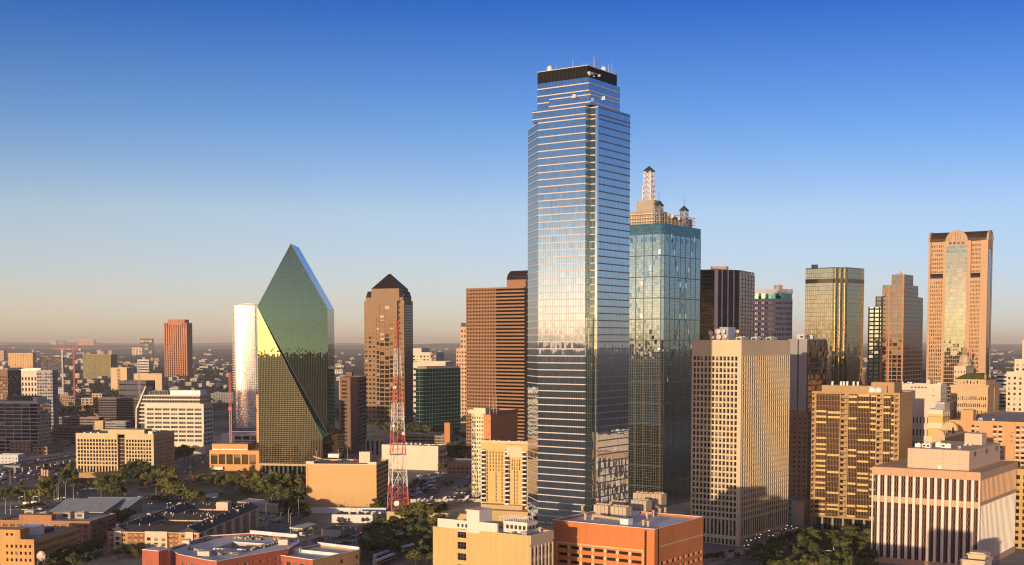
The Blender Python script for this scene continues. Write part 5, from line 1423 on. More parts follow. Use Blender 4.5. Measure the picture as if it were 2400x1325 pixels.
# ---- white slanted office
def fin_office():
    d = 1440
    wm = masonry('cream white precast', (0.68, 0.60, 0.46), .07)
    b = B('slanted_fin_office', 'cream white banded office with a leaning fin at its left end', 'office block', 475, d, 336, 497, 84)
    zf, zu, zp = b.z(947), b.z(927), b.z(916)
    m = MB(); F = b.FL
    j = lattice(m, F, 2, b.LY - 2, b.z(1038), zf - 4, 7, 8, .86, .48, .8); flat(m, F, 0, 2, 0, zf); flat(m, F, b.LY - 2, b.LY, 0, zf); flat(m, F, 2, b.LY - 2, zf - 4, zf); flat(m, F, 2, b.LY - 2, 0, b.z(1038))
    k = lattice(m, b.FR, 1, b.LX - 1, 8, zf - 4, 3, 9, .88, .42, .6); flat(m, b.FR, 0, 1, 0, zf); flat(m, b.FR, b.LX - 1, b.LX, 0, zf); flat(m, b.FR, 1, b.LX - 1, zf - 4, zf); flat(m, b.FR, 1, b.LX - 1, 0, 8)
    flat(m, b.FB, 0, b.LY, 0, zf); flat(m, b.FC, 0, b.LX, 0, zf); m.poly([(0, 0, zf - .01), (b.LX, 0, zf - .01), (b.LX, b.LY, zf - .01), (0, b.LY, zf - .01)])
    m.obj('wall', wm, b.e); windows(b, F, j, .8, [W_DARK, M_WHITE], 56, 2); windows(b, b.FR, k, .6, W_DARK, 27)
    # banded upper storeys that run left beyond the front block
    u = MB(); g = MB(); y0, y1 = b.yl(467, 2), b.yl(327, 2)
    for i in range(8):
        z = zu - 1.4 - i * 4.4
        if z < 4: break
        u.box(2.0, y0, z, b.LX - 2, y1 + i * .35, z + 1.5)
    g.box(2.6, y0 + .5, 0, b.LX - 3, y1 - .5, zu - .2); u.obj('floor_bands', wm, b.e); g.obj('window_bands', curtain('dark band glass', (.3, .32, .32), 3, 4.4, .3, .2, (.3, .28, .24), .006, .04, (.02, .02, .02), .5), b.e)
    p = MB(); p.box(5, b.yl(464), zu, b.LX - 4, b.yl(393), zp); p.obj('penthouse', M_WHITE, b.e)
    p = MB(); p.box(5, b.yl(391), zu, b.LX - 6, b.yl(339), b.z(918)); p.obj('sky_lobby', curtain('green lobby glass', (.2, .32, .24), 3, 6, .3, .3, (.3, .28, .22), .006, .05, (.02, .04, .03), .7), b.e)
    f = MB(); ys = b.yl(327, 1)
    tp = (1.0, b.yl(339, 1), b.z(906)); lo = (1.0, ys + 5.5, b.z(958)); bt = (1.0, ys + 7.5, 0)
    for A, Q in ((tp, lo), (lo, bt)):
        f.poly([(0, A[1], A[2]), (0, Q[1], Q[2]), (0, Q[1] - 2.2, Q[2]), (0, A[1] - 1.2, A[2])]); f.poly([(A[0] + 20, A[1], A[2]), (0, A[1], A[2]), (0, Q[1], Q[2]), (20, Q[1], Q[2])])
        f.poly([(0, A[1] - 1.2, A[2]), (0, Q[1] - 2.2, Q[2]), (20, Q[1] - 2.2, Q[2]), (20, A[1] - 1.2, A[2])])
    f.obj('leaning_fin', wm, b.e)
    q = MB(); q.box(-3, -2, 0, b.LX, b.LY * .75, 6); q.obj('podium', wm, b.e)
fin_office()

# ---- glaring curved glass apartment tower
def curved_tower():
    d = 1875
    e = thing('curved_glass_tower', 'slim bright curved glass apartment tower catching the sun beside the green prism tower', 'apartment tower', (kx(575) * d, d, 0))
    z1 = zat(713, d)
    uL, uR = kx(547.5) * d - e.location.x, kx(607) * d - e.location.x
    n = 18; w = (uR - uL) / 2; c = (uL + uR) / 2
    th = [math.pi + math.pi * (i / n) for i in range(n + 1)]
    # a shallow lens plan: the front bows towards the camera and a little to the left
    def pt(t): return (c + w * math.cos(t), 6 + 3.4 * math.sin(t) + 1.2 * math.cos(t))
    P0 = [pt(t) for t in th]
    back = [(uR, 24), (uL, 20)]
    m = MB(); m.prism(P0 + back, 0, z1 - 2)
    m.obj('glass_skin', curtain('pale sunlit glass', (0.90, 0.92, 0.95), 2.6, 3.6, .46, .5, (0.74, 0.68, 0.58), .004, .13, (0.30, 0.29, 0.26), .62, .08), e)
    r = MB(); r.prism([(x * .99, y * .99) for x, y in P0 + back], z1 - 2, z1 - .5); k = MB()
    r.obj('roof', M_ROOF, e)
    for i in range(5, 13):
        a, q = P0[i], P0[i + 1]; k.poly([(a[0], a[1], z1 - 2), (q[0], q[1], z1 - 2), (q[0], q[1] , z1 + 1.2 - abs(i - 9) * .3), (a[0], a[1], z1 + 1.2 - abs(i - 9.5) * .3)])
        k.poly([(a[0], a[1], z1 + 1 - abs(i - 9.5) * .3), (q[0], q[1], z1 + 1 - abs(i - 9) * .3), (q[0], q[1] + 12, z1 - .5), (a[0], a[1] + 12, z1 - .5)])
    k.obj('roof_wing', M_WHITE, e)
    b = MB(); zt = zat(735, d); z = 6
    while z < zt: b.box(uL - 4, 8, z, uL + 1, 18, z + 1.3); z += 3.6
    tag(b.obj('balconies', masonry('cream balcony', (.64, .52, .38), .08), e), kind='stuff')
    s = MB(); s.box(uL - 2.4, 10, 0, uL + 1, 17, zt); s.obj('balcony_core', masonry('shadow core', (.3, .26, .22)), e)
curved_tower()

# ---- orange-brick gallery with tall windows, white hall behind it, and peach tower strip
def gallery():
    d = 1240
    b = B('orange_gallery', 'low orange brick hall with a colonnade of tall windows left of the green prism tower', 'hall', 640, d, 487, 660, 84)
    br = masonry('orange hall brick', (.62, .34, .13), .08)
    z1, zt = b.z(1057), b.z(1043)
    m = MB(); F = b.FL
    j = lattice(m, F, 1, b.ul(598), 6, z1 - 3.5, 6, 1, .84, .94, .8); flat(m, F, 0, 1, 0, z1); flat(m, F, b.ul(598), b.LY, 0, z1); flat(m, F, 1, b.ul(598), 0, 6); flat(m, F, 1, b.ul(598), z1 - 3.5, z1)
    m.wall((0, 0), (b.LX, 0), 0, z1); m.wall((b.LX, 0), (b.LX, b.LY), 0, z1); m.wall((b.LX, b.LY), (0, b.LY), 0, z1); m.poly([(0, 0, z1), (b.LX, 0, z1), (b.LX, b.LY, z1), (0, b.LY, z1)])
    m.obj('wall', br, b.e); windows(b, F, j, .8, [winmat('amber glass', (.10, .07, .03), (.3, .2, .1), .3), masonry('amber frame', (.3, .2, .1))], 20, 2)
    u = MB(); u.box(4, b.yl(575), z1, b.LX, b.yl(490), zt); u.obj('upper_storey', br, b.e)
    w = MB(); w.box(3.6, b.yl(574), z1 + .002, 3.99, b.yl(491), z1 + 1.2); w.obj('ledge', M_WHITE, b.e)
    r = MB(); r.box(4.3, b.yl(574), zt, b.LX - .3, b.yl(491), zt + .3); r.obj('roof', M_ROOF, b.e)
    dd = MB(); flat(dd, F, b.ul(491), b.ul(497), 0, 5.5, 0, .04); dd.obj('garage_door', M_DARK, b.e)
gallery()
def white_hall():
    b = B('white_framed_hall', 'white framed hall with open upper floor behind the orange brick hall', 'hall', 640, 1400, 516, 660, 84)
    z1 = b.z(1017); m = MB(); F = b.FL
    x0 = b.ul(546); flat(m, F, 0, x0, 0, z1); j = lattice(m, F, x0, b.LY, z1 - 13, z1 - 2, 5, 2, .84, .72, 1.2); flat(m, F, x0, b.LY, 0, z1 - 13); flat(m, F, x0, b.LY, z1 - 2, z1)
    m.wall((0, 0), (b.LX, 0), 0, z1); m.wall((b.LX, 0), (b.LX, b.LY), 0, z1); m.wall((b.LX, b.LY), (0, b.LY), 0, z1)
    m.obj('wall', masonry('off white panels', (.6, .55, .5), .08), b.e); windows(b, F, j, 1.2, W_DARK, 20)
    r = MB(); r.poly([(.3, .3, z1 - .3), (b.LX - .3, .3, z1 - .3), (b.LX - .3, b.LY - .3, z1 - .3), (.3, b.LY - .3, z1 - .3)]); r.obj('roof', M_ROOF, b.e)
white_hall()
block('peach_stone_tower', 'narrow peach stone tower squeezed against the left edge of the green prism tower', 'building', 640, 1300, 598, 660, 925, 84, masonry('peach stone', (.64, .42, .2), .07), W_BROWN, 40, 60, .02, .02, .2, 2)

# ---- tan parking garage with a blank front
def garage():
    d = 952
    b = B('tan_parking_garage', 'windowless tan parking garage with cars parked on its open roof deck', 'parking garage', 880, d, 715, 909, 84)
    st = masonry('tan corrugated cladding', (0.60, 0.38, 0.165), .05, seam=1.2)
    L = b.LY; z1 = b.z(1090); zd = z1 - 1.3
    m = MB(); F = b.FL
    flat(m, F, 0, L, 3.5, z1); flat(m, F, 0, L, 0, 3.5)
    for u in (.33, .66): q = P(F, L * u, 0); m.box(-.05, q[1] - .12, 3.5, -.002, q[1] + .12, z1 - 1.5)
    m.box(-.5, L - 1.2, 0, -.003, L + .2, z1 + .2); m.box(-.5, -.2, 0, -.003, 1.2, z1 + .2)
    m.wall((b.LX, 0), (b.LX, L), 0, z1); m.wall((b.LX, L), (0, L), 0, z1); rim(m, 0, 0, b.LX, L, z1, 1.3, .4)
    j = lattice(m, b.FR, 1, b.LX - 1, 1, z1 - .2, 5, 9, .92, .42, .6); flat(m, b.FR, 0, 1, 0, z1); flat(m, b.FR, b.LX - 1, b.LX, 0, z1); flat(m, b.FR, 1, b.LX - 1, 0, 1); flat(m, b.FR, 1, b.LX - 1, z1 - .2, z1)
    m.obj('wall', st, b.e); windows(b, b.FR, j, .6, [solid('parking void', (.012, .01, .009), .9)], 45)
    c = MB()
    for (ya, yb) in ((L - 6, L + .2), (-.2, 6.5)): c.box(-.52, ya, z1 + .2, 1.2, yb, z1 + 2.2)
    c.slab((0, 0), (0, L), .7, z1 + .01, z1 + .55); c.obj('coping', masonry('cream coping', (.68, .58, .44), .06), b.e)
    r = MB(); r.poly([(.4, .4, zd), (b.LX - .4, .4, zd), (b.LX - .4, L - .4, zd), (.4, L - .4, zd)]); r.obj('roof_deck', roofmat('worn deck concrete', (.34, .29, .22)), b.e)
    h = MB(); x, y = b.loc(gp(855, 1085, zd)); h.box(x - 1, y - 4.2, zd, x + 8, y + 4.2, zd + 8.5); h.obj('stair_house', masonry('cream coping', (.68, .58, .44), .06), b.e)
    h = MB(); x, y = b.loc(gp(780, 1073, zd)); h.box(x, y - 5, zd, x + 9, y + 4, zd + 3.0); h.obj('stair_house', M_WHITE, b.e)
    p = MB(); p.slab(b.loc(gp(760, 1080, zd)), b.loc(gp(803, 1080, zd)), .5, zd, zd + 1.3); p.slab(b.loc(gp(760, 1080, zd)), b.loc(gp(735, 1072, zd)), .5, zd, zd + 1.3); p.obj('ramp_parapet', st, b.e)
    w = MB(); w.slab(b.loc(gp(728, 1203)), b.loc(gp(905, 1204)), .6, 0, 4.2); w.obj('base_wall', M_WHITE, b.e)
    b.zd = zd
    return b
GAR = garage()

block('brown_balcony_tower', 'brown apartment tower with a balcony column and plain centre behind the garage', 'apartment tower', 839, 1431, 795, 858, 884, 86, masonry('umber brick', (.22, .13, .09), .1), winmat('umber void', (.05, .035, .028), (.2, .14, .1), .3), 4.4, 9.0, .55, .45, .5, 3, 9, 60, wfr=.94)
def balcony_extra():
    e = bpy.data.objects['brown_balcony_tower']
    m = MB(); L = 21.4; F = ((0, L), (0, -1))
    flat(m, F, 10.0, 20.3, 8, 84, 0, .25); m.poly([P(F, 10, 8, .25), P(F, 10, 84, .25), P(F, 10, 84, 0), P(F, 10, 8, 0)]); m.obj('plain_bay', masonry('umber brick', (.22, .13, .09), .1), e)
    m = MB(); m.box(-.6, L - 1.2, 6, .6, L + .4, 86); m.obj('lit_edge_pier', masonry('sun toned edge brick', (.5, .26, .13), .1), e)  # pier's brighter brick paints sunlight onto the tower's edge
    m = MB(); m.box(4, 8, 87, 12, 15, 92); m.obj('roof_hut', masonry('umber brick', (.22, .13, .09), .1), e)
balcony_extra()

# ---- cream warehouse, garage behind, striped clinic
def cream_box():
    b = B('cream_warehouse', 'big blank cream warehouse with a pale roof beside a car park', 'warehouse', 1026, 1246, 893, 1046, 70)
    z1 = b.z(1046); m = MB(); flat(m, b.FL, 0, b.LY, 0, z1); j = lattice(m, b.FR, .6, b.LX - .6, 3, z1 - 3, 6, 3, .75, .6, .4); flat(m, b.FR, 0, .6, 0, z1); flat(m, b.FR, b.LX - .6, b.LX, 0, z1); flat(m, b.FR, .6, b.LX - .6, 0, 3); flat(m, b.FR, .6, b.LX - .6, z1 - 3, z1)
    flat(m, b.FB, 0, b.LY, 0, z1); flat(m, b.FC, 0, b.LX, 0, z1); rim(m, 0, 0, b.LX, b.LY, z1, .6); m.box(-.6, 0, 0, -.004, b.LY * .9, 3)
    m.obj('wall', masonry('pale cream stucco', (.72, .62, .47), .07), b.e); windows(b, b.FR, j, .4, W_BROWN, 18); roof(b, z1, roofmat('pale tan roof', (.56, .48, .38), .3), .6)
    roof_units(b.e, [(b.LX * .7, b.yl(970) + i * 5, 2, 2, 1.6) for i in range(5)] + [(b.LX * .3, b.yl(1000), 3, 2, 1.5)], z1 - .6, M_WHITE, M_DARK)
cream_box()
block('low_parking_deck', 'low concrete parking deck with an orange end tower behind the cream warehouse', 'parking garage', 1052, 1420, 930, 1066, 1022, 72, masonry('stained concrete', (.30, .26, .2), .15), [solid('parking void', (.012, .01, .009), .9)][0], 3.4, 9, .9, .4, .5, 1, 0, 0)
e_ = bpy.data.objects['low_parking_deck']
m = MB(); m.box(-1.5, -1.5, 0, 7, 5, 36); m.obj('end_tower', masonry('orange end brick', (.55, .24, .08), .1), e_)
block('striped_clinic', 'small cream block with dark upright window strips at the foot of the pyramid tower', 'building', 899, 1380, 855, 916, 1028, 84, masonry('cream panel', (.62, .54, .38), .06), W_DARK, 14, 5.6, .45, .92, .6, 2, 3, 20)
e_ = bpy.data.objects['striped_clinic']
m = MB(); m.box(2, 8, 29, 10, 18, 34); m.obj('penthouse', masonry('cream panel', (.62, .54, .38), .06), e_)

# ---- green glass office, pale offices behind it, and beige stepped tower
def green_office():
    b = B('green_glass_office', 'green glass office block with pale frames behind the radio tower', 'office block', 1063, 1829, 974, 1079, 862, 84)
    z1 = b.z(862); m = MB(); m.box(0, 0, 0, b.LX, b.LY, z1); m.obj('glass_skin', curtain('bottle green glass', (.10, .26, .20), 6.6, 5.2, .5, .55, (.14, .24, .2), .008, .04, (.008, .03, .026), .6), b.e)
    f = MB(); F = b.FL
    for i in range(4): flat(f, F, i * 6.6 - .3 if i else 0, i * 6.6 + .5, b.z(925), z1, 0, .3)
    for k in range(8): flat(f, F, 0, 6.6 * (3.3 - (k > 5)), z1 - 1.2 - k * 5.2, z1 - .2 - k * 5.2, 0, .35)
    f.obj('cream_frame', masonry('cream frame', (.60, .48, .3), .06), b.e)
    r = MB(); r.box(2, 4, z1, b.LX - 2, b.LY - 6, z1 + 3); r.obj('roof_plant', masonry('stained concrete', (.30, .26, .2), .15), b.e)
green_office()
wpre = masonry('far cream precast', (.64, .55, .42), .07)
block('pale_flat_office', 'long pale office roof just behind the green glass block', 'office block', 1044, 2150, 955, 1062, 848, 82, wpre, W_DARK, 9, 5, .9, .4, .3, 8)
b = block('white_dotted_hotel', 'white hotel dotted with square windows behind the pale office roof', 'hotel', 1023, 2500, 958, 1041, 826, 84, wpre, W_DARK, 6.2, 6.5, .5, .5, .5, 5, 0, 0)
m = MB(); m.box(2, b.LY * .55, b.z1 - 1, b.LX, b.LY, b.z1 + 8); m.obj('upper_wing', wpre, b.e)
st_ = masonry('rosy beige stone', (.56, .38, .24), .08)
b = block('beige_terraced_tower', 'beige tower with rows of little windows stepping up behind the copper brown tower', 'office tower', 1112, 1980, 1069, 1125, 817, 70, st_, W_DARK, 6.4, 4.6, .5, .45, .4, 3)
m = MB(); zz = zat(766, 1990); F = ((3, b.LY * .8), (0, -1)); w = lattice(m, F, 0, b.LY * .8, b.z1 - 1, zz - 3, 5, 4, .5, .45, .4); flat(m, F, 0, b.LY * .8, zz - 3, zz); m.wall((3, 0), (b.LX, 0), b.z1 - 1, zz); m.wall((b.LX, 0), (b.LX, b.LY * .8), b.z1 - 1, zz); m.wall((b.LX, b.LY * .8), (3, b.LY * .8), b.z1 - 1, zz); m.poly([(3, 0, zz), (b.LX, 0, zz), (b.LX, b.LY * .8, zz), (3, b.LY * .8, zz)])
m.obj('upper_tower', st_, b.e); windows(b, F, w, .4, W_DARK, 0)
c = MB(); c.box(4, 0.5, zz, b.LX, b.LY * .78, zz + 6); c.obj('dark_cap', M_DARK, b.e)
block('umber_low_block', 'low umber brick block with one row of square windows beside the car park', 'building', 1140, 1180, 1048, 1150, 1086, 86, masonry('umber rose brick', (.34, .19, .12), .1), W_DARK, 4.2, 4.0, .5, .42, .3, 3.2, 3.2, 12)

# ---- orange and white hotel
def tile_hotel():
    b = B('white_tiled_hotel', 'hotel with a cream chequered front and a plain orange brick side', 'hotel', 1150, 1010, 1105, 1213, 966, 60)
    z1 = b.z(966); m = MB(); F = b.FL; us = b.ul(1133)
    flat(m, F, us, b.LY, 0, z1); flat(m, b.FR, 0, b.LX, 0, z1); flat(m, b.FB, 0, b.LY, 0, z1); flat(m, b.FC, 0, b.LX, 0, z1); rim(m, 0, 0, b.LX, b.LY, z1, 1)
    m.obj('wall', masonry('salmon brick', (.56, .25, .11), .08), b.e); roof(b, z1, M_ROOF)
    f = MB(); w = lattice(f, F, 0, us, 0, z1 - 3, 5, 20, .48, .5, .4); flat(f, F, 0, us, z1 - 3, z1); f.obj('chequered_front', masonry('cream tile', (.72, .64, .44), .06), b.e); windows(b, F, w, .4, winmat('sea green glass', (.06, .12, .10), (.5, .45, .25), .5), 100)
    d_ = MB()
    for i in range(11):
        for j in range(9): 
            if (i * 7 + j * 3) % 5 < 3: x = 4 + i * (b.LX - 6) / 11; d_.poly([(x, -.04, z1 - 8 - j * 5), (x + .9, -.04, z1 - 8 - j * 5), (x + .9, -.04, z1 - 7 - j * 5), (x, -.04, z1 - 7 - j * 5)])
    tag(d_.obj('small_windows', W_TAN, b.e), kind='stuff')
    h = MB(); h.box(2, 1, z1 - 1, 12, b.LY * .55, b.z(955)); h.box(3, b.LY * .6, z1 - 1, 9, b.LY * .95, b.z(960)); h.obj('penthouse', masonry('cream tile', (.72, .64, .44), .06), b.e)
    for (u, hh) in ((1147, 30), (1156, 28), (1163, 30)):
        t = MB(); t.tube((0, 0, 0), (0, 0, hh * .5), .18, 4, 0, .1); t.obj('antenna', M_GALV, b.e, (8, b.yl(u, 8), z1 - 1))
tile_hotel()

# ---- golden balcony tower with podium
def balcony_tower():
    d = 900
    b = B('golden_balcony_tower', 'golden brick tower edged with white curved balconies left of the tallest tower', 'apartment tower', 1246, d, 1127, 1262, 70)
    z1 = b.z(1040); m = MB(); F = b.FL; L = b.LY
    st = masonry('golden brick', (.64, .43, .17), .06)
    zb = b.z(1187)
    a, c = b.ul(1138), b.ul(1180)
    j = lattice(m, F, a, c, zb + 2, z1 - 6, 6, 15, .34, .78, .5); flat(m, F, 0, a, 0, z1); flat(m, F, a, c, z1 - 6, z1); flat(m, F, a, c, 0, zb + 2)
    flat(m, F, c, L, 0, z1); m.wall((0, 0), (b.LX, 0), 0, z1); m.wall((b.LX, 0), (b.LX, L), 0, z1); m.wall((b.LX, L), (0, L), 0, z1); rim(m, 0, 0, b.LX, L, z1, 1)
    m.obj('wall', st, b.e)
    windows(b, F, [w for n, w in enumerate(j) if (n % 15 > 8) or (n // 15) in (0, 3, 5)], .5, W_DARK, 60)
    bk = MB()
    for n, (u, z, w, h) in enumerate(j):
        if not ((n % 15 > 8) or (n // 15) in (0, 3, 5)): flat(bk, F, u - w / 2, u + w / 2, z, z + h, 0, -.05)
    bk.obj('brick_panel', st, b.e)
    # right wing stands 3 m forward
    r = MB(); y0, y1 = .0, b.yl(1185, -3); FF = ((-3, y1), (0, -1)); R_ = y1
    k = lattice(r, FF, R_ * .12, R_ * .62, zb + 1, b.z(1076), 5, 12, .34, .8, .5); flat(r, FF, 0, R_ * .12, 0, z1 - 1); flat(r, FF, R_ * .62, R_, 0, z1 - 1); flat(r, FF, R_ * .12, R_ * .62, b.z(1076), z1 - 1); flat(r, FF, R_ * .12, R_ * .62, 0, zb + 1)
    r.wall((-3, 0), (0, 0), 0, z1 - 1); r.wall((0, y1), (-3, y1), 0, z1 - 1); r.poly([(-3, 0, z1 - 1), (0, 0, z1 - 1), (0, y1, z1 - 1), (-3, y1, z1 - 1)])
    r.obj('front_wing', st, b.e); windows(b, FF, [w for n, w in enumerate(k) if n % 12 > 8 or n // 12 in (0, 2, 3)], .5, W_DARK, 100)
    bk = MB()
    for n, (u, z, w, h) in enumerate(k):
        if not (n % 12 > 8 or n // 12 in (0, 2, 3)): flat(bk, FF, u - w / 2, u + w / 2, z, z + h, 0, -.05)
    bk.obj('brick_panel', st, b.e)
    p = MB(); flat(p, FF, R_ * .05, R_ * .68, b.z(1072), b.z(1047), 0, .15); p.obj('cream_panel', masonry('cream panel', (.62, .54, .38), .06), b.e)
    dk = MB(); bl = MB()
    for (F_, u) in ((F, 1.8), (FF, 1.0), (FF, R_ * .76)):
        flat(dk, F_, u - 1.3, u + 2.0, zb, z1 - 5, 0, .04)
        z = zb + 1
        while z < z1 - 5:
            bl.v  # rounded balcony slab
            q = P(F_, u + .3, 0, .2); bl.lathe((q[0], q[1], z), [(.1, 0), (2.2, 0), (2.35, .1), (2.35, 1.05), (2.2, 1.05), (2.2, .15), (.1, .15)], 12)
            z += 3.1
    tag(bl.obj('balconies', M_WHITE, b.e), kind='stuff'); dk.obj('balcony_recess', W_DARK, b.e)
    c_ = MB()
    for a_, q_ in (((0, 0), (0, L)), ((0, L), (b.LX, L)), ((0, 0), (b.LX, 0))): c_.slab(a_, q_, .8, z1 + .002, z1 + 1.4)
    c_.obj('coping', masonry('cream panel', (.62, .54, .38), .06), b.e)
    roof(b, z1, M_ROOFW); roof_units(b.e, [(6, L * f, 2.5, 2, 2) for f in (.15, .25, .3, .5, .7, .8)], z1 - 1, M_GALV, M_DARK)
    pd = MB(); x0, y0 = -16, -4; pz = zb - 2; pd.prism([(x0, y0), (b.LX, y0), (b.LX, L + 6), (x0, L + 6)], 0, pz); pd.obj('podium', masonry('tan podium', (.5, .36, .18), .1), b.e)
    pg = MB(); pg.prism([(-8, 4), (-1, 4), (-1, L - 4), (-8, L - 4)], pz, pz + 3); pg.obj('podium_hall', masonry('tan podium', (.5, .36, .18), .1), b.e)
balcony_tower()

# ---- far left offices
def grid_office():
    b = B('white_gridded_office', 'dark glass office with a white grid of frames at the left border', 'office block', 85, 1459, -70, 116, 84)
    b.z1 = z1 = b.z(940); m = MB(); F = b.FL
    j = lattice(m, F, 0, b.LY, 0, z1 - 3, 8, 13, .95, .80, .7); flat(m, F, 0, b.LY, z1 - 3, z1); flat(m, b.FB, 0, b.LY, 0, z1); flat(m, b.FC, 0, b.LX, 0, z1); rim(m, 0, 0, b.LX, b.LY, z1, 1)
    k = lattice(m, b.FR, 0, b.LX, 0, z1 - 3, 5, 13, .93, .72, .4); flat(m, b.FR, 0, b.LX, z1 - 3, z1)
    m.obj('wall', masonry('grey white frames', (.5, .48, .47), .06), b.e); windows(b, F, j, .7, W_DARK, 100); windows(b, b.FR, k, .4, winmat('gold reflection glass', (.10, .07, .02), (.4, .3, .12), .5, (.8, .6, .25), .6), 0)  # reflected sunlit buildings painted as gold into the right side's glass
    roof(b, z1, M_ROOF); h = MB(); h.box(6, 8, z1 - 1, b.LX - 4, b.LY * .5, z1 + 5); h.obj('roof_plant', M_DARK, b.e); h = MB(); h.box(5, 3, z1 - 1, b.LX - 3, 8, z1 + 4); h.obj('roof_hut', wpre, b.e)
grid_office()
gry = masonry('mid grey panels', (.34, .32, .32), .1)
block('grey_balcony_tower', 'grey apartment tower with a paler balcony column behind the gridded office', 'apartment tower', 121, 1750, 84, 134, 868, 80, gry, winmat('smoke window', (.05, .045, .045), (.5, .42, .35), .45), 4.4, 4.2, .7, .5, .5, 3, 0, 40)
block('brown_white_balcony_block', 'brown block with white balcony rails at the left border', 'apartment block', 16, 1900, -40, 48, 868, 70, masonry('umber brick', (.22, .13, .09), .1), winmat('pale balcony', (.06, .05, .04), (.62, .55, .48), .5), 4.6, 5, .6, .5, .5, 8, 0, 40)
b = block('arched_roof_office', 'lit cream office under a low curved white roof', 'office block', 92, 2050, 40, 104, 870, 84, wpre, W_DARK, 8.5, 5.5, .5, .6, .5, 8, 10, 30)
m = MB(); N = 10
for i in range(N):
    y0, y1 = -3 + (b.LY + 6) * i / N, -3 + (b.LY + 6) * (i + 1) / N
    h0, h1 = b.z1 + 5 * math.sin(math.pi * (i / N * .6 + .35)), b.z1 + 5 * math.sin(math.pi * ((i + 1) / N * .6 + .35))
    m.poly([(-3, y1, h1), (-3, y0, h0), (b.LX, y0, h0), (b.LX, y1, h1)]); m.poly([(-3, y1, h1 - 1.5), (-3, y0, h0 - 1.5), (-3, y0, h0), (-3, y1, h1)]); m.poly([(-2.9, y1, b.z1), (-2.9, y0, b.z1), (-2.9, y0, h0 - 1.5), (-2.9, y1, h1 - 1.5)])
m.obj('curved_roof', M_WHITE, b.e)
# rust red tower standing alone on the horizon
def rust_tower():
    d = 4464
    b = B('rust_red_tower', 'tall rust red tower standing alone above the far trees', 'tower', 438, d, 387, 451, 84)
    z1 = b.z(757); m = MB(); m.box(0, 0, 0, b.LX, b.LY, z1); 
    for k in range(11):
        y = b.LY * k / 10; m.box(-4, y - 1.8, 0, -.01, y + 1.8, z1 - (8 if 2 < k < 9 else 0))
    m.obj('wall', masonry('rust granite', (.40, .17, .09), .08), b.e)
    g = MB(); 
    for k in range(10): flat(g, b.FL, b.LY * (k + .25) / 10, b.LY * (k + .8) / 10, 0, z1 - 16, 0, .3)
    g.obj('window_strips', curtain('rust window strips', (.2, .12, .09), 9, 8, 0, 3.5, (.3, .13, .07), .005, .1, (.03, .018, .014), .4), b.e)
    c = MB(); c.box(8, 10, z1, b.LX - 4, b.LY - 8, b.z(749)); c.obj('crown', masonry('rust granite', (.40, .17, .09), .08), b.e)
rust_tower()
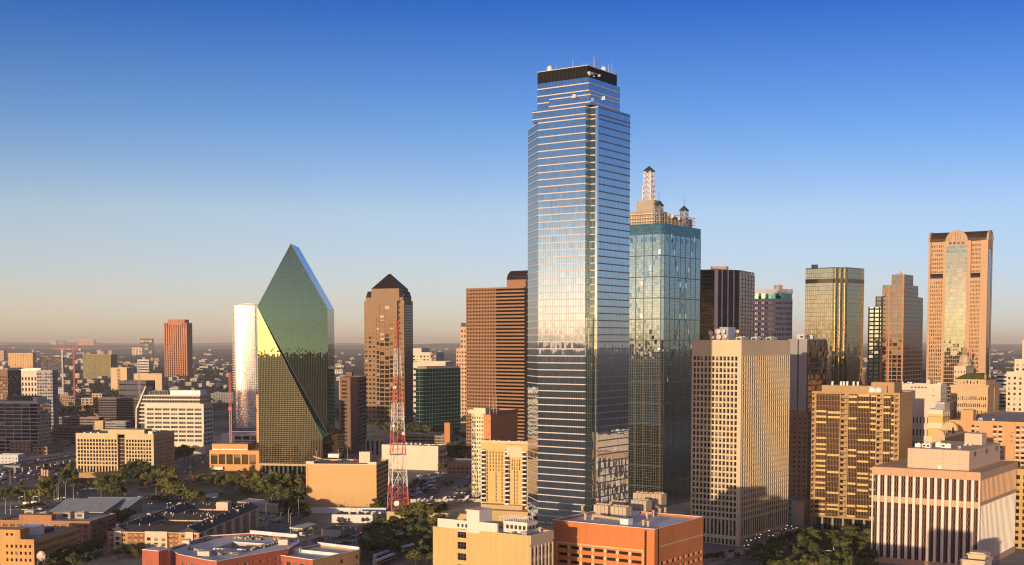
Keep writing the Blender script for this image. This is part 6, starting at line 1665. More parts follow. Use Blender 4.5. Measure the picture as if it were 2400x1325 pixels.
# name, label, columns, top, foot, wall, rough window raster
FAR = [
 ('orange_slab_block', 'long orange apartment slab lit by the sun near the left border', 76, 18, 84, 828, 868, (.66, .40, .17), W_DARK, 2.6, 4, .5, .4),
 ('dark_glass_block', 'dark glass block between the orange slab and the olive office', 142, 95, 150, 832, 880, (.07, .07, .08), W_DARK, 3, 6, .7, .5),
 ('olive_glass_office', 'olive gold glass office slab right of the dark glass block', 259, 193, 274, 831, 888, (.27, .235, .13), winmat('olive glass', (.12, .11, .04), (.3, .26, .1), .3, (.5, .45, .25), .08, .003), 2.4, 3, .8, .6),
 ('beige_tower_block', 'beige block with a window stack on its left side', 296, 258, 313, 862, 921, (.58, .43, .24), W_DARK, 3, 30, .2, .5),
 ('beige_hall_block', 'low broad beige hall right of the beige block', 378, 312, 384, 876, 926, (.56, .40, .22), W_DARK, 40, 60, .02, .02),
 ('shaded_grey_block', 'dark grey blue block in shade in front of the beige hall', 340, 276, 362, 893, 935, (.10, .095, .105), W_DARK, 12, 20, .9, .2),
 ('dark_frame_block', 'dark concrete frame building with open floors behind the tan government block', 326, 228, 336, 933, 1000, (.16, .14, .13), solid('parking void', (.012, .01, .009), .9), 3.3, 6, .9, .66),
 ('teal_far_tower', 'dark teal tower on the horizon left of the rust red tower', 357, 328, 360, 794, 830, (.05, .075, .085), W_DARK, 8, 12, .8, .5),
 ('orange_twin_far_block', 'orange twin apartment block on the horizon', 220, 182, 225, 796, 815, (.58, .34, .2), W_DARK, 5, 8, .5, .4),
 ('pale_far_block', 'pale grey far block left of the orange twin block', 131, 118, 133, 799, 815, (.45, .42, .4), W_DARK, 5, 8, .5, .4),
 ('dark_far_block', 'dark blue grey far block touching the pale far block', 152, 133, 155, 798, 813, (.13, .13, .16), W_DARK, 6, 10, .7, .4),
 ('striped_far_office', 'far white office striped with dark bands', 348, 321, 351, 843, 876, (.62, .54, .45), W_DARK, 6, 60, .95, .45),
 ('small_far_office', 'small far white office with balconies', 333, 309, 336, 815, 834, (.6, .5, .4), W_DARK, 4, 8, .6, .5),
 ('rose_stub_block', 'rosy stub of a block cut by the left border', 8, -20, 14, 822, 850, (.5, .33, .22), W_DARK, 4, 6, .5, .4),
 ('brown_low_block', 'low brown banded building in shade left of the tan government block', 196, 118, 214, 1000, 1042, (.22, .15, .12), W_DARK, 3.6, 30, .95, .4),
 ('brown_deck_block', 'second low brown building behind the brown banded one', 228, 132, 240, 978, 1012, (.24, .18, .15), W_DARK, 4, 30, .95, .4),
 ('tan_step_block', 'little tan stepped block catching light above the tan government block', 238, 218, 246, 987, 1016, (.56, .42, .22), W_DARK, 30, 30, .02, .02),
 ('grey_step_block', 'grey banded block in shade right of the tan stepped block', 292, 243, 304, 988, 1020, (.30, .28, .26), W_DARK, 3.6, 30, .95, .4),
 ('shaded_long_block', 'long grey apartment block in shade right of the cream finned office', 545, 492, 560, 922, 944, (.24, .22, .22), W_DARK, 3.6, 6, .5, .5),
 ('white_truck_depot', 'white low depot at the left border beside the road', 36, -20, 52, 1066, 1088, (.55, .55, .55), W_DARK, 9, 9, .3, .3),
]
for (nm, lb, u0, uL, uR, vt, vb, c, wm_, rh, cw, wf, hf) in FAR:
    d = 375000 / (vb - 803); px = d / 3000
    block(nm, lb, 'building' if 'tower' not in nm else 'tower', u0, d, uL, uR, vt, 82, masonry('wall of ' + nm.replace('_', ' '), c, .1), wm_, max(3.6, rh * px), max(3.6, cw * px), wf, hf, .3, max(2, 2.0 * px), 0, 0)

block('unseen_shade_tower', 'unseen tower added outside the left border to shade the gridded office', 'office tower', -620, 1090, -900, -560, 790, 82, gry, W_DARK, 4, 6, .7, .5, .3, 3, 0, 0)  # added out of view to throw shade on the gridded office
# ================================================================ low buildings of the foreground
def polyb(name, label, cat, px, z, mats, jobs=None, par=.9, roofm=None, z0=0.0, rz=None, wm=None, limit=100, cross=0):
    """a building drawn from the corners of its flat roof (picture columns and rows, counter-clockwise seen from above, near corner first)"""
    W = [gp(u, v, z) for u, v in px]
    o = W[0]
    e = thing(name, label, cat, (o.x, o.y, 0))
    q = [(p.x - o.x, p.y - o.y) for p in W]
    ar = sum(q[i][0] * q[(i + 1) % len(q)][1] - q[(i + 1) % len(q)][0] * q[i][1] for i in range(len(q)))
    if ar < 0: q = [q[0]] + q[:0:-1]
    n = len(q); m = MB(); todo = []
    for i in range(n):
        a, b_ = q[i], q[(i + 1) % n]; L = math.dist(a, b_); F = (a, ((b_[0] - a[0]) / L, (b_[1] - a[1]) / L)); mi = (i % len(mats))
        J = (jobs or {}).get(i)
        if J:
            cols, rows, wf, hf, za, zb = J
            w = lattice(m, F, .8, L - .8, za, zb, cols, rows, wf, hf, .35, mi); flat(m, F, 0, .8, z0, z, mi); flat(m, F, L - .8, L, z0, z, mi); flat(m, F, .8, L - .8, zb, z, mi); flat(m, F, .8, L - .8, z0, za, mi)
            todo.append((F, w))
        else: flat(m, F, 0, L, z0, z, mi)
    I = rimp(m, q, z, par, .45, 0)
    m.obj('wall', mats, e)
    for F, w in todo: windows(e, F, w, .35, wm or W_DARK, limit, cross)
    r = MB(); r.poly([(p[0], p[1], z - par) for p in I], I); r.obj('roof', roofm or M_ROOF, e)
    return e, q
def loc_of(e, p): return (p.x - e.location.x, p.y - e.location.y)
RED = masonry('red brick', (.44, .13, .07), .26, course=1.2)
BRN = masonry('ochre brown brick', (.50, .27, .11), .12, course=1.2)
W_TEAL = winmat('teal window glass', (.03, .07, .07), (.3, .35, .3), .2, (.5, .62, .6), .35)
W_FRAME = masonry('cream window frame', (.6, .55, .45), .06)

# brick mill, near left
def mill():
    b = B('brown_brick_mill', 'ochre brick mill with dark window rows and a white roof box, lower left', 'building', 69, 690, -60, 172, 82)
    z1 = b.z(1265); m = MB(); F, G = b.FL, b.FR
    j = lattice(m, F, b.ul(0), b.LY - 1, z1 - 17, z1 - 2, 6, 4, .45, .45, .35); flat(m, F, 0, b.ul(0), 0, z1); flat(m, F, b.LY - 1, b.LY, 0, z1); flat(m, F, b.ul(0), b.LY - 1, z1 - 2, z1); flat(m, F, b.ul(0), b.LY - 1, 0, z1 - 17)
    k = lattice(m, G, 1, b.LX - 1, z1 - 17, z1 - 1.6, 18, 4, .55, .5, .35); flat(m, G, 0, 1, 0, z1); flat(m, G, b.LX - 1, b.LX, 0, z1); flat(m, G, 1, b.LX - 1, z1 - 1.6, z1); flat(m, G, 1, b.LX - 1, 0, z1 - 17)
    flat(m, b.FB, 0, b.LY, 0, z1); flat(m, b.FC, 0, b.LX, 0, z1); rim(m, 0, 0, b.LX, b.LY, z1, 1, .4)
    m.obj('wall', masonry('golden ochre brick', (.58, .32, .11), .22, course=1.1), b.e); windows(b, F, j, .35, W_DARK, 24); windows(b, G, k, .35, W_DARK, 96)
    s = MB(); flat(s, G, 0, b.LX, z1 - 13.4, z1 - 12.9, 0, .12); flat(s, G, 0, b.LX, z1 - 1.2, z1 - .8, 0, .1); s.obj('stone_course', masonry('cream coping', (.68, .58, .44), .06), b.e)
    t = MB(); y0, y1 = b.yl(37), b.yl(0); t.box(-.04, y0, z1 - 1, 10, y1 + 12, b.z(1243)); t.obj('stair_tower', masonry('golden ochre brick', (.58, .32, .11), .22, course=1.1), b.e)
    w = MB()
    for u in (6, 17): flat(w, F, b.ul(u) - .7, b.ul(u) + .7, b.z(1257), b.z(1251), 0, .1)
    w.obj('tower_window', W_DARK, b.e)
    roof(b, z1, roofmat('old grey roof', (.36, .35, .35)), 1)
    x, y = b.loc(gp(66, 1251, z1)); h = MB(); h.box(x, y - 5, z1 - 1, x + 9, y + 5, z1 + 4); h.obj('roof_box', M_WHITE, b.e)
    h = MB(); x, y = b.loc(gp(95, 1245, z1)); h.box(x, y - 4, z1 - 1, x + 8, y + 4, z1 + 1.5); h.obj('roof_hatch', M_DARK, b.e)
mill()
def teal_block():
    b = B('teal_window_block', 'brown brick block with teal corner windows and four roof units behind the ochre mill', 'building', 205, 775, -10, 265, 84)
    z1 = b.z(1222); m = MB(); F, G = b.FL, b.FR
    j = lattice(m, F, 1, b.LY - 1, 2, z1 - 1.5, 12, 4, .62, .5, .35); flat(m, F, 0, 1, 0, z1); flat(m, F, b.LY - 1, b.LY, 0, z1); flat(m, F, 1, b.LY - 1, z1 - 1.5, z1); flat(m, F, 1, b.LY - 1, 0, 2)
    k = lattice(m, G, 1, b.LX - 1, 2, z1 - 1.5, 5, 4, .66, .5, .35); flat(m, G, 0, 1, 0, z1); flat(m, G, b.LX - 1, b.LX, 0, z1); flat(m, G, 1, b.LX - 1, z1 - 1.5, z1); flat(m, G, 1, b.LX - 1, 0, 2)
    flat(m, b.FB, 0, b.LY, 0, z1); flat(m, b.FC, 0, b.LX, 0, z1); rim(m, 0, 0, b.LX, b.LY, z1, .8, .4)
    m.obj('wall', masonry('dusk brick', (.40, .20, .10), .22, course=1.1), b.e); windows(b, F, j, .35, [W_TEAL, W_FRAME], 60, 1); windows(b, G, k, .35, [W_TEAL, W_FRAME], 100, 1)
    roof(b, z1, roofmat('pale buff roof', (.52, .48, .44)), .8)
    for u, v in ((74, 1207), (103, 1213), (160, 1212), (192, 1212)): x, y = b.loc(gp(u, v, z1)); roof_units(b.e, [(x, y, 7, 6, 4)], z1 - .8, masonry('buff metal', (.5, .42, .32)), M_DARK)
    s = MB(); s.box(-.05, b.yl(112), z1, 6, b.yl(35), z1 + 3.4); s.obj('roof_storey', masonry('dusk brick', (.40, .20, .10), .22, course=1.1), b.e)
teal_block()

# two sheds with tilted metal roofs
def shed(name, label, px, ze, zr, m_roof, m_wall):
    a, b_, c, d_ = gp(*px[0], ze), gp(*px[1], ze), gp(*px[2], zr), gp(*px[3], zr)     # eave left, eave right, ridge right, ridge left
    e = thing(name, label, 'shed', (a.x, a.y, 0)); q = [Vector((p.x - a.x, p.y - a.y, p.z)) for p in (a, b_, c, d_)]
    w = MB(); g = [Vector((p.x, p.y, 0)) for p in q]
    for i in range(4): j = (i + 1) % 4; w.poly([g[i], g[j], q[j] - Vector((0, 0, .3)), q[i] - Vector((0, 0, .3))], [(0, 0), ((g[j] - g[i]).length, 0), ((g[j] - g[i]).length, q[j].z), (0, q[i].z)])
    w.obj('wall', m_wall, e)
    r = MB(); up = Vector((0, 0, .35)); o = (q[0] - q[1]).normalized() * .6; bk = (q[0] - q[3]).normalized() * .6
    T = [q[0] + o + bk, q[1] - o + bk, q[2] - o - bk, q[3] + o - bk]; l = (q[1] - q[0]).length; s = (q[3] - q[0]).length
    r.poly(T, [(0, 0), (l, 0), (l, s), (0, s)])
    for i in range(4): j = (i + 1) % 4; r.poly([T[i] - up, T[j] - up, T[j], T[i]])
    n = int(l / 2.4)
    for k in range(n + 1): A, Q = T[0].lerp(T[1], k / n), T[3].lerp(T[2], k / n); r.tube(A + Vector((0, 0, .03)), Q + Vector((0, 0, .03)), .09, 3)
    r.obj('metal_roof', m_roof, e)
    return e
METR = solid('grey standing seam metal', (.46, .47, .45), .45, .15, .1)
GRNW = masonry('olive grey panels', (.30, .30, .25), .08, course=4)
shed('tilted_roof_shed', 'large shed with a grey metal roof tilted towards the viewer', [(113, 1201), (241, 1201), (287, 1169), (159, 1169)], 5.0, 10.5, METR, GRNW)
def shed2():
    a, b_, c, d_ = gp(205, 1187, 4.5), gp(289, 1196, 4.5), gp(332, 1166, 11), gp(208, 1166, 11)
    shed('blue_roof_shed', 'second shed with a bluish metal roof behind the grey roofed one', [(205, 1192), (290, 1196), (332, 1166), (208, 1166)], 4.5, 11, solid('blue grey metal', (.36, .42, .48), .42, .25, .08), GRNW)
shed2()

# apartment court with dark pitched roofs
def court():
    b = B('pitched_roof_apartments', 'brick apartment court under long dark pitched roofs around two courtyards', 'apartment block', 460, 752, 243, 600, 84, LX=118)
    L = b.LY; ze, zr = 12.5, 16.0
    br = masonry('apartment brick', (.52, .28, .13), .12, course=1.1); pl = masonry('cream plaster bay', (.66, .55, .40), .08)
    W = [(0, 118, 0, 13, 'x'), (0, 118, L - 13, L, 'x'), (0, 13, 13, L - 13, 'y'), (52, 64, 13, L - 13, 'y'), (106, 118, 13, L - 13, 'y')]
    m = MB(); r = MB(); tr = MB(); j = lattice(m, b.FL, .8, L - .8, 0, ze - .5, 15, 4, .5, .5, .3); flat(m, b.FL, 0, .8, 0, ze); flat(m, b.FL, L - .8, L, 0, ze); flat(m, b.FL, .8, L - .8, ze - .5, ze)
    k = lattice(m, b.FR, .8, b.LX - .8, 0, ze - .5, 30, 4, .5, .5, .3); flat(m, b.FR, 0, .8, 0, ze); flat(m, b.FR, b.LX - .8, b.LX, 0, ze); flat(m, b.FR, .8, b.LX - .8, ze - .5, ze)
    flat(m, b.FB, 0, L, 0, ze); flat(m, b.FC, 0, b.LX, 0, ze)
    for (x0, x1, y0, y1, ax) in W[:2]:
        yi = y1 if y0 == 0 else y0; m.wall((x1, yi), (x0, yi), 0, ze) if y0 == 0 else m.wall((x0, yi), (x1, yi), 0, ze)
    for (x0, x1, y0, y1, ax) in W[2:]: m.wall((x1, y0), (x1, y1), 0, ze); m.wall((x0, y1), (x0, y0), 0, ze)
    m.obj('wall', br, b.e); windows(b, b.FL, j, .3, [W_DARK, W_FRAME], 60, 1); windows(b, b.FR, k, .3, [W_DARK, W_FRAME], 100, 1)
    slate = solid('charcoal shingles', (.035, .037, .045), .75, 0, .25, .8)
    rr = random.Random(5)
    for n, (x0, x1, y0, y1, ax) in enumerate(W):
        o = .6; dz = n * .004
        if ax == 'x':
            ym = (y0 + y1) / 2; r.poly([(x1 + o, y0 - o, ze + dz), (x1 + o, ym, zr + dz), (x0 - o, ym, zr + dz), (x0 - o, y0 - o, ze + dz)][::-1]); r.poly([(x0 - o, y1 + o, ze + dz), (x0 - o, ym, zr + dz), (x1 + o, ym, zr + dz), (x1 + o, y1 + o, ze + dz)][::-1])
            for x in (x0, x1): r.poly([(x, y0, ze), (x, y1, ze), (x, ym, zr)])
            tr.slab((x0 - o, y0 - o), (x1 + o, y0 - o), .35, ze - .3, ze + .12); tr.slab((x0 - o, y1 + o), (x1 + o, y1 + o), .35, ze - .3, ze + .12); tr.tube((x0 - o, ym, zr + .1), (x1 + o, ym, zr + .1), .22, 4)
        else:
            xm = (x0 + x1) / 2; r.poly([(x0 - o, y0 - 6, ze + dz), (xm, y0 - 6, zr + dz), (xm, y1 + 6, zr + dz), (x0 - o, y1 + 6, ze + dz)][::-1]); r.poly([(x1 + o, y1 + 6, ze + dz), (xm, y1 + 6, zr + dz), (xm, y0 - 6, zr + dz), (x1 + o, y0 - 6, ze + dz)][::-1])
            tr.slab((x0 - o, y0 + (0 if x0 else -13)), (x0 - o, y1 + (0 if x0 else 13)), .35, ze - .3, ze + .12); tr.slab((x1 + o, y0), (x1 + o, y1), .35, ze - .3, ze + .12)
    r.obj('pitched_roof', slate, b.e); tr.obj('eaves', masonry('cream coping', (.68, .58, .44), .06), b.e)
    pv = MB(); pv.tube((0, 0, 0), (0, 0, 1.3), .22, 6)
    pm = pv.mesh('vent_pipe', [M_WHITE])
    for i in range(92):
        n = rr.choice([0, 0, 0, 1, 1, 2, 3, 3, 4]); x0, x1, y0, y1, ax = W[n]; f = rr.uniform(.25, .75)
        if ax == 'x': x, y = rr.uniform(x0, x1), y0 + (y1 - y0) * f
        else: x, y = x0 + (x1 - x0) * f, rr.uniform(y0, y1)
        put('vent_pipe', pm, b.e, (x, y, ze + (zr - ze) * (1 - abs(f - .5) * 2) - .1))
    for i, x in enumerate((8, 30, 56, 80, 110)):
        c = MB(); c.box(-.6, -.6, 0, .6, .6, 3.2); c.box(-.75, -.75, 3.2, .75, .75, 3.6); c.obj('chimney', pl, b.e, (x, 2.5 if i % 2 else L - 3, ze))
    for (ua, ub) in ((.08, .16), (.42, .66), (.86, .94)):
        c = MB(); y0, y1 = L * (1 - ub), L * (1 - ua); c.box(-1.2, y0, 0, -.01, y1, ze + .6)
        c.obj('plaster_bay', pl, b.e)
        w = MB(); n = max(1, int((y1 - y0) / 4))
        for k in range(n):
            for z in (1.5, 4.6, 7.7): w.poly([(-1.24, y0 + (k + .75) * (y1 - y0) / n, z), (-1.24, y0 + (k + .25) * (y1 - y0) / n, z), (-1.24, y0 + (k + .25) * (y1 - y0) / n, z + 1.8), (-1.24, y0 + (k + .75) * (y1 - y0) / n, z + 1.8)], [(k + .1, z), (k + .9, z), (k + .9, z + .9), (k + .1, z + .9)])
        w.obj('bay_windows', W_TAN, b.e)
    for i in range(7):
        x = 6 + i * 17; c = MB(); c.box(x, -1.1, 0, x + 5, -.01, ze); c.obj('plaster_bay', pl, b.e)
    h = MB(); h.box(100, 16, ze, 108, 24, zr + 2); h.obj('lift_house', pl, b.e)
court()

# red brick block with a white roof and a light well
def red_block():
    z = 17.0
    e, q = polyb('red_brick_court_block', 'red brick block with a white membrane roof, a light well and rows of air conditioners', 'building',
                 [(508, 1316), (675, 1286), (700, 1272), (697, 1261), (587, 1251), (489, 1257), (397, 1287), (420, 1300), (484, 1313)], z, [RED],
                 {0: (9, 4, .42, .5, 2, z - 2.5), 7: (5, 4, .5, .5, 2, z - 2.5)}, .9, M_ROOFW, wm=[W_TEAL, W_FRAME], cross=1)
    bpy.data.objects.remove([o for o in e.children if o.name.startswith('roof')][0])
    outer = q; hole = [loc_of(e, gp(u, v, z - .9)) for u, v in ((500, 1288), (590, 1290), (622, 1277), (545, 1272))]
    r = MB(); n = len(outer)                        # roof sheet with the well left open: a fan between outer edge and well edge
    c = Vector((sum(p[0] for p in outer) / n, sum(p[1] for p in outer) / n)); ins = [tuple((Vector(p) + (c - Vector(p)).normalized() * .6)) for p in outer]
    hh = [Vector(p) for p in hole]
    hc = sum(hh, Vector((0, 0))) / 4
    ang = lambda p: math.atan2(p[1] - hc.y, p[0] - hc.x)
    hs = sorted([tuple(p) for p in hh], key=ang); os_ = sorted(ins, key=ang)
    for i in range(n):
        a, b_ = os_[i], os_[(i + 1) % n]
        ha = min(hs, key=lambda p: math.dist(p, a)); hb = min(hs, key=lambda p: math.dist(p, b_))
        r.poly([(*a, z - .9), (*b_, z - .9), (*hb, z - .9)], [a, b_, hb]); 
        if ha != hb: r.poly([(*a, z - .9), (*hb, z - .9), (*ha, z - .9)], [a, hb, ha])
    r.obj('roof', M_ROOFW, e)
    w = MB()
    for i in range(4): w.wall(hs[(i + 1) % 4], hs[i], 3, z - .3)
    w.poly([(*p, 3) for p in hs]); w.obj('light_well', masonry('pale well plaster', (.58, .5, .4), .08), e)
    k = MB()
    for i in range(4): k.slab(hs[i], hs[(i + 1) % 4], .5, z - .89, z - .25)
    k.obj('well_kerb', M_WHITE, e)
    cw = MB()
    for i in (1, 2, 3, 4, 5): cw.slab(q[i], q[(i + 1) % n], .9, z - .2, z + (2.0 if i in (3,) else .45))
    for i in (0, 6, 7, 8): cw.slab(q[i], q[(i + 1) % n], .7, z + .003, z + .3)
    cw.obj('coping', M_WHITE, e)
    t = MB(); p = [loc_of(e, gp(u, v, z + 2.5)) for u, v in ((372, 1293), (395, 1288), (368, 1283), (333, 1289))]
    t.prism(p, 0, z + 2.5); t.obj('corner_tower', RED, e)
    t = MB(); t.prism([(a[0] * 1.0, a[1]) for a in p], z + 2.505, z + 2.9); t.obj('tower_roof', M_ROOFW, e)
    for (u, v, s) in ((437, 1278, 4), (480, 1304, 6), (665, 1276, 5)):
        h = MB(); x, y = loc_of(e, gp(u, v, z - .9)); h.box(x - s / 2, y - s / 2, z - .9, x + s / 2, y + s / 2, z + 2.0); h.obj('roof_hut', masonry('cream coping', (.68, .58, .44), .06), e)
    rr = random.Random(9); a = MB(); a.box(-.55, -.45, .3, .55, .45, 1.35); a.box(-.5, -.5, .5, .5, -.44, 1.2, 1); a.lathe((0, 0, 1.35), [(.4, 0), (.4, .12), (.1, .12)], 8, 1); a.box(-.6, -.5, 0, .6, .5, .3, 1)
    me = a.mesh('air_conditioner', [masonry('buff metal', (.5, .42, .32)), M_DARK])
    for (u0, v0, u1, v1, cnt) in [(428, 1280, 500, 1264, 16), (440, 1288, 520, 1303, 20), (545, 1264, 620, 1266, 16), (560, 1262, 618, 1262, 10), (640, 1266, 690, 1270, 12), (520, 1300, 560, 1301, 6), (568, 1294, 620, 1284, 14), (600, 1286, 668, 1272, 14)]:
        for i in range(cnt):
            f = (i + .5) / cnt; p_ = gp(u0 + (u1 - u0) * f + rr.uniform(-2, 2), v0 + (v1 - v0) * f + rr.uniform(-1.2, 1.2), z - .9); x, y = loc_of(e, p_)
            put('air_conditioner', me, e, (x, y, z - .9), rr.choice([0, math.pi / 2, math.pi]))
    for i in range(4):
        x, y = q[7][0] + (q[8][0] - q[7][0]) * (i + .5) / 4, q[7][1] + (q[8][1] - q[7][1]) * (i + .5) / 4
        for zz in (5, 9): b_ = MB(); b_.box(x - 1.2, y - 1.6, zz, x + 1.2, y + .2, zz + .25); b_.box(x - 1.2, y - 1.6, zz + .25, x + 1.2, y - 1.5, zz + 1.1); b_.obj('balcony', M_DARK, e)
red_block()
TANB = masonry('orange tan brick', (.54, .32, .15), .22, course=1.1)  # the brick's own tan, for the right and rear walls
e, q = polyb('small_white_roof_block', 'smaller brick block with a bright white roof, red front and tan side', 'building', [(733, 1313), (842, 1289), (745, 1277), (636, 1299)], 14.0, [TANB, TANB, RED, RED],
             {3: (6, 3, .6, .55, 1, 12.0)}, 1.0, M_ROOFW, wm=[W_DARK, masonry('olive window frame', (.2, .18, .12))], cross=2)
k = MB()
for i in range(4): k.slab(q[i], q[(i + 1) % 4], .8, 14.003, 14.35 + (1.2 if i == 1 else 0))
k.slab(tuple(Vector(q[3]).lerp(Vector(q[2]), .45)), tuple(Vector(q[0]).lerp(Vector(q[1]), .55)), .6, 13, 14.6); k.obj('coping', M_WHITE, e)
h = MB(); x, y = loc_of(e, gp(688, 1294, 13)); h.box(x - 4, y - 3, 13, x + 4, y + 3, 15.5); h.obj('roof_hut', M_WHITE, e)
w = MB(); 
for f, zz in ((.58, 9), (.92, 9.5), (.9, 4.5), (.6, 3)):
    a = Vector(q[0]).lerp(Vector(q[1]), f); dv = (Vector(q[1]) - Vector(q[0])).normalized(); nn = Vector((dv.y, -dv.x)) * .05; w.wall(a + nn, a + nn + dv * 1.8, zz, zz + 2)
w.obj('side_window', W_DARK, e)
polyb('grey_roof_hut', 'small grey building with a maroon hipped roof end behind the white roofed blocks', 'building', [(745, 1278), (767, 1262), (752, 1258), (722, 1266)], 9.0, [masonry('grey plaster', (.42, .4, .38), .1)], None, .5, roofmat('maroon roof', (.16, .07, .06)))
e, q = polyb('white_shop_row', 'long low white building with small trees along its front below the garage', 'building', [(777, 1206), (873, 1207), (883, 1199), (800, 1197)], 5.8, [masonry('bright white plaster', (.72, .68, .62), .06)], None, .7, roofmat('dark tar roof', (.12, .11, .11)))
roof_units(e, [(12 + i * 5.2, 4 + (i % 3) * 3, 1.6, 1.4, 1.6) for i in range(5)], 5.1, M_GALV, M_DARK)
e, q = polyb('depot_building', 'low tan depot with a dark grey roof between the car park and the fuel canopy', 'building', [(799, 1243), (834, 1233), (786, 1230), (754, 1240)], 4.6, [masonry('shade toned tan plaster', (.42, .37, .29), .1), masonry('shade toned tan plaster', (.42, .37, .29), .1), masonry('sunny tan plaster', (.60, .48, .3), .1)], {0: (4, 1, .3, .4, .5, 3.5)}, .5, roofmat('dark tar roof', (.12, .11, .11)))  # one plaster in two tones, sun and shade put into the colour
roof_units(e, [(1 + i * 4, 5 + (i % 2) * 5, 1.5, 1.4, 1.3) for i in range(3)], 4.1, M_WHITE, M_DARK)
polyb('long_flat_shed', 'long low tan shed with a pale flat roof left of the garage', 'shed', [(556, 1175), (652, 1185), (668, 1176), (580, 1168)], 6.0, [masonry('tan shed cladding', (.44, .35, .22), .1, seam=6)], None, .3, roofmat('pale blue grey roof', (.5, .52, .54), .15))
# fuel canopy
def canopy():
    P4 = [gp(u, v, 5.4) for u, v in ((709, 1239), (742, 1228), (722, 1225), (678, 1236))]; o = P4[0]
    e = thing('fuel_canopy', 'flat white fuel station canopy on posts beside the wide street', 'canopy', (o.x, o.y, 0)); q = [(p.x - o.x, p.y - o.y) for p in P4]
    m = MB(); m.prism(q, 4.6, 5.4, 0, None, True); m.obj('canopy_roof', masonry('cream canopy', (.66, .58, .46), .1), e)
    c = Vector((sum(p[0] for p in q) / 4, sum(p[1] for p in q) / 4))
    for p in q: v = Vector(p).lerp(c, .3); k = MB(); k.box(-.25, -.25, 0, .25, .25, 4.6); k.obj('post', M_DARK, e, (v.x, v.y, 0))
    for f in (.35, .65): v = Vector(q[3]).lerp(Vector(q[0]), f).lerp(c, .6); k = MB(); k.box(-.4, -.8, 0, .4, .8, 1.7); k.obj('fuel_pump', M_WHITE, e, (v.x, v.y, 0))
canopy()
# broadcast building with dishes, and the radio tower on it
e, q = polyb('dish_yard_building', 'flat tan studio building whose roof carries satellite dishes', 'building', [(906, 1199), (1128, 1206), (1128, 1172), (960, 1170)], 6.2, [masonry('tan studio panels', (.58, .42, .2), .08, seam=5)], None, .4, roofmat('stained tan roof', (.36, .3, .22), .4))
h = MB(); x, y = loc_of(e, gp(998, 1192, 6)); h.box(x - 2.2, y - 2, 5.8, x + 2.2, y + 2, 9); h.obj('roof_hut', M_WHITE, e)
k = MB(); k.slab(loc_of(e, gp(962, 1177, 6)), loc_of(e, gp(1128, 1176, 6)), .5, 5.8, 8.2); k.obj('yard_wall', masonry('cream panel', (.62, .54, .38), .06), e)
k = MB(); k.slab(loc_of(e, gp(962, 1184, 6)), loc_of(e, gp(1060, 1188, 6)), .5, 5.8, 8.0); k.obj('yard_wall', masonry('tan studio panels', (.58, .42, .2), .08, seam=5), e)
DM = {}
def dish(u, v, z, r, label, group='white satellite dishes in the studio yard', lean=(-.62, -.30, .72)):
    p = gp(u, v, z)
    t = thing('satellite_dish', label, 'satellite dish', p, 0, group)
    d_ = Vector(lean).normalized(); c = Vector((0, 0, r * 1.15))
    if r not in DM:
        m = MB(); m.lathe(c, [(.05, -.42 * r), (r * .5, -.33 * r), (r * .8, -.15 * r), (r, .02 * r), (r * .97, .05 * r), (r * .78, -.1 * r), (r * .48, -.26 * r), (.02, -.36 * r)], 20, 0, d_)
        k = MB(); 
        for an in (0, 2.1, 4.2):
            x = d_.orthogonal().normalized(); y = d_.cross(x); k.tube(c + (x * math.cos(an) + y * math.sin(an)) * r * .95, c + d_ * r * .75, .06 * r * .5, 4)
        k.tube(c + d_ * r * .62, c + d_ * r * .85, .09 * r, 6)
        s = MB(); s.tube((0, 0, 0), c - d_ * r * .4, .16 * r, 8, 0, .1 * r); s.lathe((0, 0, 0), [(.4 * r, 0), (.4 * r, .1), (.05, .1)], 8)
        DM[r] = (m.mesh('reflector', [M_WHITE]), k.mesh('feed_horn', [M_GALV]), s.mesh('pedestal', [M_GALV]))
    for nm, me in zip(('reflector', 'feed_horn', 'pedestal'), DM[r]): put(nm, me, t)
for (u, v, r) in [(1010, 1176, 2.2), (1022, 1187, 2.2), (1008, 1194, 1.8), (1042, 1176, 2.2), (1053, 1180, 2.0), (1044, 1190, 1.8), (982, 1177, 1.6), (994, 1177, 1.6), (1087, 1178, 1.3), (1109, 1176, 1.2)]:
    dish(u, v, 6.2, r, 'white satellite dish tipped skyward in the studio yard by the radio tower')
dish(1094, 1176, 6.2, 2.6, 'big white satellite dish standing apart at the right end of the studio yard', None)
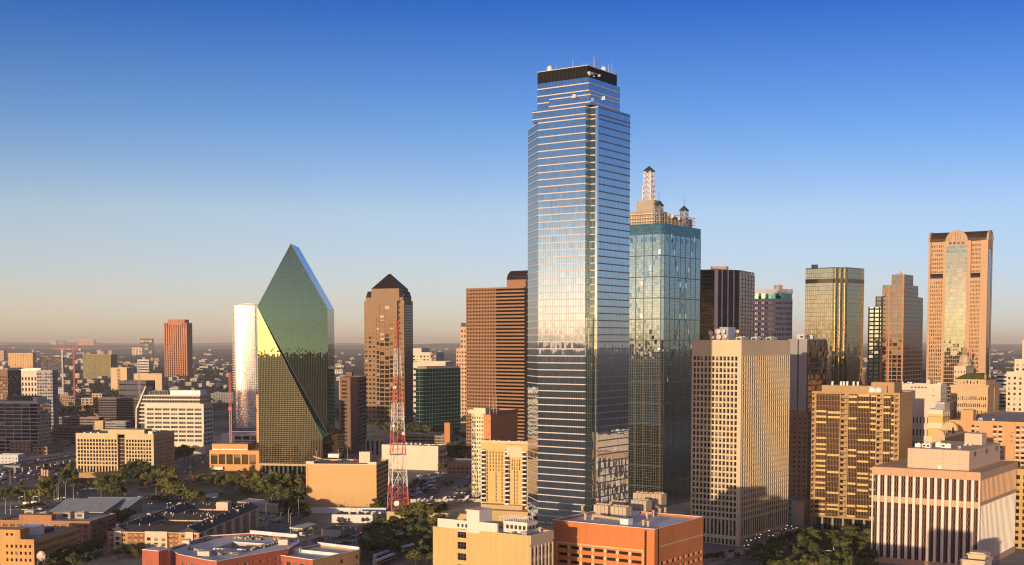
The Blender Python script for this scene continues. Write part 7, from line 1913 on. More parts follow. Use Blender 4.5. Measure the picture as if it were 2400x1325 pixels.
def radio_tower():
    p = gp(933, 1196, 5.9); d = p.y; k = d / 3000
    e = thing('radio_tower', 'tall red and white lattice radio tower standing on the studio building', 'radio tower', p, rad(20))
    H_ = zat(752, d) - p.z; w0, w1 = 53 * k / 1.28, 5.5 * k
    lv = [(1195, 'r'), (1140, 'w'), (1067, 'r'), (1011, 'w'), (945, 'r'), (883, 'w'), (817, 'r'), (752, None)]
    col = {'r': solid('aviation red paint', (.58, .14, .08), .5, 0, .15), 'w': solid('aviation white paint', (.74, .68, .62), .5, 0, .08)}
    def hw(z): return (w0 + (w1 - w0) * z / H_) / 2
    for i in range(len(lv) - 1):
        za, zb = max(0, zat(lv[i][0], d) - p.z), zat(lv[i + 1][0], d) - p.z
        m = MB(); n = max(2, int(round((zb - za) / (hw(za) * 1.9))))
        for s in range(n):
            a, b_ = za + (zb - za) * s / n, za + (zb - za) * (s + 1) / n; ha, hb = hw(a), hw(b_); t = max(.09, ha * .042)
            C = [(-1, -1), (1, -1), (1, 1), (-1, 1)]
            for q_ in range(4):
                (sx, sy), (ux, uy) = C[q_], C[(q_ + 1) % 4]
                m.tube((sx * ha, sy * ha, a), (sx * hb, sy * hb, b_), t * 1.35, 5)
                m.tube((sx * hb, sy * hb, b_), (ux * hb, uy * hb, b_), t * .8, 4)
                if ha > 2.2:
                    mx, my = (sx + ux) / 2, (sy + uy) / 2
                    m.tube((sx * ha, sy * ha, a), (mx * hb, my * hb, b_), t * .8, 4); m.tube((ux * ha, uy * ha, a), (mx * hb, my * hb, b_), t * .8, 4)
                    m.tube((sx * ha, sy * ha, a), (mx * (ha + hb) / 2, my * (ha + hb) / 2, (a + b_) / 2), t * .5, 4)
                    m.tube((sx * (ha + hb) / 2, sy * (ha + hb) / 2, (a + b_) / 2), (ux * (ha + hb) / 2, uy * (ha + hb) / 2, (a + b_) / 2), t * .5, 4)
                else:
                    m.tube((sx * ha, sy * ha, a), (ux * hb, uy * hb, b_), t * .7, 4); m.tube((ux * ha, uy * ha, a), (sx * hb, sy * hb, b_), t * .7, 4)
        m.tube((0, 0, za), (0, 0, zb), .3, 4)
        m.obj('red_lattice_section' if lv[i][1] == 'r' else 'white_lattice_section', col[lv[i][1]], e)
    for (v, off, r) in [(1177, (-3.0, -7), 2.0), (1016, (3.4, -3.2), 1.3), (908, (-2.6, -2.4), 1.2), (998, (-3.5, -2.5), 1.1), (982, (3.2, -3), .9)]:
        z = zat(v, d) - p.z; c = MB(); c.lathe((0, 0, 0), [(.05, -.4), (r * .6, -.3), (r, 0), (r * .95, .1), (r * .5, -.1), (.02, -.2)], 14, 0, (-.3, -.9, .1)); c.tube((0, 0, -.2), (-off[0] * .4, 1.5, 0), .12)
        c.obj('dish', M_WHITE, e, (off[0], off[1], z))
    pl = MB()
    for v in (976, 1066): z = zat(v, d) - p.z; h = hw(z) + .9; pl.box(-h, -h, z, h, h, z + .25, 0, None, True); 
    pl.obj('platform', col['w'], e)
radio_tower()

# ---- cranes
def crane(name, label, u, vb, vt, w, mats, jib=None, d=None):
    d = d or 375000 / (vb - 803); x = kx(u) * d; H_ = zat(vt, d)
    e = thing(name, label, 'crane', (x, d, 0))
    m = MB(); n = int(H_ / (w * 1.6)); 
    def lat(m, f, n, z0, z1, t):
        for s in range(n):
            a, b_ = z0 + (z1 - z0) * s / n, z0 + (z1 - z0) * (s + 1) / n; C = [(-1, -1), (1, -1), (1, 1), (-1, 1)]
            for q_ in range(4):
                (sx, sy), (ux, uy) = C[q_], C[(q_ + 1) % 4]; h = w / 2
                m.tube(f(sx * h, sy * h, a), f(sx * h, sy * h, b_), t * 1.5, 4); m.tube(f(sx * h, sy * h, a), f(ux * h, uy * h, b_), t, 4); m.tube(f(sx * h, sy * h, b_), f(ux * h, uy * h, b_), t, 4)
    t = w * .06; hs = H_ * (.62 if len(mats) > 1 else 1)
    lat(m, lambda a, b_, c: (a, b_, c), max(2, int(hs / (w * 1.5))), 0, hs, t); m.obj('mast', mats[0], e)
    if len(mats) > 1:
        m = MB(); lat(m, lambda a, b_, c: (a, b_, c), max(2, int((H_ - hs) / (w * 1.5))), hs, H_, t * 1.05); m.obj('upper_mast', mats[1], e)
        c = MB(); c.box(-w * .9, -w * .9, hs - 1, w * .9, w * .9, hs + 2.5); c.obj('operator_cab', mats[1], e)
    if jib:
        zj = zat(jib[2], d); x0, x1 = kx(jib[0]) * d - x, kx(jib[1]) * d - x
        m = MB(); lat(m, lambda a, b_, c: (c, a * .6, zj + b_ * .6), int(abs(x1 - x0) / (w * 1.5)), x0, x1, t); m.obj('jib', mats[-1], e)
        k = MB(); k.box(x1 - w * 1.5, -w, zj - w * 1.4, x1, w, zj); k.obj('counterweight', masonry('wpale', (.5, .45, .4)), e)
        s = MB(); s.tube((0, 0, H_), (x0 * .75, 0, zj + w * .3), t * .7, 4); s.tube((0, 0, H_), (x1 * .9, 0, zj + w * .3), t * .7, 4); s.obj('tie_bars', mats[-1], e)
RP = solid('crane red paint', (.55, .05, .04), .5); RPL = solid('faded crane paint', (.55, .22, .15), .5)
crane('tower_crane', 'slim red crane mast rising in front of the orange brick hall', 538, 1100, 874, 1.9, [RPL, RP])
crane('tower_crane', 'red tower crane with a long level jib far off on the left', 172, 947, 808, 2.6, [RP], (122, 190, 818))
crane('tower_crane', 'pale tower crane with a short jib near the far dark glass block', 145, 930, 820, 2.4, [M_WHITE], (126, 162, 835))
crane('tower_crane', 'bluish grey crane mast in front of the shaded grey block', 325, 985, 852, 2.0, [solid('blue grey crane paint', (.22, .25, .33), .5)])
# water tower-like round dish sign on a frame, lower left corner
def ball():
    p = gp(97, 1345, 0); e = thing('round_lattice_sign', 'round pale lattice disc on a steel frame at the lower left border', 'sign', (p.x, p.y, 0))
    d = p.y; zc = zat(1303, d); m = MB(); r = 11.5 * d / 3000
    m.lathe((0, 0, zc), [(.1, -.8), (r * .7, -.6), (r, 0), (r * .7, .6), (.1, .8)], 20, 0, (-.2, -1, .05)); m.obj('disc', solid('weathered pale disc', (.58, .5, .38), .7, 0, .5, .9), e)
    f = MB()
    for s in (-1, 1):
        for k in (-1, 1): f.tube((s * 3, k * 2, 0), (s * .8, k * .6, zc - 1), .18, 4)
    for z in (3, 7, 11): f.tube((-2.4, 0, z), (2.4, 0, z), .14, 4)
    f.obj('frame', M_DARK, e)
ball()
# unseen slab added below the frame to cast a shadow on the pillared office
block('unseen_shade_slab', 'unseen slab added below the lower border to shade the pillared office', 'hotel', 2150, 405, 2000, 2190, 1362, 55, masonry('pale blocker stone', (.5, .45, .4)), W_DARK, 4, 6, .8, .6, .3, 2, 0, 0)
block('unseen_shade_block', 'unseen flat roofed block added below the lower border to shade the green square', 'building', 2010, 450, 1800, 2035, 1395, 55, masonry('pale blocker stone', (.5, .45, .4)), W_DARK, 4, 6, .6, .5, .3, 2, 0, 0)  # second unseen block, added to keep the square and its trees in shade
# ================================================================ ground, streets, woods, traffic
def sheet(name, px, z, mat, kind='structure'):
    W = [gp(u, v, z) for u, v in px]
    m = MB(); ar = sum(W[i].x * W[(i + 1) % len(W)].y - W[(i + 1) % len(W)].x * W[i].y for i in range(len(W)))
    if ar < 0: W = W[::-1]
    m.poly([(p.x, p.y, z) for p in W], [(p.x, p.y) for p in W])
    return tag(m.obj(name, mat), kind=kind)
def groundmat():
    t = NT('city ground'); ps = t.pos()
    big = t.noise(ps, .004, 6, .6); mid = t.noise(ps, .03, 5, .6); fine = t.noise(ps, .4, 3)
    town = t.ramp(t.math('ADD', t.math('MULTIPLY', mid, .7), t.math('MULTIPLY', fine, .3)), [(.35, (.12, .12, .125)), (.5, (.21, .205, .195)), (.62, (.32, .30, .27)), (.72, (.41, .38, .33))])
    wild = t.ramp(t.math('ADD', t.math('MULTIPLY', big, .5), t.math('MULTIPLY', mid, .5)), [(.38, (.018, .026, .012)), (.52, (.032, .040, .018)), (.60, (.07, .065, .035)), (.68, (.26, .20, .14))])
    ds = t.new('ShaderNodeVectorMath', operation='DISTANCE'); t.l.new(ps, ds.inputs[0]); ds.inputs[1].default_value = (0, 950, 0)
    f = t.math('MULTIPLY', t.math('SUBTRACT', ds.outputs['Value'], 750), 1 / 700, True)
    t.l.new(t.mixc(f, town, wild), t.p.inputs['Base Color']); t.p.inputs['Roughness'].default_value = .95
    return t.mat
g = MB()
XS = [-30000, -16000, -6000, -2000, 0, 2000, 6000, 16000, 30000]; YS = [-12000, -8000, -4000, -1000, 500, 1500, 4000, 12000, 26000, 52000]
for i in range(len(XS) - 1):
    for j in range(len(YS) - 1): g.poly([(XS[i], YS[j], 0), (XS[i + 1], YS[j], 0), (XS[i + 1], YS[j + 1], 0), (XS[i], YS[j + 1], 0)])
tag(g.obj('ground', groundmat()), kind='structure')
ASPH = solid('asphalt', (.12, .12, .125), .9, 0, .25, .12); LOT = solid('car park asphalt', (.18, .176, .172), .9, 0, .3, .08); CONC = solid('pale concrete paving', (.30, .27, .23), .9, 0, .2, .15)
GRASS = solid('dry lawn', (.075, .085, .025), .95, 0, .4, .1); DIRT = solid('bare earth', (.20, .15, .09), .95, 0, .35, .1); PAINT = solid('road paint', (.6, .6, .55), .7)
sheet('park_lawn', [(0, 1178), (0, 1150), (180, 1122), (300, 1130), (480, 1128), (700, 1135), (705, 1215), (620, 1205), (470, 1190), (300, 1165), (185, 1170)], .004, GRASS)
sheet('lawn_strip', [(0, 1178), (0, 1167), (187, 1163), (187, 1170)], .008, solid('golden lawn', (.16, .13, .035), .95, 0, .3, .1))
sheet('paving', [(0, 1185), (0, 1177), (160, 1173), (185, 1170), (185, 1176)], .012, CONC)
sheet('car_park', [(0, 1210), (0, 1186), (160, 1176), (140, 1200)], .008, LOT)
sheet('highway', [(-40, 1150), (-40, 1103), (170, 1078), (178, 1112), (60, 1138)], .012, ASPH)
sheet('road', [(170, 1163), (165, 1148), (225, 1143), (235, 1160)], .012, ASPH); sheet('road', [(285, 1150), (330, 1140), (420, 1160), (480, 1175), (470, 1185), (390, 1170), (290, 1160)], .012, ASPH)
sheet('construction_ground', [(395, 1115), (470, 1070), (500, 1100), (610, 1105), (560, 1125), (500, 1130), (410, 1140)], .012, DIRT)
sheet('road', [(410, 1138), (412, 1128), (460, 1122), (465, 1137)], .016, ASPH); sheet('road', [(385, 1120), (455, 1070), (480, 1062), (487, 1075), (430, 1118)], .018, ASPH)
sheet('street', [(480, 1165), (480, 1150), (560, 1140), (560, 1160)], .016, ASPH)
sheet('street', [(590, 1250), (690, 1195), (716, 1195), (712, 1215), (668, 1250)], .016, ASPH)
sheet('car_park', [(668, 1262), (720, 1212), (775, 1208), (780, 1224), (755, 1240), (720, 1262)], .020, LOT)
sheet('street', [(716, 1285), (860, 1228), (905, 1206), (915, 1222), (850, 1262), (790, 1290)], .024, ASPH)
sheet('planting_strip', [(770, 1232), (775, 1223), (880, 1224), (880, 1230)], .028, DIRT)
sheet('street', [(930, 1225), (1100, 1065), (1118, 1065), (980, 1200)], .012, ASPH)
sheet('car_park', [(955, 1170), (990, 1120), (1030, 1104), (1060, 1104), (1010, 1158)], .008, LOT)
sheet('car_park', [(1040, 1170), (1095, 1108), (1150, 1108), (1150, 1170)], .008, LOT)
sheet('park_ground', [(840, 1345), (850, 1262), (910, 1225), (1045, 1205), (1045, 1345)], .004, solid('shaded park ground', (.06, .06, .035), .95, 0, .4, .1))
sheet('rail_bed', [(860, 1345), (985, 1280), (1005, 1284), (930, 1345)], .03, solid('rail ballast', (.10, .09, .085), .95))
sheet('street', [(1630, 1345), (1830, 1262), (1905, 1225), (1925, 1240), (1850, 1285), (1745, 1345)], .012, ASPH)
sheet('pavement', [(1600, 1320), (1738, 1287), (1900, 1222), (1903, 1228), (1760, 1290), (1640, 1340)], .13, CONC)
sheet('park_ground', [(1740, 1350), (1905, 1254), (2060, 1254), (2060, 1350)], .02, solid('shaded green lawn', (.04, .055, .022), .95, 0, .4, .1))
sheet('path', [(1800, 1330), (1880, 1288), (1890, 1290), (1820, 1330)], .03, CONC); sheet('path', [(1970, 1300), (2046, 1294), (2046, 1300), (1975, 1305)], .03, CONC); sheet('path', [(1905, 1345), (1935, 1312), (1948, 1312), (1925, 1345)], .034, CONC)
def crossing(name, label, u0, v0, u1, v1, n, du, dv):
    m = MB(); A, Q = gp(u0, v0), gp(u1, v1); dr = gp(u0 + du, v0 + dv) - A
    for i in range(n):
        p = A.lerp(Q, i / (n - 1)); m.poly([(p.x - .3, p.y, .036), (p.x + .5, p.y, .036), (p.x + .5 + dr.x, p.y + dr.y, .036), (p.x - .3 + dr.x, p.y + dr.y, .036)])
    tag(m.obj(name, PAINT), kind='structure')
crossing('road_markings', '', 1858, 1268, 1885, 1258, 9, 12, -6)
def lane_lines(u0, v0, u1, v1, n, off):
    m = MB(); A, Q = gp(u0, v0), gp(u1, v1); dv = (Q - A).normalized(); nn = Vector((-dv.y, dv.x, 0))
    for o in off:
        for i in range(n):
            p, q = A.lerp(Q, i / n) + nn * o, A.lerp(Q, (i + .55) / n) + nn * o
            m.poly([(p.x - nn.x * .12, p.y - nn.y * .12, .036), (q.x - nn.x * .12, q.y - nn.y * .12, .036), (q.x + nn.x * .12, q.y + nn.y * .12, .036), (p.x + nn.x * .12, p.y + nn.y * .12, .036)])
    tag(m.obj('road_markings', PAINT), kind='structure')
lane_lines(640, 1240, 702, 1200, 14, (-5, -1.7, 1.7, 5)); lane_lines(950, 1205, 1100, 1075, 26, (-1.6, 1.6)); lane_lines(1700, 1320, 1860, 1255, 18, (-1.7, 1.7)); lane_lines(-30, 1128, 165, 1098, 18, (-6, -2, 2, 6))
# raised road on piers
def viaduct():
    A, Q = gp(28, 1110), gp(178, 1082); e = thing('elevated_road', 'raised concrete road on a row of piers above the highway', 'bridge', (A.x, A.y, 0)); q = Q - A
    dv = q.normalized(); L = q.length + 60
    m = MB(); m.slab((0, 0), (dv.x * L, dv.y * L), 16, 6.2, 7.6); m.obj('deck', masonry('bridge concrete', (.26, .25, .23), .12), e)
    n = Vector((-dv.y, dv.x))
    for s in (-8, 8): r = MB(); r.slab((n.x * s, n.y * s), (dv.x * L + n.x * s, dv.y * L + n.y * s), .4, 7.605, 8.6); r.obj('parapet', masonry('bridge concrete', (.26, .25, .23), .12), e)
    for k in range(14):
        p = dv * (6 + k * (L - 12) / 13); c = MB(); c.box(-.6, -.6, 0, .6, .6, 5.2); c.slab((-n.x * 6, -n.y * 6), (n.x * 6, n.y * 6), 1.3, 5.2, 6.19); c.obj('pier', masonry('pier concrete', (.36, .34, .31), .12), e, (p.x, p.y, 0))
    return A, dv
VIA = viaduct()

# ---------------------------------------------------------------- trees
LEAF = []
def leafmat(name, c1, c2, c3):
    t = NT(name); ps = t.pos(); f = t.noise(ps, .55, 4, .7); r = t.new('ShaderNodeObjectInfo').outputs['Random']
    k = t.math('ADD', t.math('MULTIPLY', f, .75), t.math('MULTIPLY', r, .25))
    t.l.new(t.ramp(k, [(.3, c1), (.5, c2), (.68, c3)]), t.p.inputs['Base Color']); t.p.inputs['Roughness'].default_value = .75
    tr = t.new('ShaderNodeBsdfTranslucent'); t.l.new(t.ramp(k, [(.3, c1), (.6, c3)]), tr.inputs[0])
    mx = t.new('ShaderNodeMixShader'); mx.inputs[0].default_value = .25; t.l.new(t.p.outputs[0], mx.inputs[1]); t.l.new(tr.outputs[0], mx.inputs[2]); t.l.new(mx.outputs[0], t.out.inputs[0])
    return t.mat
LG = leafmat('green leaves', (.065, .084, .020), (.145, .152, .038), (.26, .23, .06))
LD = leafmat('deep green leaves', (.044, .066, .020), (.09, .112, .032), (.165, .17, .052))
LA = leafmat('amber leaves', (.09, .055, .015), (.17, .11, .025), (.26, .16, .04))
LR = leafmat('rusty leaves', (.09, .045, .025), (.16, .075, .04), (.22, .11, .06))
BARK = solid('bark', (.07, .055, .04), .9, 0, .3, 2)
def crown_mesh(seed, shape, n=620):
    """leaf sprays scattered through overlapping clumps of unit height"""
    r = random.Random(seed); m = MB(); cl = []
    for i in range(9):
        a = r.uniform(0, 6.28); 
        if shape == 'cone': z = .28 + .68 * (i + .5) / 9; q = .26 * (1.08 - z); R_ = .10 + .17 * (1 - z)
        elif shape == 'wide': z = r.uniform(.45, .78); q = r.uniform(.1, .42); R_ = r.uniform(.16, .24)
        else: z = r.uniform(.38, .82); q = r.uniform(.03, .26) * (1.25 - abs(z - .55)); R_ = r.uniform(.15, .23)
        cl.append((q * math.cos(a), q * math.sin(a), z, R_))
    for i in range(n):
        cx, cy_, cz, R_ = r.choice(cl)
        v = Vector((r.gauss(0, 1), r.gauss(0, 1), r.gauss(0, 1))).normalized() * R_ * (r.random() ** .35)
        p = Vector((cx, cy_, cz)) + Vector((v.x, v.y, v.z * .85))
        nrm = (v.normalized() + Vector((r.uniform(-.7, .7), r.uniform(-.7, .7), r.uniform(-.3, .9)))).normalized()
        x = nrm.orthogonal().normalized(); y = nrm.cross(x); an = r.uniform(0, 6.28); x, y = x * math.cos(an) + y * math.sin(an), y * math.cos(an) - x * math.sin(an)
        s = r.uniform(.034, .062)
        m.poly([p - x * s * 1.3, p - y * s * .8 + x * .2 * s, p + x * s * 1.4, p + y * s * .9], None)
    return m
TRK = MB(); TRK.tube((0, 0, 0), (.01, 0, .35), .028, 7, 0, .020); 
for k in range(5): a = k * 1.257 + .3; TRK.tube((.01, 0, .30), (.15 * math.cos(a), .15 * math.sin(a), .58), .013, 5, 0, .005)
TRK = TRK.mesh('trunk', [BARK])
CR = {}
for sh in ('round', 'wide', 'cone'):
    for mt in (LG, LD, LA, LR):
        for sd in range(3): CR[(sh, mt.name, sd)] = crown_mesh(hash((sh, sd)) % 999 if False else {'round': 10, 'wide': 40, 'cone': 70}[sh] + sd, sh).mesh('crown', [mt])
NT_ = 0
def tree(x, y, h, shape='round', mat=None, label='', group='', wide=1.0, z=0.0):
    global NT_; NT_ += 1
    mt = mat or rng.choice([LG, LG, LD])
    t = thing('tree', label, 'tree', (x, y, z), rng.uniform(0, 6.28), group)
    put('trunk', TRK, t).scale = (h, h, h)
    c = put('crown', CR[(shape, mt.name, rng.randrange(3))], t); c.scale = (h * wide, h * wide, h)
    return t
def at_px(u, v, h, *a, **k): p = gp(u, v); return tree(p.x, p.y, h, *a, **k)
PK = ('sunlit olive green tree in the park between the highway and the tan government block', 'trees of the left park')
for (u, v, h, s) in [(162, 1130, 17, 'cone'), (150, 1133, 13, 'round'), (176, 1131, 13, 'round'), (95, 1168, 14, 'round'), (112, 1158, 15, 'round'), (20, 1168, 11, 'round'), (46, 1168, 14, 'cone'), (33, 1170, 9, 'round'), (62, 1170, 9, 'round'), (74, 1172, 9, 'round'), (88, 1173, 10, 'round'), (108, 1173, 11, 'wide'), (122, 1172, 10, 'round'), (103, 1152, 14, 'round'), (118, 1148, 13, 'wide'), (128, 1152, 11, 'round'), (4, 1172, 9, 'round'),
                     (196, 1146, 11, 'wide'), (210, 1145, 10, 'wide'), (230, 1162, 14, 'round'), (246, 1163, 13, 'wide'), (262, 1166, 13, 'round'), (276, 1166, 12, 'round'), (288, 1164, 11, 'round'), (238, 1145, 12, 'round'), (252, 1142, 12, 'round'), (278, 1140, 14, 'round'), (268, 1147, 11, 'round')]:
    at_px(u, v, h, s, None, *PK, wide=1.15)
for (u, v, h) in [(178, 1143, 11), (335, 1145, 13), (345, 1150, 9), (128, 1144, 8)]: at_px(u, v, h, 'cone' if h > 12 else 'round', LA, 'golden amber tree among the green ones in the left park', 'amber trees of the left park')
GV = ('dark leafy tree at the foot of the tan government block', 'trees by the tan government block')
for (u, v, h) in [(298, 1122, 15), (310, 1120, 17), (322, 1118, 17), (336, 1119, 17), (348, 1121, 15), (305, 1130, 13), (325, 1130, 14), (290, 1118, 9), (410, 1088, 12), (420, 1080, 16), (432, 1082, 17), (442, 1078, 15), (380, 1100, 9), (395, 1095, 8), (428, 1070, 14), (412, 1070, 13), (450, 1072, 12), (436, 1066, 12)]: at_px(u, v, h, 'wide' if h < 14 else 'round', LD, *GV, wide=1.2)
CT_ = ('olive tree in the clump between the sheds and the construction ground', 'trees behind the pitched roof apartments')
for (u, v, h, s) in [(362, 1138, 15, 'cone'), (372, 1140, 16, 'cone'), (383, 1138, 18, 'cone'), (396, 1142, 17, 'round'), (408, 1146, 18, 'cone'), (390, 1158, 15, 'round'), (378, 1152, 12, 'round'), (402, 1175, 17, 'round'), (416, 1180, 17, 'round'), (430, 1183, 15, 'wide'), (444, 1184, 13, 'round'), (457, 1184, 13, 'wide'), (470, 1182, 11, 'round'), (360, 1177, 7, 'round'), (373, 1180, 8, 'wide'), (432, 1148, 9, 'cone'), (390, 1183, 9, 'round'), (420, 1165, 11, 'round'), (478, 1186, 8, 'round')]: at_px(u, v, h, s, rng.choice([LG, LG, LA, LD]) if h < 15 else LG, *CT_, wide=1.12)
PR = ('bushy tree in the grove in front of the green prism tower', 'grove before the green prism tower')
for (u, v, h) in [(468, 1134, 7), (480, 1136, 8), (495, 1138, 9), (510, 1141, 10), (522, 1138, 11), (533, 1143, 12), (545, 1146, 14), (556, 1150, 15), (566, 1148, 16), (578, 1152, 17), (590, 1150, 16), (602, 1153, 17), (614, 1152, 16), (626, 1154, 16), (638, 1150, 17), (650, 1152, 16), (662, 1149, 15), (674, 1150, 15), (686, 1147, 13), (698, 1148, 13), (708, 1146, 11), (560, 1134, 12), (580, 1136, 12), (600, 1138, 12), (540, 1130, 9), (572, 1158, 11), (592, 1160, 11), (612, 1160, 12), (632, 1160, 10)]: at_px(u, v, h, rng.choice(['cone', 'round', 'cone']), rng.choice([LG, LG, LG, LA]) if h > 10 else LG, *PR, wide=1.25)
BG = ('broad dark tree beside the corner of the tan parking garage', 'trees beside the garage')
for (u, v, h) in [(655, 1192, 15), (668, 1190, 19), (682, 1197, 20), (696, 1188, 17), (640, 1196, 12), (705, 1207, 12), (712, 1215, 9), (672, 1203, 12), (690, 1207, 11), (722, 1218, 8), (884, 1200, 11), (888, 1192, 9)]: at_px(u, v, h, 'wide' if h > 12 else 'round', LD if v > 1195 else LG, *BG, wide=1.25)
MP = ('shade tree in the rail park right of the depot', 'trees of the rail park')
for (u, v, h, s, m_) in [(940, 1224, 11, 'round', LD), (952, 1224, 13, 'round', LG), (966, 1222, 14, 'round', LD), (980, 1223, 15, 'round', LG), (994, 1223, 14, 'round', LD), (1006, 1222, 13, 'round', LG), (1020, 1218, 12, 'round', LD), (1034, 1214, 13, 'round', LD), (1042, 1212, 11, 'round', LG), (885, 1247, 9, 'wide', LD), (897, 1240, 9, 'round', LD), (908, 1250, 10, 'round', LD), (925, 1238, 9, 'round', LD), (940, 1240, 8, 'round', LG), (958, 1243, 8, 'round', LG), (972, 1238, 8, 'round', LG), (990, 1240, 9, 'round', LD), (1012, 1240, 9, 'round', LG), (865, 1262, 10, 'wide', LD), (975, 1264, 12, 'wide', LG), (990, 1266, 10, 'wide', LG), (880, 1282, 11, 'wide', LG), (898, 1275, 10, 'wide', LG), (918, 1272, 9, 'round', LD), (940, 1280, 10, 'wide', LG), (958, 1278, 8, 'round', LG), (848, 1296, 10, 'round', LD), (862, 1302, 10, 'wide', LD), (885, 1303, 11, 'wide', LD), (905, 1300, 11, 'wide', LD), (925, 1303, 9, 'round', LD), (985, 1300, 10, 'round', LD), (1005, 1290, 10, 'round', LD), (1000, 1316, 11, 'wide', LD), (975, 1326, 10, 'wide', LD), (1018, 1340, 12, 'wide', LD), (1010, 1262, 9, 'round', LG), (950, 1262, 8, 'round', LD), (930, 1258, 9, 'round', LD), (1030, 1235, 10, 'round', LD)]: at_px(u, v, h, s, m_, *MP, wide=1.2)
for (u, v) in [(897, 1264), (938, 1246), (970, 1276)]: at_px(u, v, 8, 'wide', LR, 'rust coloured tree among green ones in the rail park', 'rusty trees of the rail park', wide=1.1)
for (u, v, h) in [(794, 1228, 5), (810, 1228, 4), (851, 1229, 5)]: at_px(u, v, h, 'round', LA, 'small amber tree against the long low white building', 'street trees along the white shop row')
CP = ('tree at the edge of the car park beyond the satellite dishes', 'trees around the far car park')
for (u, v, h) in [(1032, 1110, 11), (1042, 1106, 10), (975, 1145, 9), (985, 1150, 8), (965, 1152, 8), (992, 1140, 7), (1046, 1148, 7), (1058, 1140, 6), (1070, 1155, 7), (1105, 1150, 6), (1090, 1156, 5), (1118, 1152, 6), (1000, 1160, 6)]: at_px(u, v, h, 'round', LG, *CP, wide=1.1)
TB = ('tree in the belt at the foot of the pyramid roofed tower', 'belt of trees by the pyramid roofed tower')
for i in range(18): at_px(858 + i * 8.6, 1012 + (i % 3) * 4, 13 + i % 4, 'round', LD if i % 2 else LG, *TB, wide=1.25)
HT = ('dark tree in the shaded street beside the white tiled hotel', 'trees in the shaded street')
for (u, v, h) in [(1050, 1072, 15), (1062, 1068, 17), (1075, 1074, 16), (1085, 1066, 15), (1095, 1075, 15), (1058, 1082, 12), (1078, 1083, 12), (1070, 1092, 10), (1090, 1090, 9), (1062, 1040, 14), (1070, 1030, 13), (1085, 1035, 13)]: at_px(u, v, h, 'round', LD, *HT, wide=1.25)
SQ = ('shaded tree on the green square behind the pillared office', 'trees of the green square'); n_ = 0; pts_ = []
rs = random.Random(21)
while n_ < 58:
    u, v = rs.uniform(1770, 2050), rs.uniform(1262, 1345); lim = 1905 - (v - 1254) * 1.75
    if u < lim: continue
    p = gp(u, v)
    if any(math.dist(p[:2], q[:2]) < 6.5 for q in pts_): continue
    if 1925 < u < 1955 and 1285 < v < 1330: continue
    pts_.append(p); n_ += 1; tree(p.x, p.y, rs.uniform(6, 10.5), rs.choice(['round', 'wide', 'round']), rs.choice([LD, LD, LD, LG]), *SQ, wide=1.2)  # mostly darker leaves, so part of the shade is in the colour
STR = ('yellowing street tree in the row along the pavement of the gridded tower', 'street trees by the gridded tower')
for i in range(11): f = i / 10; at_px(1752 + f * 120, 1312 - f * 48, 6.5 + (i % 3), 'round', LG if i % 3 else LA, *STR)
for i in range(7): at_px(1650 + i * 7, 1318 - i * 1.2, 5, 'round', LA, 'low amber tree on the terrace before the gridded tower', 'terrace trees')
SW = ('dark tree in the shaded lane behind the ochre mill', 'trees in the lane behind the mill')
for (u, v, h) in [(130, 1335, 11), (150, 1325, 11), (170, 1318, 11), (188, 1312, 10), (205, 1308, 10), (182, 1335, 10), (210, 1330, 9), (225, 1300, 10), (270, 1238, 11), (285, 1230, 11), (298, 1222, 10), (275, 1222, 9), (262, 1248, 9), (290, 1305, 8), (308, 1308, 8), (278, 1312, 8), (320, 1312, 7), (230, 1320, 8)]: at_px(u, v, h, 'wide' if h > 9 else 'round', LD, *SW, wide=1.3)
# hedge on a bank
for (u, v) in [(48, 1200), (60, 1197), (72, 1194), (84, 1192), (96, 1191), (108, 1190)]: at_px(u, v, 5.5, 'wide', LG, 'low bushy tree on the bank left of the tilted roof shed', 'bushes on the bank', wide=1.5)

# far woods: one mass, except the nearest trees
def in_blocks(x, y): return False
rw = random.Random(33)
W = MB(); k = 0
FT = ('tree in the far woods beyond the downtown blocks', 'nearest trees of the far woods')
def woodland(u, v): return noise.fractal(Vector((u * .012, v * .045, 3.1)), 1.0, 2.0, 3)
cnt = 0
while k < 12500:
    v = 803 + 375000 / (1900 * (5.2 ** (rw.random() ** .8))); u = rw.uniform(-420, 2800)
    wv = woodland(u, v)
    if wv < -.06 + (.16 if v > 905 else 0): continue
    p = gp(u, v); k += 1
    h = rw.uniform(9, 15)
    if v > 935 and cnt < max(0, 300 - NT_): cnt += 1; 
    r_ = rw.uniform(.32, .5) * h
    for i in range(9 if v < 860 else 16):
        a, b_ = rw.uniform(0, 6.28), rw.uniform(-.2, 1)
        q = Vector((p.x + r_ * .8 * math.cos(a) * math.sqrt(max(0, 1 - b_ * b_)), p.y + r_ * .8 * math.sin(a) * math.sqrt(max(0, 1 - b_ * b_)), h * .55 + b_ * h * .38))
        n_ = (q - Vector((p.x, p.y, h * .5))).normalized() + Vector((rw.uniform(-.5, .5), rw.uniform(-.5, .5), rw.uniform(-.2, .6))); n_.normalize()
        x = n_.orthogonal().normalized(); y = n_.cross(x); s = r_ * rw.uniform(.3, .55) * (1.3 if v < 860 else 1)
        W.poly([q - x * s, q - y * s, q + x * s, q + y * s])
LF = leafmat('far leaves', (.022, .030, .014), (.045, .050, .022), (.085, .080, .034))
tag(W.obj('woods', LF), kind='stuff')
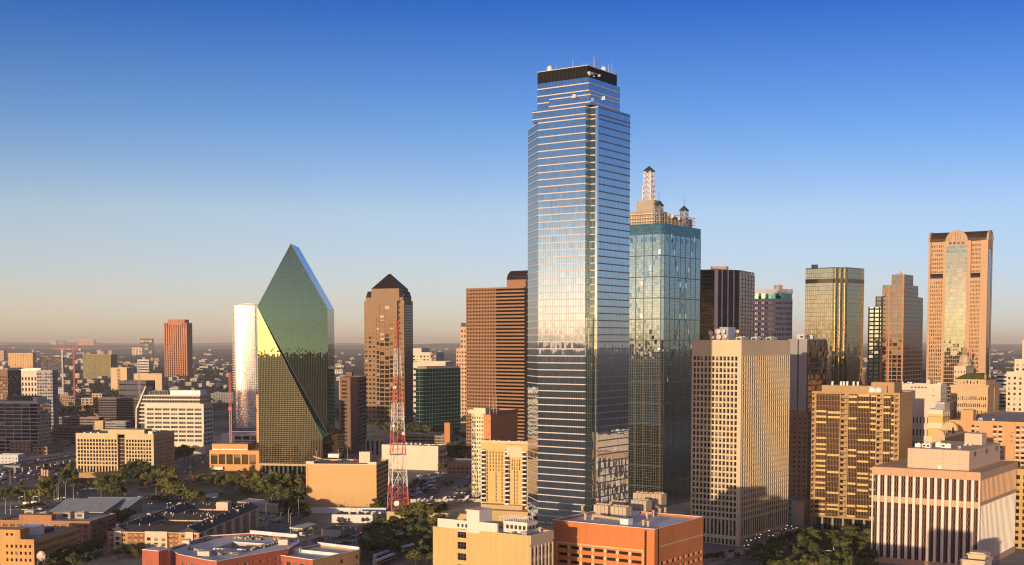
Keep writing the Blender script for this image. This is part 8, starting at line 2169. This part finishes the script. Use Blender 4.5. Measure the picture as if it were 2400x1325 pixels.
# low rises towards the horizon
h = MB(); N = 90
for (Y, hh, sd) in ((11000, 26, 1), (17000, 50, 2), (26000, 95, 3), (40000, 160, 4)):
    X0 = Y * .56; 
    prev = None
    for i in range(N + 1):
        x = -X0 + 2 * X0 * i / N; z = hh * (.45 + .55 * noise.fractal(Vector((x / Y * 9, sd * 7.7, 0)), 1, 2, 4) + .25)
        z = max(4, z)
        cur = [(x, Y - Y * .12, 0), (x, Y, z), (x, Y + Y * .15, 0)]
        if prev: h.poly([prev[0], cur[0], cur[1], prev[1]]); h.poly([prev[1], cur[1], cur[2], prev[2]])
        prev = cur
tag(h.obj('hills', solid('distant woodland', (.045, .052, .03), .95, 0, .5, .004)), kind='structure')

# far houses and sheds among the woods
HS = []
for i, (w, l, hh, rf) in enumerate([(16, 26, 7, 1), (40, 18, 9, 0), (60, 26, 12, 0), (22, 22, 22, 0), (90, 30, 8, 0), (30, 16, 16, 0)]):
    wa, ro = MB(), MB(); 
    lattice(wa, ((0, l), (0, -1)), 0, l, 0, hh, max(2, l // 5), max(1, hh // 4), .5, .45, .3); lattice(wa, ((0, 0), (1, 0)), 0, w, 0, hh, max(2, w // 5), max(1, hh // 4), .5, .45, .3)
    wa.wall((w, 0), (w, l), 0, hh); wa.wall((w, l), (0, l), 0, hh); wa.box(.3, .3, 0, w - .3, l - .3, hh - .02, 1)
    if rf: 
        A = [(-.5, -.5), (w + .5, -.5), (w + .5, l + .5), (-.5, l + .5)]; T0, T1 = (w / 2, w / 2, hh + 5), (w / 2, l - w / 2, hh + 5)
        ro.poly([(*A[0], hh), (*A[1], hh), T0]); ro.poly([(*A[1], hh), (*A[2], hh), T1, T0]); ro.poly([(*A[2], hh), (*A[3], hh), T1]); ro.poly([(*A[3], hh), (*A[0], hh), T0, T1])
    else: ro.box(-.2, -.2, hh, w + .2, l + .2, hh + .8)
    HS.append((wa, ro))
COLS = [(.48, .39, .29), (.52, .46, .39), (.40, .29, .18), (.44, .33, .23), (.32, .21, .13), (.58, .53, .47)]
RC = [(.20, .18, .17), (.45, .43, .4), (.12, .1, .1), (.3, .2, .15), (.55, .52, .48)]
HM = {}
def house(u, v, kind, c, label, group, sc=1.0):
    key = (kind, c)
    if key not in HM: HM[key] = (HS[kind][0].mesh('wall', [masonry('house wall %d' % c, COLS[c], .1), W_DARK]), HS[kind][1].mesh('roof', [solid('house roof %d' % (kind % 5), RC[(kind + c) % 5], .8)]))
    p = gp(u, v); t = thing('house' if kind < 2 else 'low_block', label, 'house' if kind < 2 else 'building', p, rad(rw.choice([82, 70, 95])), group); t.scale = (sc, sc, sc)
    put('wall', HM[key][0], t); put('roof', HM[key][1], t)
def scatter(n, u0, u1, v0, v1, kinds, label, group, sc=1.0, cols=(0, 1, 1, 3, 5)):
    for i in range(n): house(rw.uniform(u0, u1), v0 + (v1 - v0) * rw.random(), rw.choice(kinds), rw.choice(cols), label, group, sc * rw.uniform(.8, 1.25))
scatter(85, 130, 545, 880, 930, [0, 1, 1, 5], 'small pale house in the dense rows above the cream finned office', 'pale houses left of the prism tower', 1.0)
scatter(70, 0, 380, 836, 872, [1, 2, 5, 2], 'low pale building among trees around the far orange slab', 'low buildings at the far left', 1.2)
scatter(48, 0, 545, 810, 836, [2, 3, 4], 'tiny pale block strung along the far left horizon', 'far left horizon blocks', 1.6)
scatter(44, 452, 545, 840, 884, [1, 2, 4], 'low white building in the woods right of the rust red tower', 'low buildings right of the rust red tower', 1.2)
scatter(20, 790, 856, 822, 900, [1, 2, 0], 'low cream building seen between the prism tower and the pyramid tower', 'low buildings between the two green and brown towers', 1.2)
scatter(24, 966, 1095, 808, 830, [2, 3, 4], 'tiny pale block on the horizon beyond the white dotted hotel', 'far middle horizon blocks', 1.6)
scatter(8, 2020, 2040, 815, 880, [1, 2], 'small pale building glimpsed between the gold tower and the stepped tower', 'buildings in the gap by the gold tower')
scatter(26, 2318, 2420, 808, 835, [1, 2, 0], 'tiny pale house on the wooded horizon at the right', 'far right horizon houses', 1.3)
scatter(14, 2320, 2400, 840, 905, [2, 4, 1], 'low grey building behind the green roofed hotel', 'low buildings behind the green roofed hotel')
scatter(12, 100, 300, 940, 985, [1, 2, 5], 'low shaded building between the white gridded office and the dark frame building', 'shaded low buildings', 1.1, (2, 4, 3))
scatter(8, 0, 130, 1040, 1066, [1, 2], 'low shaded building at the foot of the white gridded office', 'low buildings by the gridded office', .9, (2, 4))

# ---------------------------------------------------------------- vehicles
def car_mesh(name, kind, paint):
    m = MB()
    if kind == 'car': prof = [(-2.2, .35), (-2.25, .75), (-2.0, .95), (-1.35, 1.0), (-.75, 1.42), (.65, 1.45), (1.25, 1.02), (2.1, .9), (2.25, .65), (2.2, .35)]; W_ = .88
    elif kind == 'suv': prof = [(-2.3, .4), (-2.35, 1.0), (-2.2, 1.65), (-1.2, 1.78), (.55, 1.75), (1.2, 1.15), (2.2, 1.05), (2.35, .7), (2.3, .4)]; W_ = .95
    else: prof = [(-2.7, .5), (-2.75, 2.3), (-2.5, 2.5), (1.4, 2.5), (2.2, 1.5), (2.7, 1.3), (2.75, .5)]; W_ = 1.0
    for s in (-1, 1):
        pts = [(x, s * W_ * (1 if z < 1.05 else .86), z) for x, z in prof]; m.poly(pts if s < 0 else pts[::-1])
    for i in range(len(prof)):
        (xa, za), (xb, zb) = prof[i], prof[(i + 1) % len(prof)]; wa, wb = W_ * (1 if za < 1.05 else .86), W_ * (1 if zb < 1.05 else .86)
        glass = 1 if (abs(zb - za) > .3 and min(za, zb) > .9 and kind != 'van') or (kind == 'van' and xa == 1.4) else 0
        m.poly([(xa, -wa, za), (xa, wa, za), (xb, wb, zb), (xb, -wb, zb)][::-1], None, glass)
    for s in (-1, 1):
        y = s * W_ * .93 + s * .02
        if kind != 'van': m.poly([(-1.2, y, 1.05), (1.0, y, 1.05), (.55, y * .95, 1.36), (-.7, y * .95, 1.36)][::(1 if s < 0 else -1)], None, 1)
        for x in (-1.4, 1.4): m.lathe((x, s * W_ * .92, .34), [(.02, -.12), (.34, -.12), (.34, .12), (.02, .12)], 10, 2, (0, 1, 0))
    return m.mesh(name, [paint, solid('car glass', (.01, .012, .015), .08), solid('tyre', (.012, .012, .012), .8)])
PAINTS = {'white': (.74, .74, .74), 'black': (.012, .012, .014), 'silver': (.45, .46, .48), 'red': (.40, .03, .03), 'blue': (.04, .09, .25), 'grey': (.13, .13, .14), 'tan': (.4, .32, .2)}
CM = {(k_, c): car_mesh('parked_car', k_, solid('car paint ' + c, PAINTS[c], .25, .2, .03)) for k_ in ('car', 'suv', 'van') for c in PAINTS}
WORD = {'car': 'car', 'suv': 'tall car', 'van': 'van'}
def car(p, rz, kind, c, where, group):
    o = put('van' if kind == 'van' else 'car', CM[(kind, c)], None, p, rz)
    tag(o, '%s %s %s' % (c, WORD[kind], where), 'van' if kind == 'van' else 'car', '%s vehicles %s' % (c, group))
rc = random.Random(17)
def row(u0, v0, u1, v1, n, where, across=False, z=0.0, fill=.8, jit=.4):
    A, Q = gp(u0, v0, z), gp(u1, v1, z); dv = (Q - A); a = math.atan2(dv.y, dv.x) + (math.pi / 2 if across else 0)
    for i in range(n):
        if rc.random() > fill: continue
        p = A.lerp(Q, (i + .5) / n); p = Vector((p.x + rc.uniform(-jit, jit), p.y + rc.uniform(-jit, jit), z + .03))
        car(p, a + (math.pi if rc.random() < .5 else 0), rc.choice(['car', 'car', 'suv', 'suv', 'van'] if n > 5 else ['car', 'suv']), rc.choice(['white', 'white', 'black', 'silver', 'silver', 'grey', 'red', 'blue']), where, where)
w_ = 'on the highway lanes at the left border'
for o in (0, 4, 9, 14, 20): row(-10, 1106 + o * 1.6, 165, 1087 + o * 1.0, 13, w_, fill=.62)
w_ = 'on the raised concrete road'
for o in (-4, 4):
    A, dv = VIA; n = Vector((-dv.y, dv.x, 0))
    for k in range(9): p = A + dv * (15 + k * 21) + n * o; car(Vector((p.x, p.y, 7.62)), math.atan2(dv.y, dv.x), rc.choice(['car', 'suv']), rc.choice(['white', 'silver', 'grey', 'black']), w_, w_)
row(20, 1191, 150, 1181, 9, 'in the car park left of the tilted roof shed', fill=.7); row(0, 1198, 100, 1196, 6, 'in the car park left of the tilted roof shed', fill=.5)
row(192, 1150, 225, 1147, 4, 'on the short road in the left park'); row(322, 1166, 352, 1170, 3, 'on the park road behind the sheds'); row(370, 1163, 470, 1178, 5, 'on the park road behind the sheds', fill=.6)
row(430, 1110, 480, 1068, 12, 'queued on the road beside the orange brick hall', fill=.8); row(445, 1112, 490, 1078, 8, 'queued on the road beside the orange brick hall', fill=.7)
row(500, 1163, 560, 1150, 5, 'on the road by the white trailer', fill=.6)
row(604, 1222, 640, 1214, 6, 'waiting at the wide street crossing', True); row(634, 1224, 660, 1216, 4, 'waiting at the wide street crossing', True, fill=.9); row(652, 1228, 700, 1202, 5, 'waiting at the wide street crossing', fill=.5)
row(690, 1247, 735, 1240, 7, 'parked under and beside the fuel canopy', True); row(690, 1241, 735, 1234, 5, 'parked under and beside the fuel canopy', True, fill=.7); row(700, 1258, 730, 1254, 5, 'parked under and beside the fuel canopy', True, fill=.8)
row(798, 1262, 818, 1258, 4, 'in the street below the depot', True, fill=.9); row(790, 1275, 830, 1272, 4, 'in the street below the depot', fill=.7); row(826, 1264, 846, 1254, 3, 'in the street below the depot')
row(700, 1216, 712, 1222, 2, 'by the kerb at the garage corner'); row(884, 1217, 900, 1216, 2, 'beside the end of the white shop row')
w_ = 'on the roof deck of the tan parking garage'
zd = GAR.zd
for (u, v) in [(745, 1084), (786, 1085), (796, 1083), (803, 1081), (835, 1081), (890, 1077), (752, 1083)]: p = gp(u, v, zd); car(Vector((p.x, p.y, zd + .03)), rc.choice([0, 1.5]), rc.choice(['car', 'suv']), ['black', 'white', 'red', 'grey', 'silver', 'white', 'black'][int(u) % 7], w_, w_)
w_ = 'in the car park below the cream warehouse'
for o in range(5): row(958 + o * 5, 1166 - o * 12, 1020 + o * 6, 1146 - o * 9, 12, w_, True, fill=.72)
w_ = 'in the open car park behind the satellite dishes'
for o in range(6): row(1050 + o * 7, 1166 - o * 9, 1128, 1166 - o * 9, 13 - o, w_, True, fill=.6)
row(960, 1196, 1090, 1082, 9, 'on the street between the two car parks', fill=.5)
w_ = 'on the street below the gridded tower'
row(1700, 1316, 1780, 1284, 7, w_, fill=.7); row(1690, 1310, 1760, 1282, 5, w_, fill=.6); row(1850, 1262, 1900, 1236, 7, w_, fill=.8); row(1880, 1250, 1902, 1238, 4, w_)
row(1655, 1304, 1720, 1294, 5, 'parked on the terrace corner of the gridded tower', fill=.8)
for (u, v, c) in [(63, 1184, 'tan'), (82, 1183, 'white')]: car(gp(u, v), .05, 'van', c, 'parked by the lit paving at the left', 'by the lit paving')

def lorry(name, label, u, v, rz, cab, box_c, L=12, h=4.0):
    p = gp(u, v); e = thing(name, label, 'lorry', (p.x, p.y, .03), rz)
    m = MB(); m.box(0, -1.25, 1.2, L, 1.25, h); m.obj('trailer', solid('trailer ' + str(box_c), box_c, .5), e)
    c = MB(); c.box(-3.2, -1.15, .6, -.5, 1.15, 2.2); c.box(-2.2, -1.15, 2.2, -.5, 1.15, 3.2); c.obj('cab', solid('cab ' + str(cab), cab, .4), e)
    g = MB(); g.poly([(-2.22, -1, 2.25), (-2.22, 1, 2.25), (-2.22, 1, 3.05), (-2.22, -1, 3.05)][::-1]); g.obj('windscreen', W_DARK, e)
    for x in (-2.2, 1.5, L - 2.8, L - 1.5):
        w = MB(); 
        for s in (-1, 1): w.lathe((0, s * 1.05, .5), [(.05, -.2), (.5, -.2), (.5, .2), (.05, .2)], 10, 0, (0, 1, 0))
        w.obj('axle', solid('tyre', (.012, .012, .012), .8), e, (x, 0, 0))
av = math.atan2((gp(165, 1098) - gp(-30, 1128)).y, (gp(165, 1098) - gp(-30, 1128)).x)
lorry('lorry', 'lorry with a white cab and dark green trailer on the highway', 11, 1114, av, (.7, .7, .7), (.02, .10, .05)); lorry('lorry', 'pale lorry with a grey trailer next to the green one on the highway', 72, 1112, av, (.5, .6, .7), (.35, .35, .36)); lorry('lorry', 'small pale blue lorry at the left border of the highway', 2, 1127, av, (.5, .65, .7), (.4, .45, .45), 7)
lorry('lorry', 'white box trailer parked by the road left of the long flat shed', 478, 1170, .06, (.7, .7, .72), (.62, .68, .75), 11); lorry('lorry', 'white lorry parked before the orange brick hall', 503, 1104, .05, (.7, .68, .62), (.72, .68, .6), 8)
lorry('lorry', 'white delivery lorry at the kerb of the gridded tower', 1818, 1262, rad(57), (.7, .7, .72), (.6, .62, .66), 6, 3.4); lorry('lorry', 'second white delivery lorry further up the kerb of the gridded tower', 1846, 1256, rad(57), (.7, .7, .72), (.55, .57, .6), 6, 3.4)
def tram(label, u0, v0, u1, v1):
    A, Q = gp(u0, v0), gp(u1, v1); d = Q - A; e = thing('tram', label, 'tram', (A.x, A.y, .06), math.atan2(d.y, d.x)); L = d.length; n = 3 if L > 20 else 2
    for k in range(n):
        a, b_ = L * k / n + (.3 if k else 1.2), L * (k + 1) / n - (.3 if k < n - 1 else 1.2)
        m = MB(); m.box(a, -1.3, .9, b_, 1.3, 1.7, 0); m.box(a, -1.28, 1.7, b_, 1.28, 2.6, 1); m.box(a, -1.3, 2.6, b_, 1.3, 3.4, 2); m.box(a + .5, -.9, 3.4, b_ - .5, .9, 3.7, 2); m.box(a + .4, -1.1, .15, b_ - .4, 1.1, .9, 3)
        m.obj('tram_car', [solid('tram yellow', (.60, .38, .02), .4), solid('tram window band', (.012, .014, .018), .1), solid('tram white', (.7, .71, .73), .35, .2), M_DARK], e)
    for x0, x1 in ((0, 1.2), (L, L - 1.2)):
        m = MB(); m.prism([(x0, -.8), (x1, -1.28), (x1, 1.28), (x0, .8)] if x0 < x1 else [(x1, -1.28), (x0, -.8), (x0, .8), (x1, 1.28)], .5, 3.3); m.obj('cab_end', solid('tram white', (.7, .71, .73), .35, .2), e)
tram('yellow and white tram at the bottom border of the rail park', 876, 1330, 925, 1310); tram('white tram just behind the yellow one in the rail park', 877, 1316, 914, 1302); tram('white tram with a blue nose half hidden by trees in the rail park', 940, 1296, 982, 1285)

# ---------------------------------------------------------------- street furniture
LM = {}
def lamp(u, v, h, arms, label, group, lit=False, mat=None, z=0.0):
    mat = mat or M_GALV; p = gp(u, v, z); k = (h, arms, lit, mat.name)
    if k not in LM:
        m = MB(); m.tube((0, 0, 0), (0, 0, h), .16, 6, 0, .10); hd = MB()
        for s in ([-1, 1] if arms == 2 else [1]):
            m.tube((0, 0, h), (s * 1.0, 0, h + .5), .07, 4); m.tube((s * 1.0, 0, h + .5), (s * 2.2, 0, h + .6), .06, 4); hd.box(min(s * 2.0, s * 2.9), -.22, h + .45, max(s * 2.0, s * 2.9), .22, h + .72, 0, None, True)
        if arms == 0: hd.lathe((0, 0, h), [(.05, 0), (.2, .1), (.24, .25), (.14, .4), (.02, .45)], 10)
        LM[k] = (m.mesh('pole', [mat]), hd.mesh('lamp_head', [LIT if lit else M_WHITE]))
    t = thing('street_lamp', label, 'street lamp', p, rad(84) if arms else 0, group); put('pole', LM[k][0], t); put('lamp_head', LM[k][1], t)
def emis(name, c, s):
    t = NT(name); t.p.inputs['Base Color'].default_value = rgba(c); t.p.inputs['Emission Color'].default_value = rgba(c); t.p.inputs['Emission Strength'].default_value = s; return t.mat
LIT = emis('lit lamp', (1, .93, .82), 0.9); REDL = emis('red signal', (1, .04, .03), 2.5); GRNL = emis('green signal', (.05, .9, .8), 2.0)
for (u, v, h) in [(33, 1122, 14), (24, 1136, 12), (59, 1185, 11), (237, 1165, 8), (366, 1168, 10), (293, 1162, 12), (430, 1160, 9), (76, 1190, 8), (134, 1178, 13), (137, 1172, 13), (154, 1172, 14), (172, 1170, 11), (92, 1185, 12), (127, 1175, 8), (13, 1205, 11), (25, 1207, 8)]: lamp(u, v, h, 2 if h > 10 else 1, 'tall grey street lamp in the left park and car park', 'lamps of the left park')
PAL = masonry('salmon concrete post', (.56, .36, .26), .1)
for u, vt, vb in ((99, 1100, 1119), (105, 1099, 1122), (112, 1098, 1122)):
    p = gp(u, vb); t = MB(); t.box(-.8, -.8, 0, .8, .8, 7.5); t.box(-1, -1, 7.5, 1, 1, 8.1); tag(t.obj('pylon', PAL, None, p), 'salmon concrete pylon, one of three standing together beside the highway', 'pylon', 'three pylons by the highway')
for (u, v, h) in [(617, 1225, 14), (624, 1243, 17), (637, 1208, 13), (700, 1220, 16), (677, 1243, 14), (681, 1250, 12), (658, 1240, 10), (604, 1250, 9), (806, 1272, 10), (833, 1268, 9), (765, 1296, 8), (775, 1270, 6)]: lamp(u, v, h, 1, 'curved grey street lamp around the wide street and the depot', 'lamps of the wide street')
for (u, v, h) in [(796, 1216, 9), (818, 1205, 6), (791, 1200, 5), (866, 1203, 6)]: lamp(u, v, h, 2, 'thin lamp in front of the tan garage wall', 'lamps before the garage')
for (u, v, h) in [(793, 1080, 8), (815, 1078, 9), (742, 1080, 7)]: lamp(u, v, h, 2, 'twin armed lamp on the garage roof deck', 'lamps on the garage roof', z=GAR.zd)
for (u, v) in [(1750, 1286), (1770, 1280), (1773, 1272), (1793, 1263), (1802, 1274), (1836, 1250), (1832, 1258), (1871, 1228), (1890, 1222), (1858, 1256), (1744, 1298)]: lamp(u, v, 4.6, 0, 'lit round street lamp on the pavement under the gridded tower', 'lit lamps by the gridded tower', True, M_DARK)
for (u, v) in [(45, 1180), (79, 1179), (129, 1185), (143, 1182), (348, 1196), (467, 1172), (392, 1195)]: lamp(u, v, 4.6, 0, 'round pale street lamp near the sheds and the left car park', 'globe lamps at the left', True)
def signal(u, v, h, mat, label):
    p = gp(u, v); e = thing('traffic_light', label, 'traffic light', p); m = MB(); m.tube((0, 0, 0), (0, 0, h), .1, 6); m.tube((0, 0, h - .4), (-3, 0, h - .2), .07, 4); m.obj('pole', M_DARK, e)
    b_ = MB(); b_.box(-.25, -.2, h - 1.2, .25, .2, h + .2); b_.obj('signal_box', M_DARK, e); l = MB(); l.lathe((0, -.22, h - .3), [(.22, 0), (.26, .05), (.02, .12)], 8, 0, (0, -1, 0)); l.obj('signal_lamp', mat, e)
signal(1868, 1282, 4.5, REDL, 'traffic light showing red at the crossing by the green square'); signal(1855, 1250, 5, GRNL, 'traffic light showing green up the street from the gridded tower'); signal(846, 1266, 5, REDL, 'traffic light showing red in the street below the depot'); signal(182, 1166, 4, REDL, 'traffic light showing red on the road of the left park')
signal(1042, 1077, 5, REDL, 'traffic light showing red by the corner of the cream warehouse')
# sculpture on the square, small park roofs, excavator, spoil heaps
p = gp(1945, 1310); e = thing('park_sculpture', 'pale branching sculpture on a stone plinth in the green square', 'sculpture', p); m = MB(); m.box(-2.4, -1.6, 0, 2.4, 1.6, 1.2); m.obj('plinth', masonry('rosy beige stone', (.56, .38, .24), .08), e)
m = MB()
for (x, y, z, x2, y2, z2) in [(-2, 0, 1.2, -3.5, 0, 4.5), (-3.5, 0, 4.5, -5, 0, 5.4), (-3.5, 0, 4.5, -1, 0, 5), (-1, 0, 5, 1.5, 0, 4.4), (1.5, 0, 4.4, 2, 0, 1.2), (1.5, 0, 4.4, 3, 0, 5.6), (-1, 0, 5, -.5, .6, 3.8), (2, 0, 1.2, 2, 0, 7)]: m.tube((x, y, z), (x2, y2, z2), .2, 5)
m.obj('branches', masonry('pale steel grey', (.5, .48, .46), .05), e)
for (u, v, s, lb) in [(946, 1262, 6, 'blue grey pavilion roof among the rail park trees'), (857, 1282, 6, 'blue grey pavilion roof at the left edge of the rail park')]:
    p = gp(u, v); e = thing('park_pavilion', lb, 'pavilion', p, .5); r = MB(); A = [(-s, -s * .6), (s, -s * .6), (s, s * .6), (-s, s * .6)]; T = [(-s * .5, 0, 6), (s * .5, 0, 6)]
    r.poly([(*A[0], 3.6), (*A[1], 3.6), T[1], T[0]]); r.poly([(*A[1], 3.6), (*A[2], 3.6), T[1]]); r.poly([(*A[2], 3.6), (*A[3], 3.6), T[0], T[1]]); r.poly([(*A[3], 3.6), (*A[0], 3.6), T[0]]); r.obj('roof', solid('blue grey metal roof', (.18, .24, .26), .5), e)
    for a in A: c = MB(); c.box(-.2, -.2, 0, .2, .2, 3.6); c.obj('post', M_GALV, e, (a[0] * .85, a[1] * .85, 0))
p = gp(456, 1131); e = thing('excavator', 'orange excavator with raised arm on the construction ground', 'excavator', p, .4)
m = MB(); m.box(-1.6, -1.2, .9, 1.6, 1.2, 2.2); m.box(-.6, -1.2, 2.2, .8, 0, 3.2); m.obj('body', solid('excavator orange', (.55, .12, .02), .5), e)
m = MB(); m.tube((-1, .4, 2), (-2.5, .4, 8), .38, 5); m.tube((-2.5, .4, 8), (-4.2, .4, 7), .3, 5); m.obj('arm', solid('excavator orange', (.55, .12, .02), .5), e); m = MB(); m.box(-5, -.1, 5.8, -4, .9, 7.1); m.obj('bucket', M_DARK, e); m = MB(); m.box(-2, -1.5, 0, 2, -.8, .9); m.box(-2, .8, 0, 2, 1.5, .9); m.obj('tracks', M_DARK, e)
for (u, v, r_) in [(470, 1118, 5), (478, 1116, 4), (488, 1120, 6), (505, 1112, 5), (515, 1118, 4), (496, 1124, 4)]:
    p = gp(u, v); m = MB(); n = 12; rr = random.Random(int(u)); pr = [(r_ * rr.uniform(.8, 1.2), 0), (r_ * .75, 1), (r_ * .4, 1.9), (.1, 2.3)]; m.lathe((0, 0, 0), pr, n)
    m.v = [(x * (1 + .25 * noise.noise(Vector((x, y, u)))), y, z * (1 + .3 * noise.noise(Vector((x, y + 5, u))))) for x, y, z in m.v]; tag(m.obj('earth_heap', DIRT, None, p), 'heap of tan earth on the construction ground', 'earth heap', 'earth heaps on the construction ground')

# ================================================================ evening haze
hz = MB(); hz.box(-31000, -12500, -1, 31000, 53000, 286, 0, None, True)
hm = bpy.data.materials.new('haze'); hm.use_nodes = True; hn = hm.node_tree.nodes; hn.remove(hn['Principled BSDF'])
pv_ = hn.new('ShaderNodeVolumePrincipled'); pv_.inputs['Color'].default_value = (0.93, 0.88, 0.83, 1); pv_.inputs['Density'].default_value = 3.2e-5; pv_.inputs['Anisotropy'].default_value = 0.0
hm.node_tree.links.new(pv_.outputs[0], hn['Material Output'].inputs['Volume'])
tag(hz.obj('haze', hm), kind='stuff')
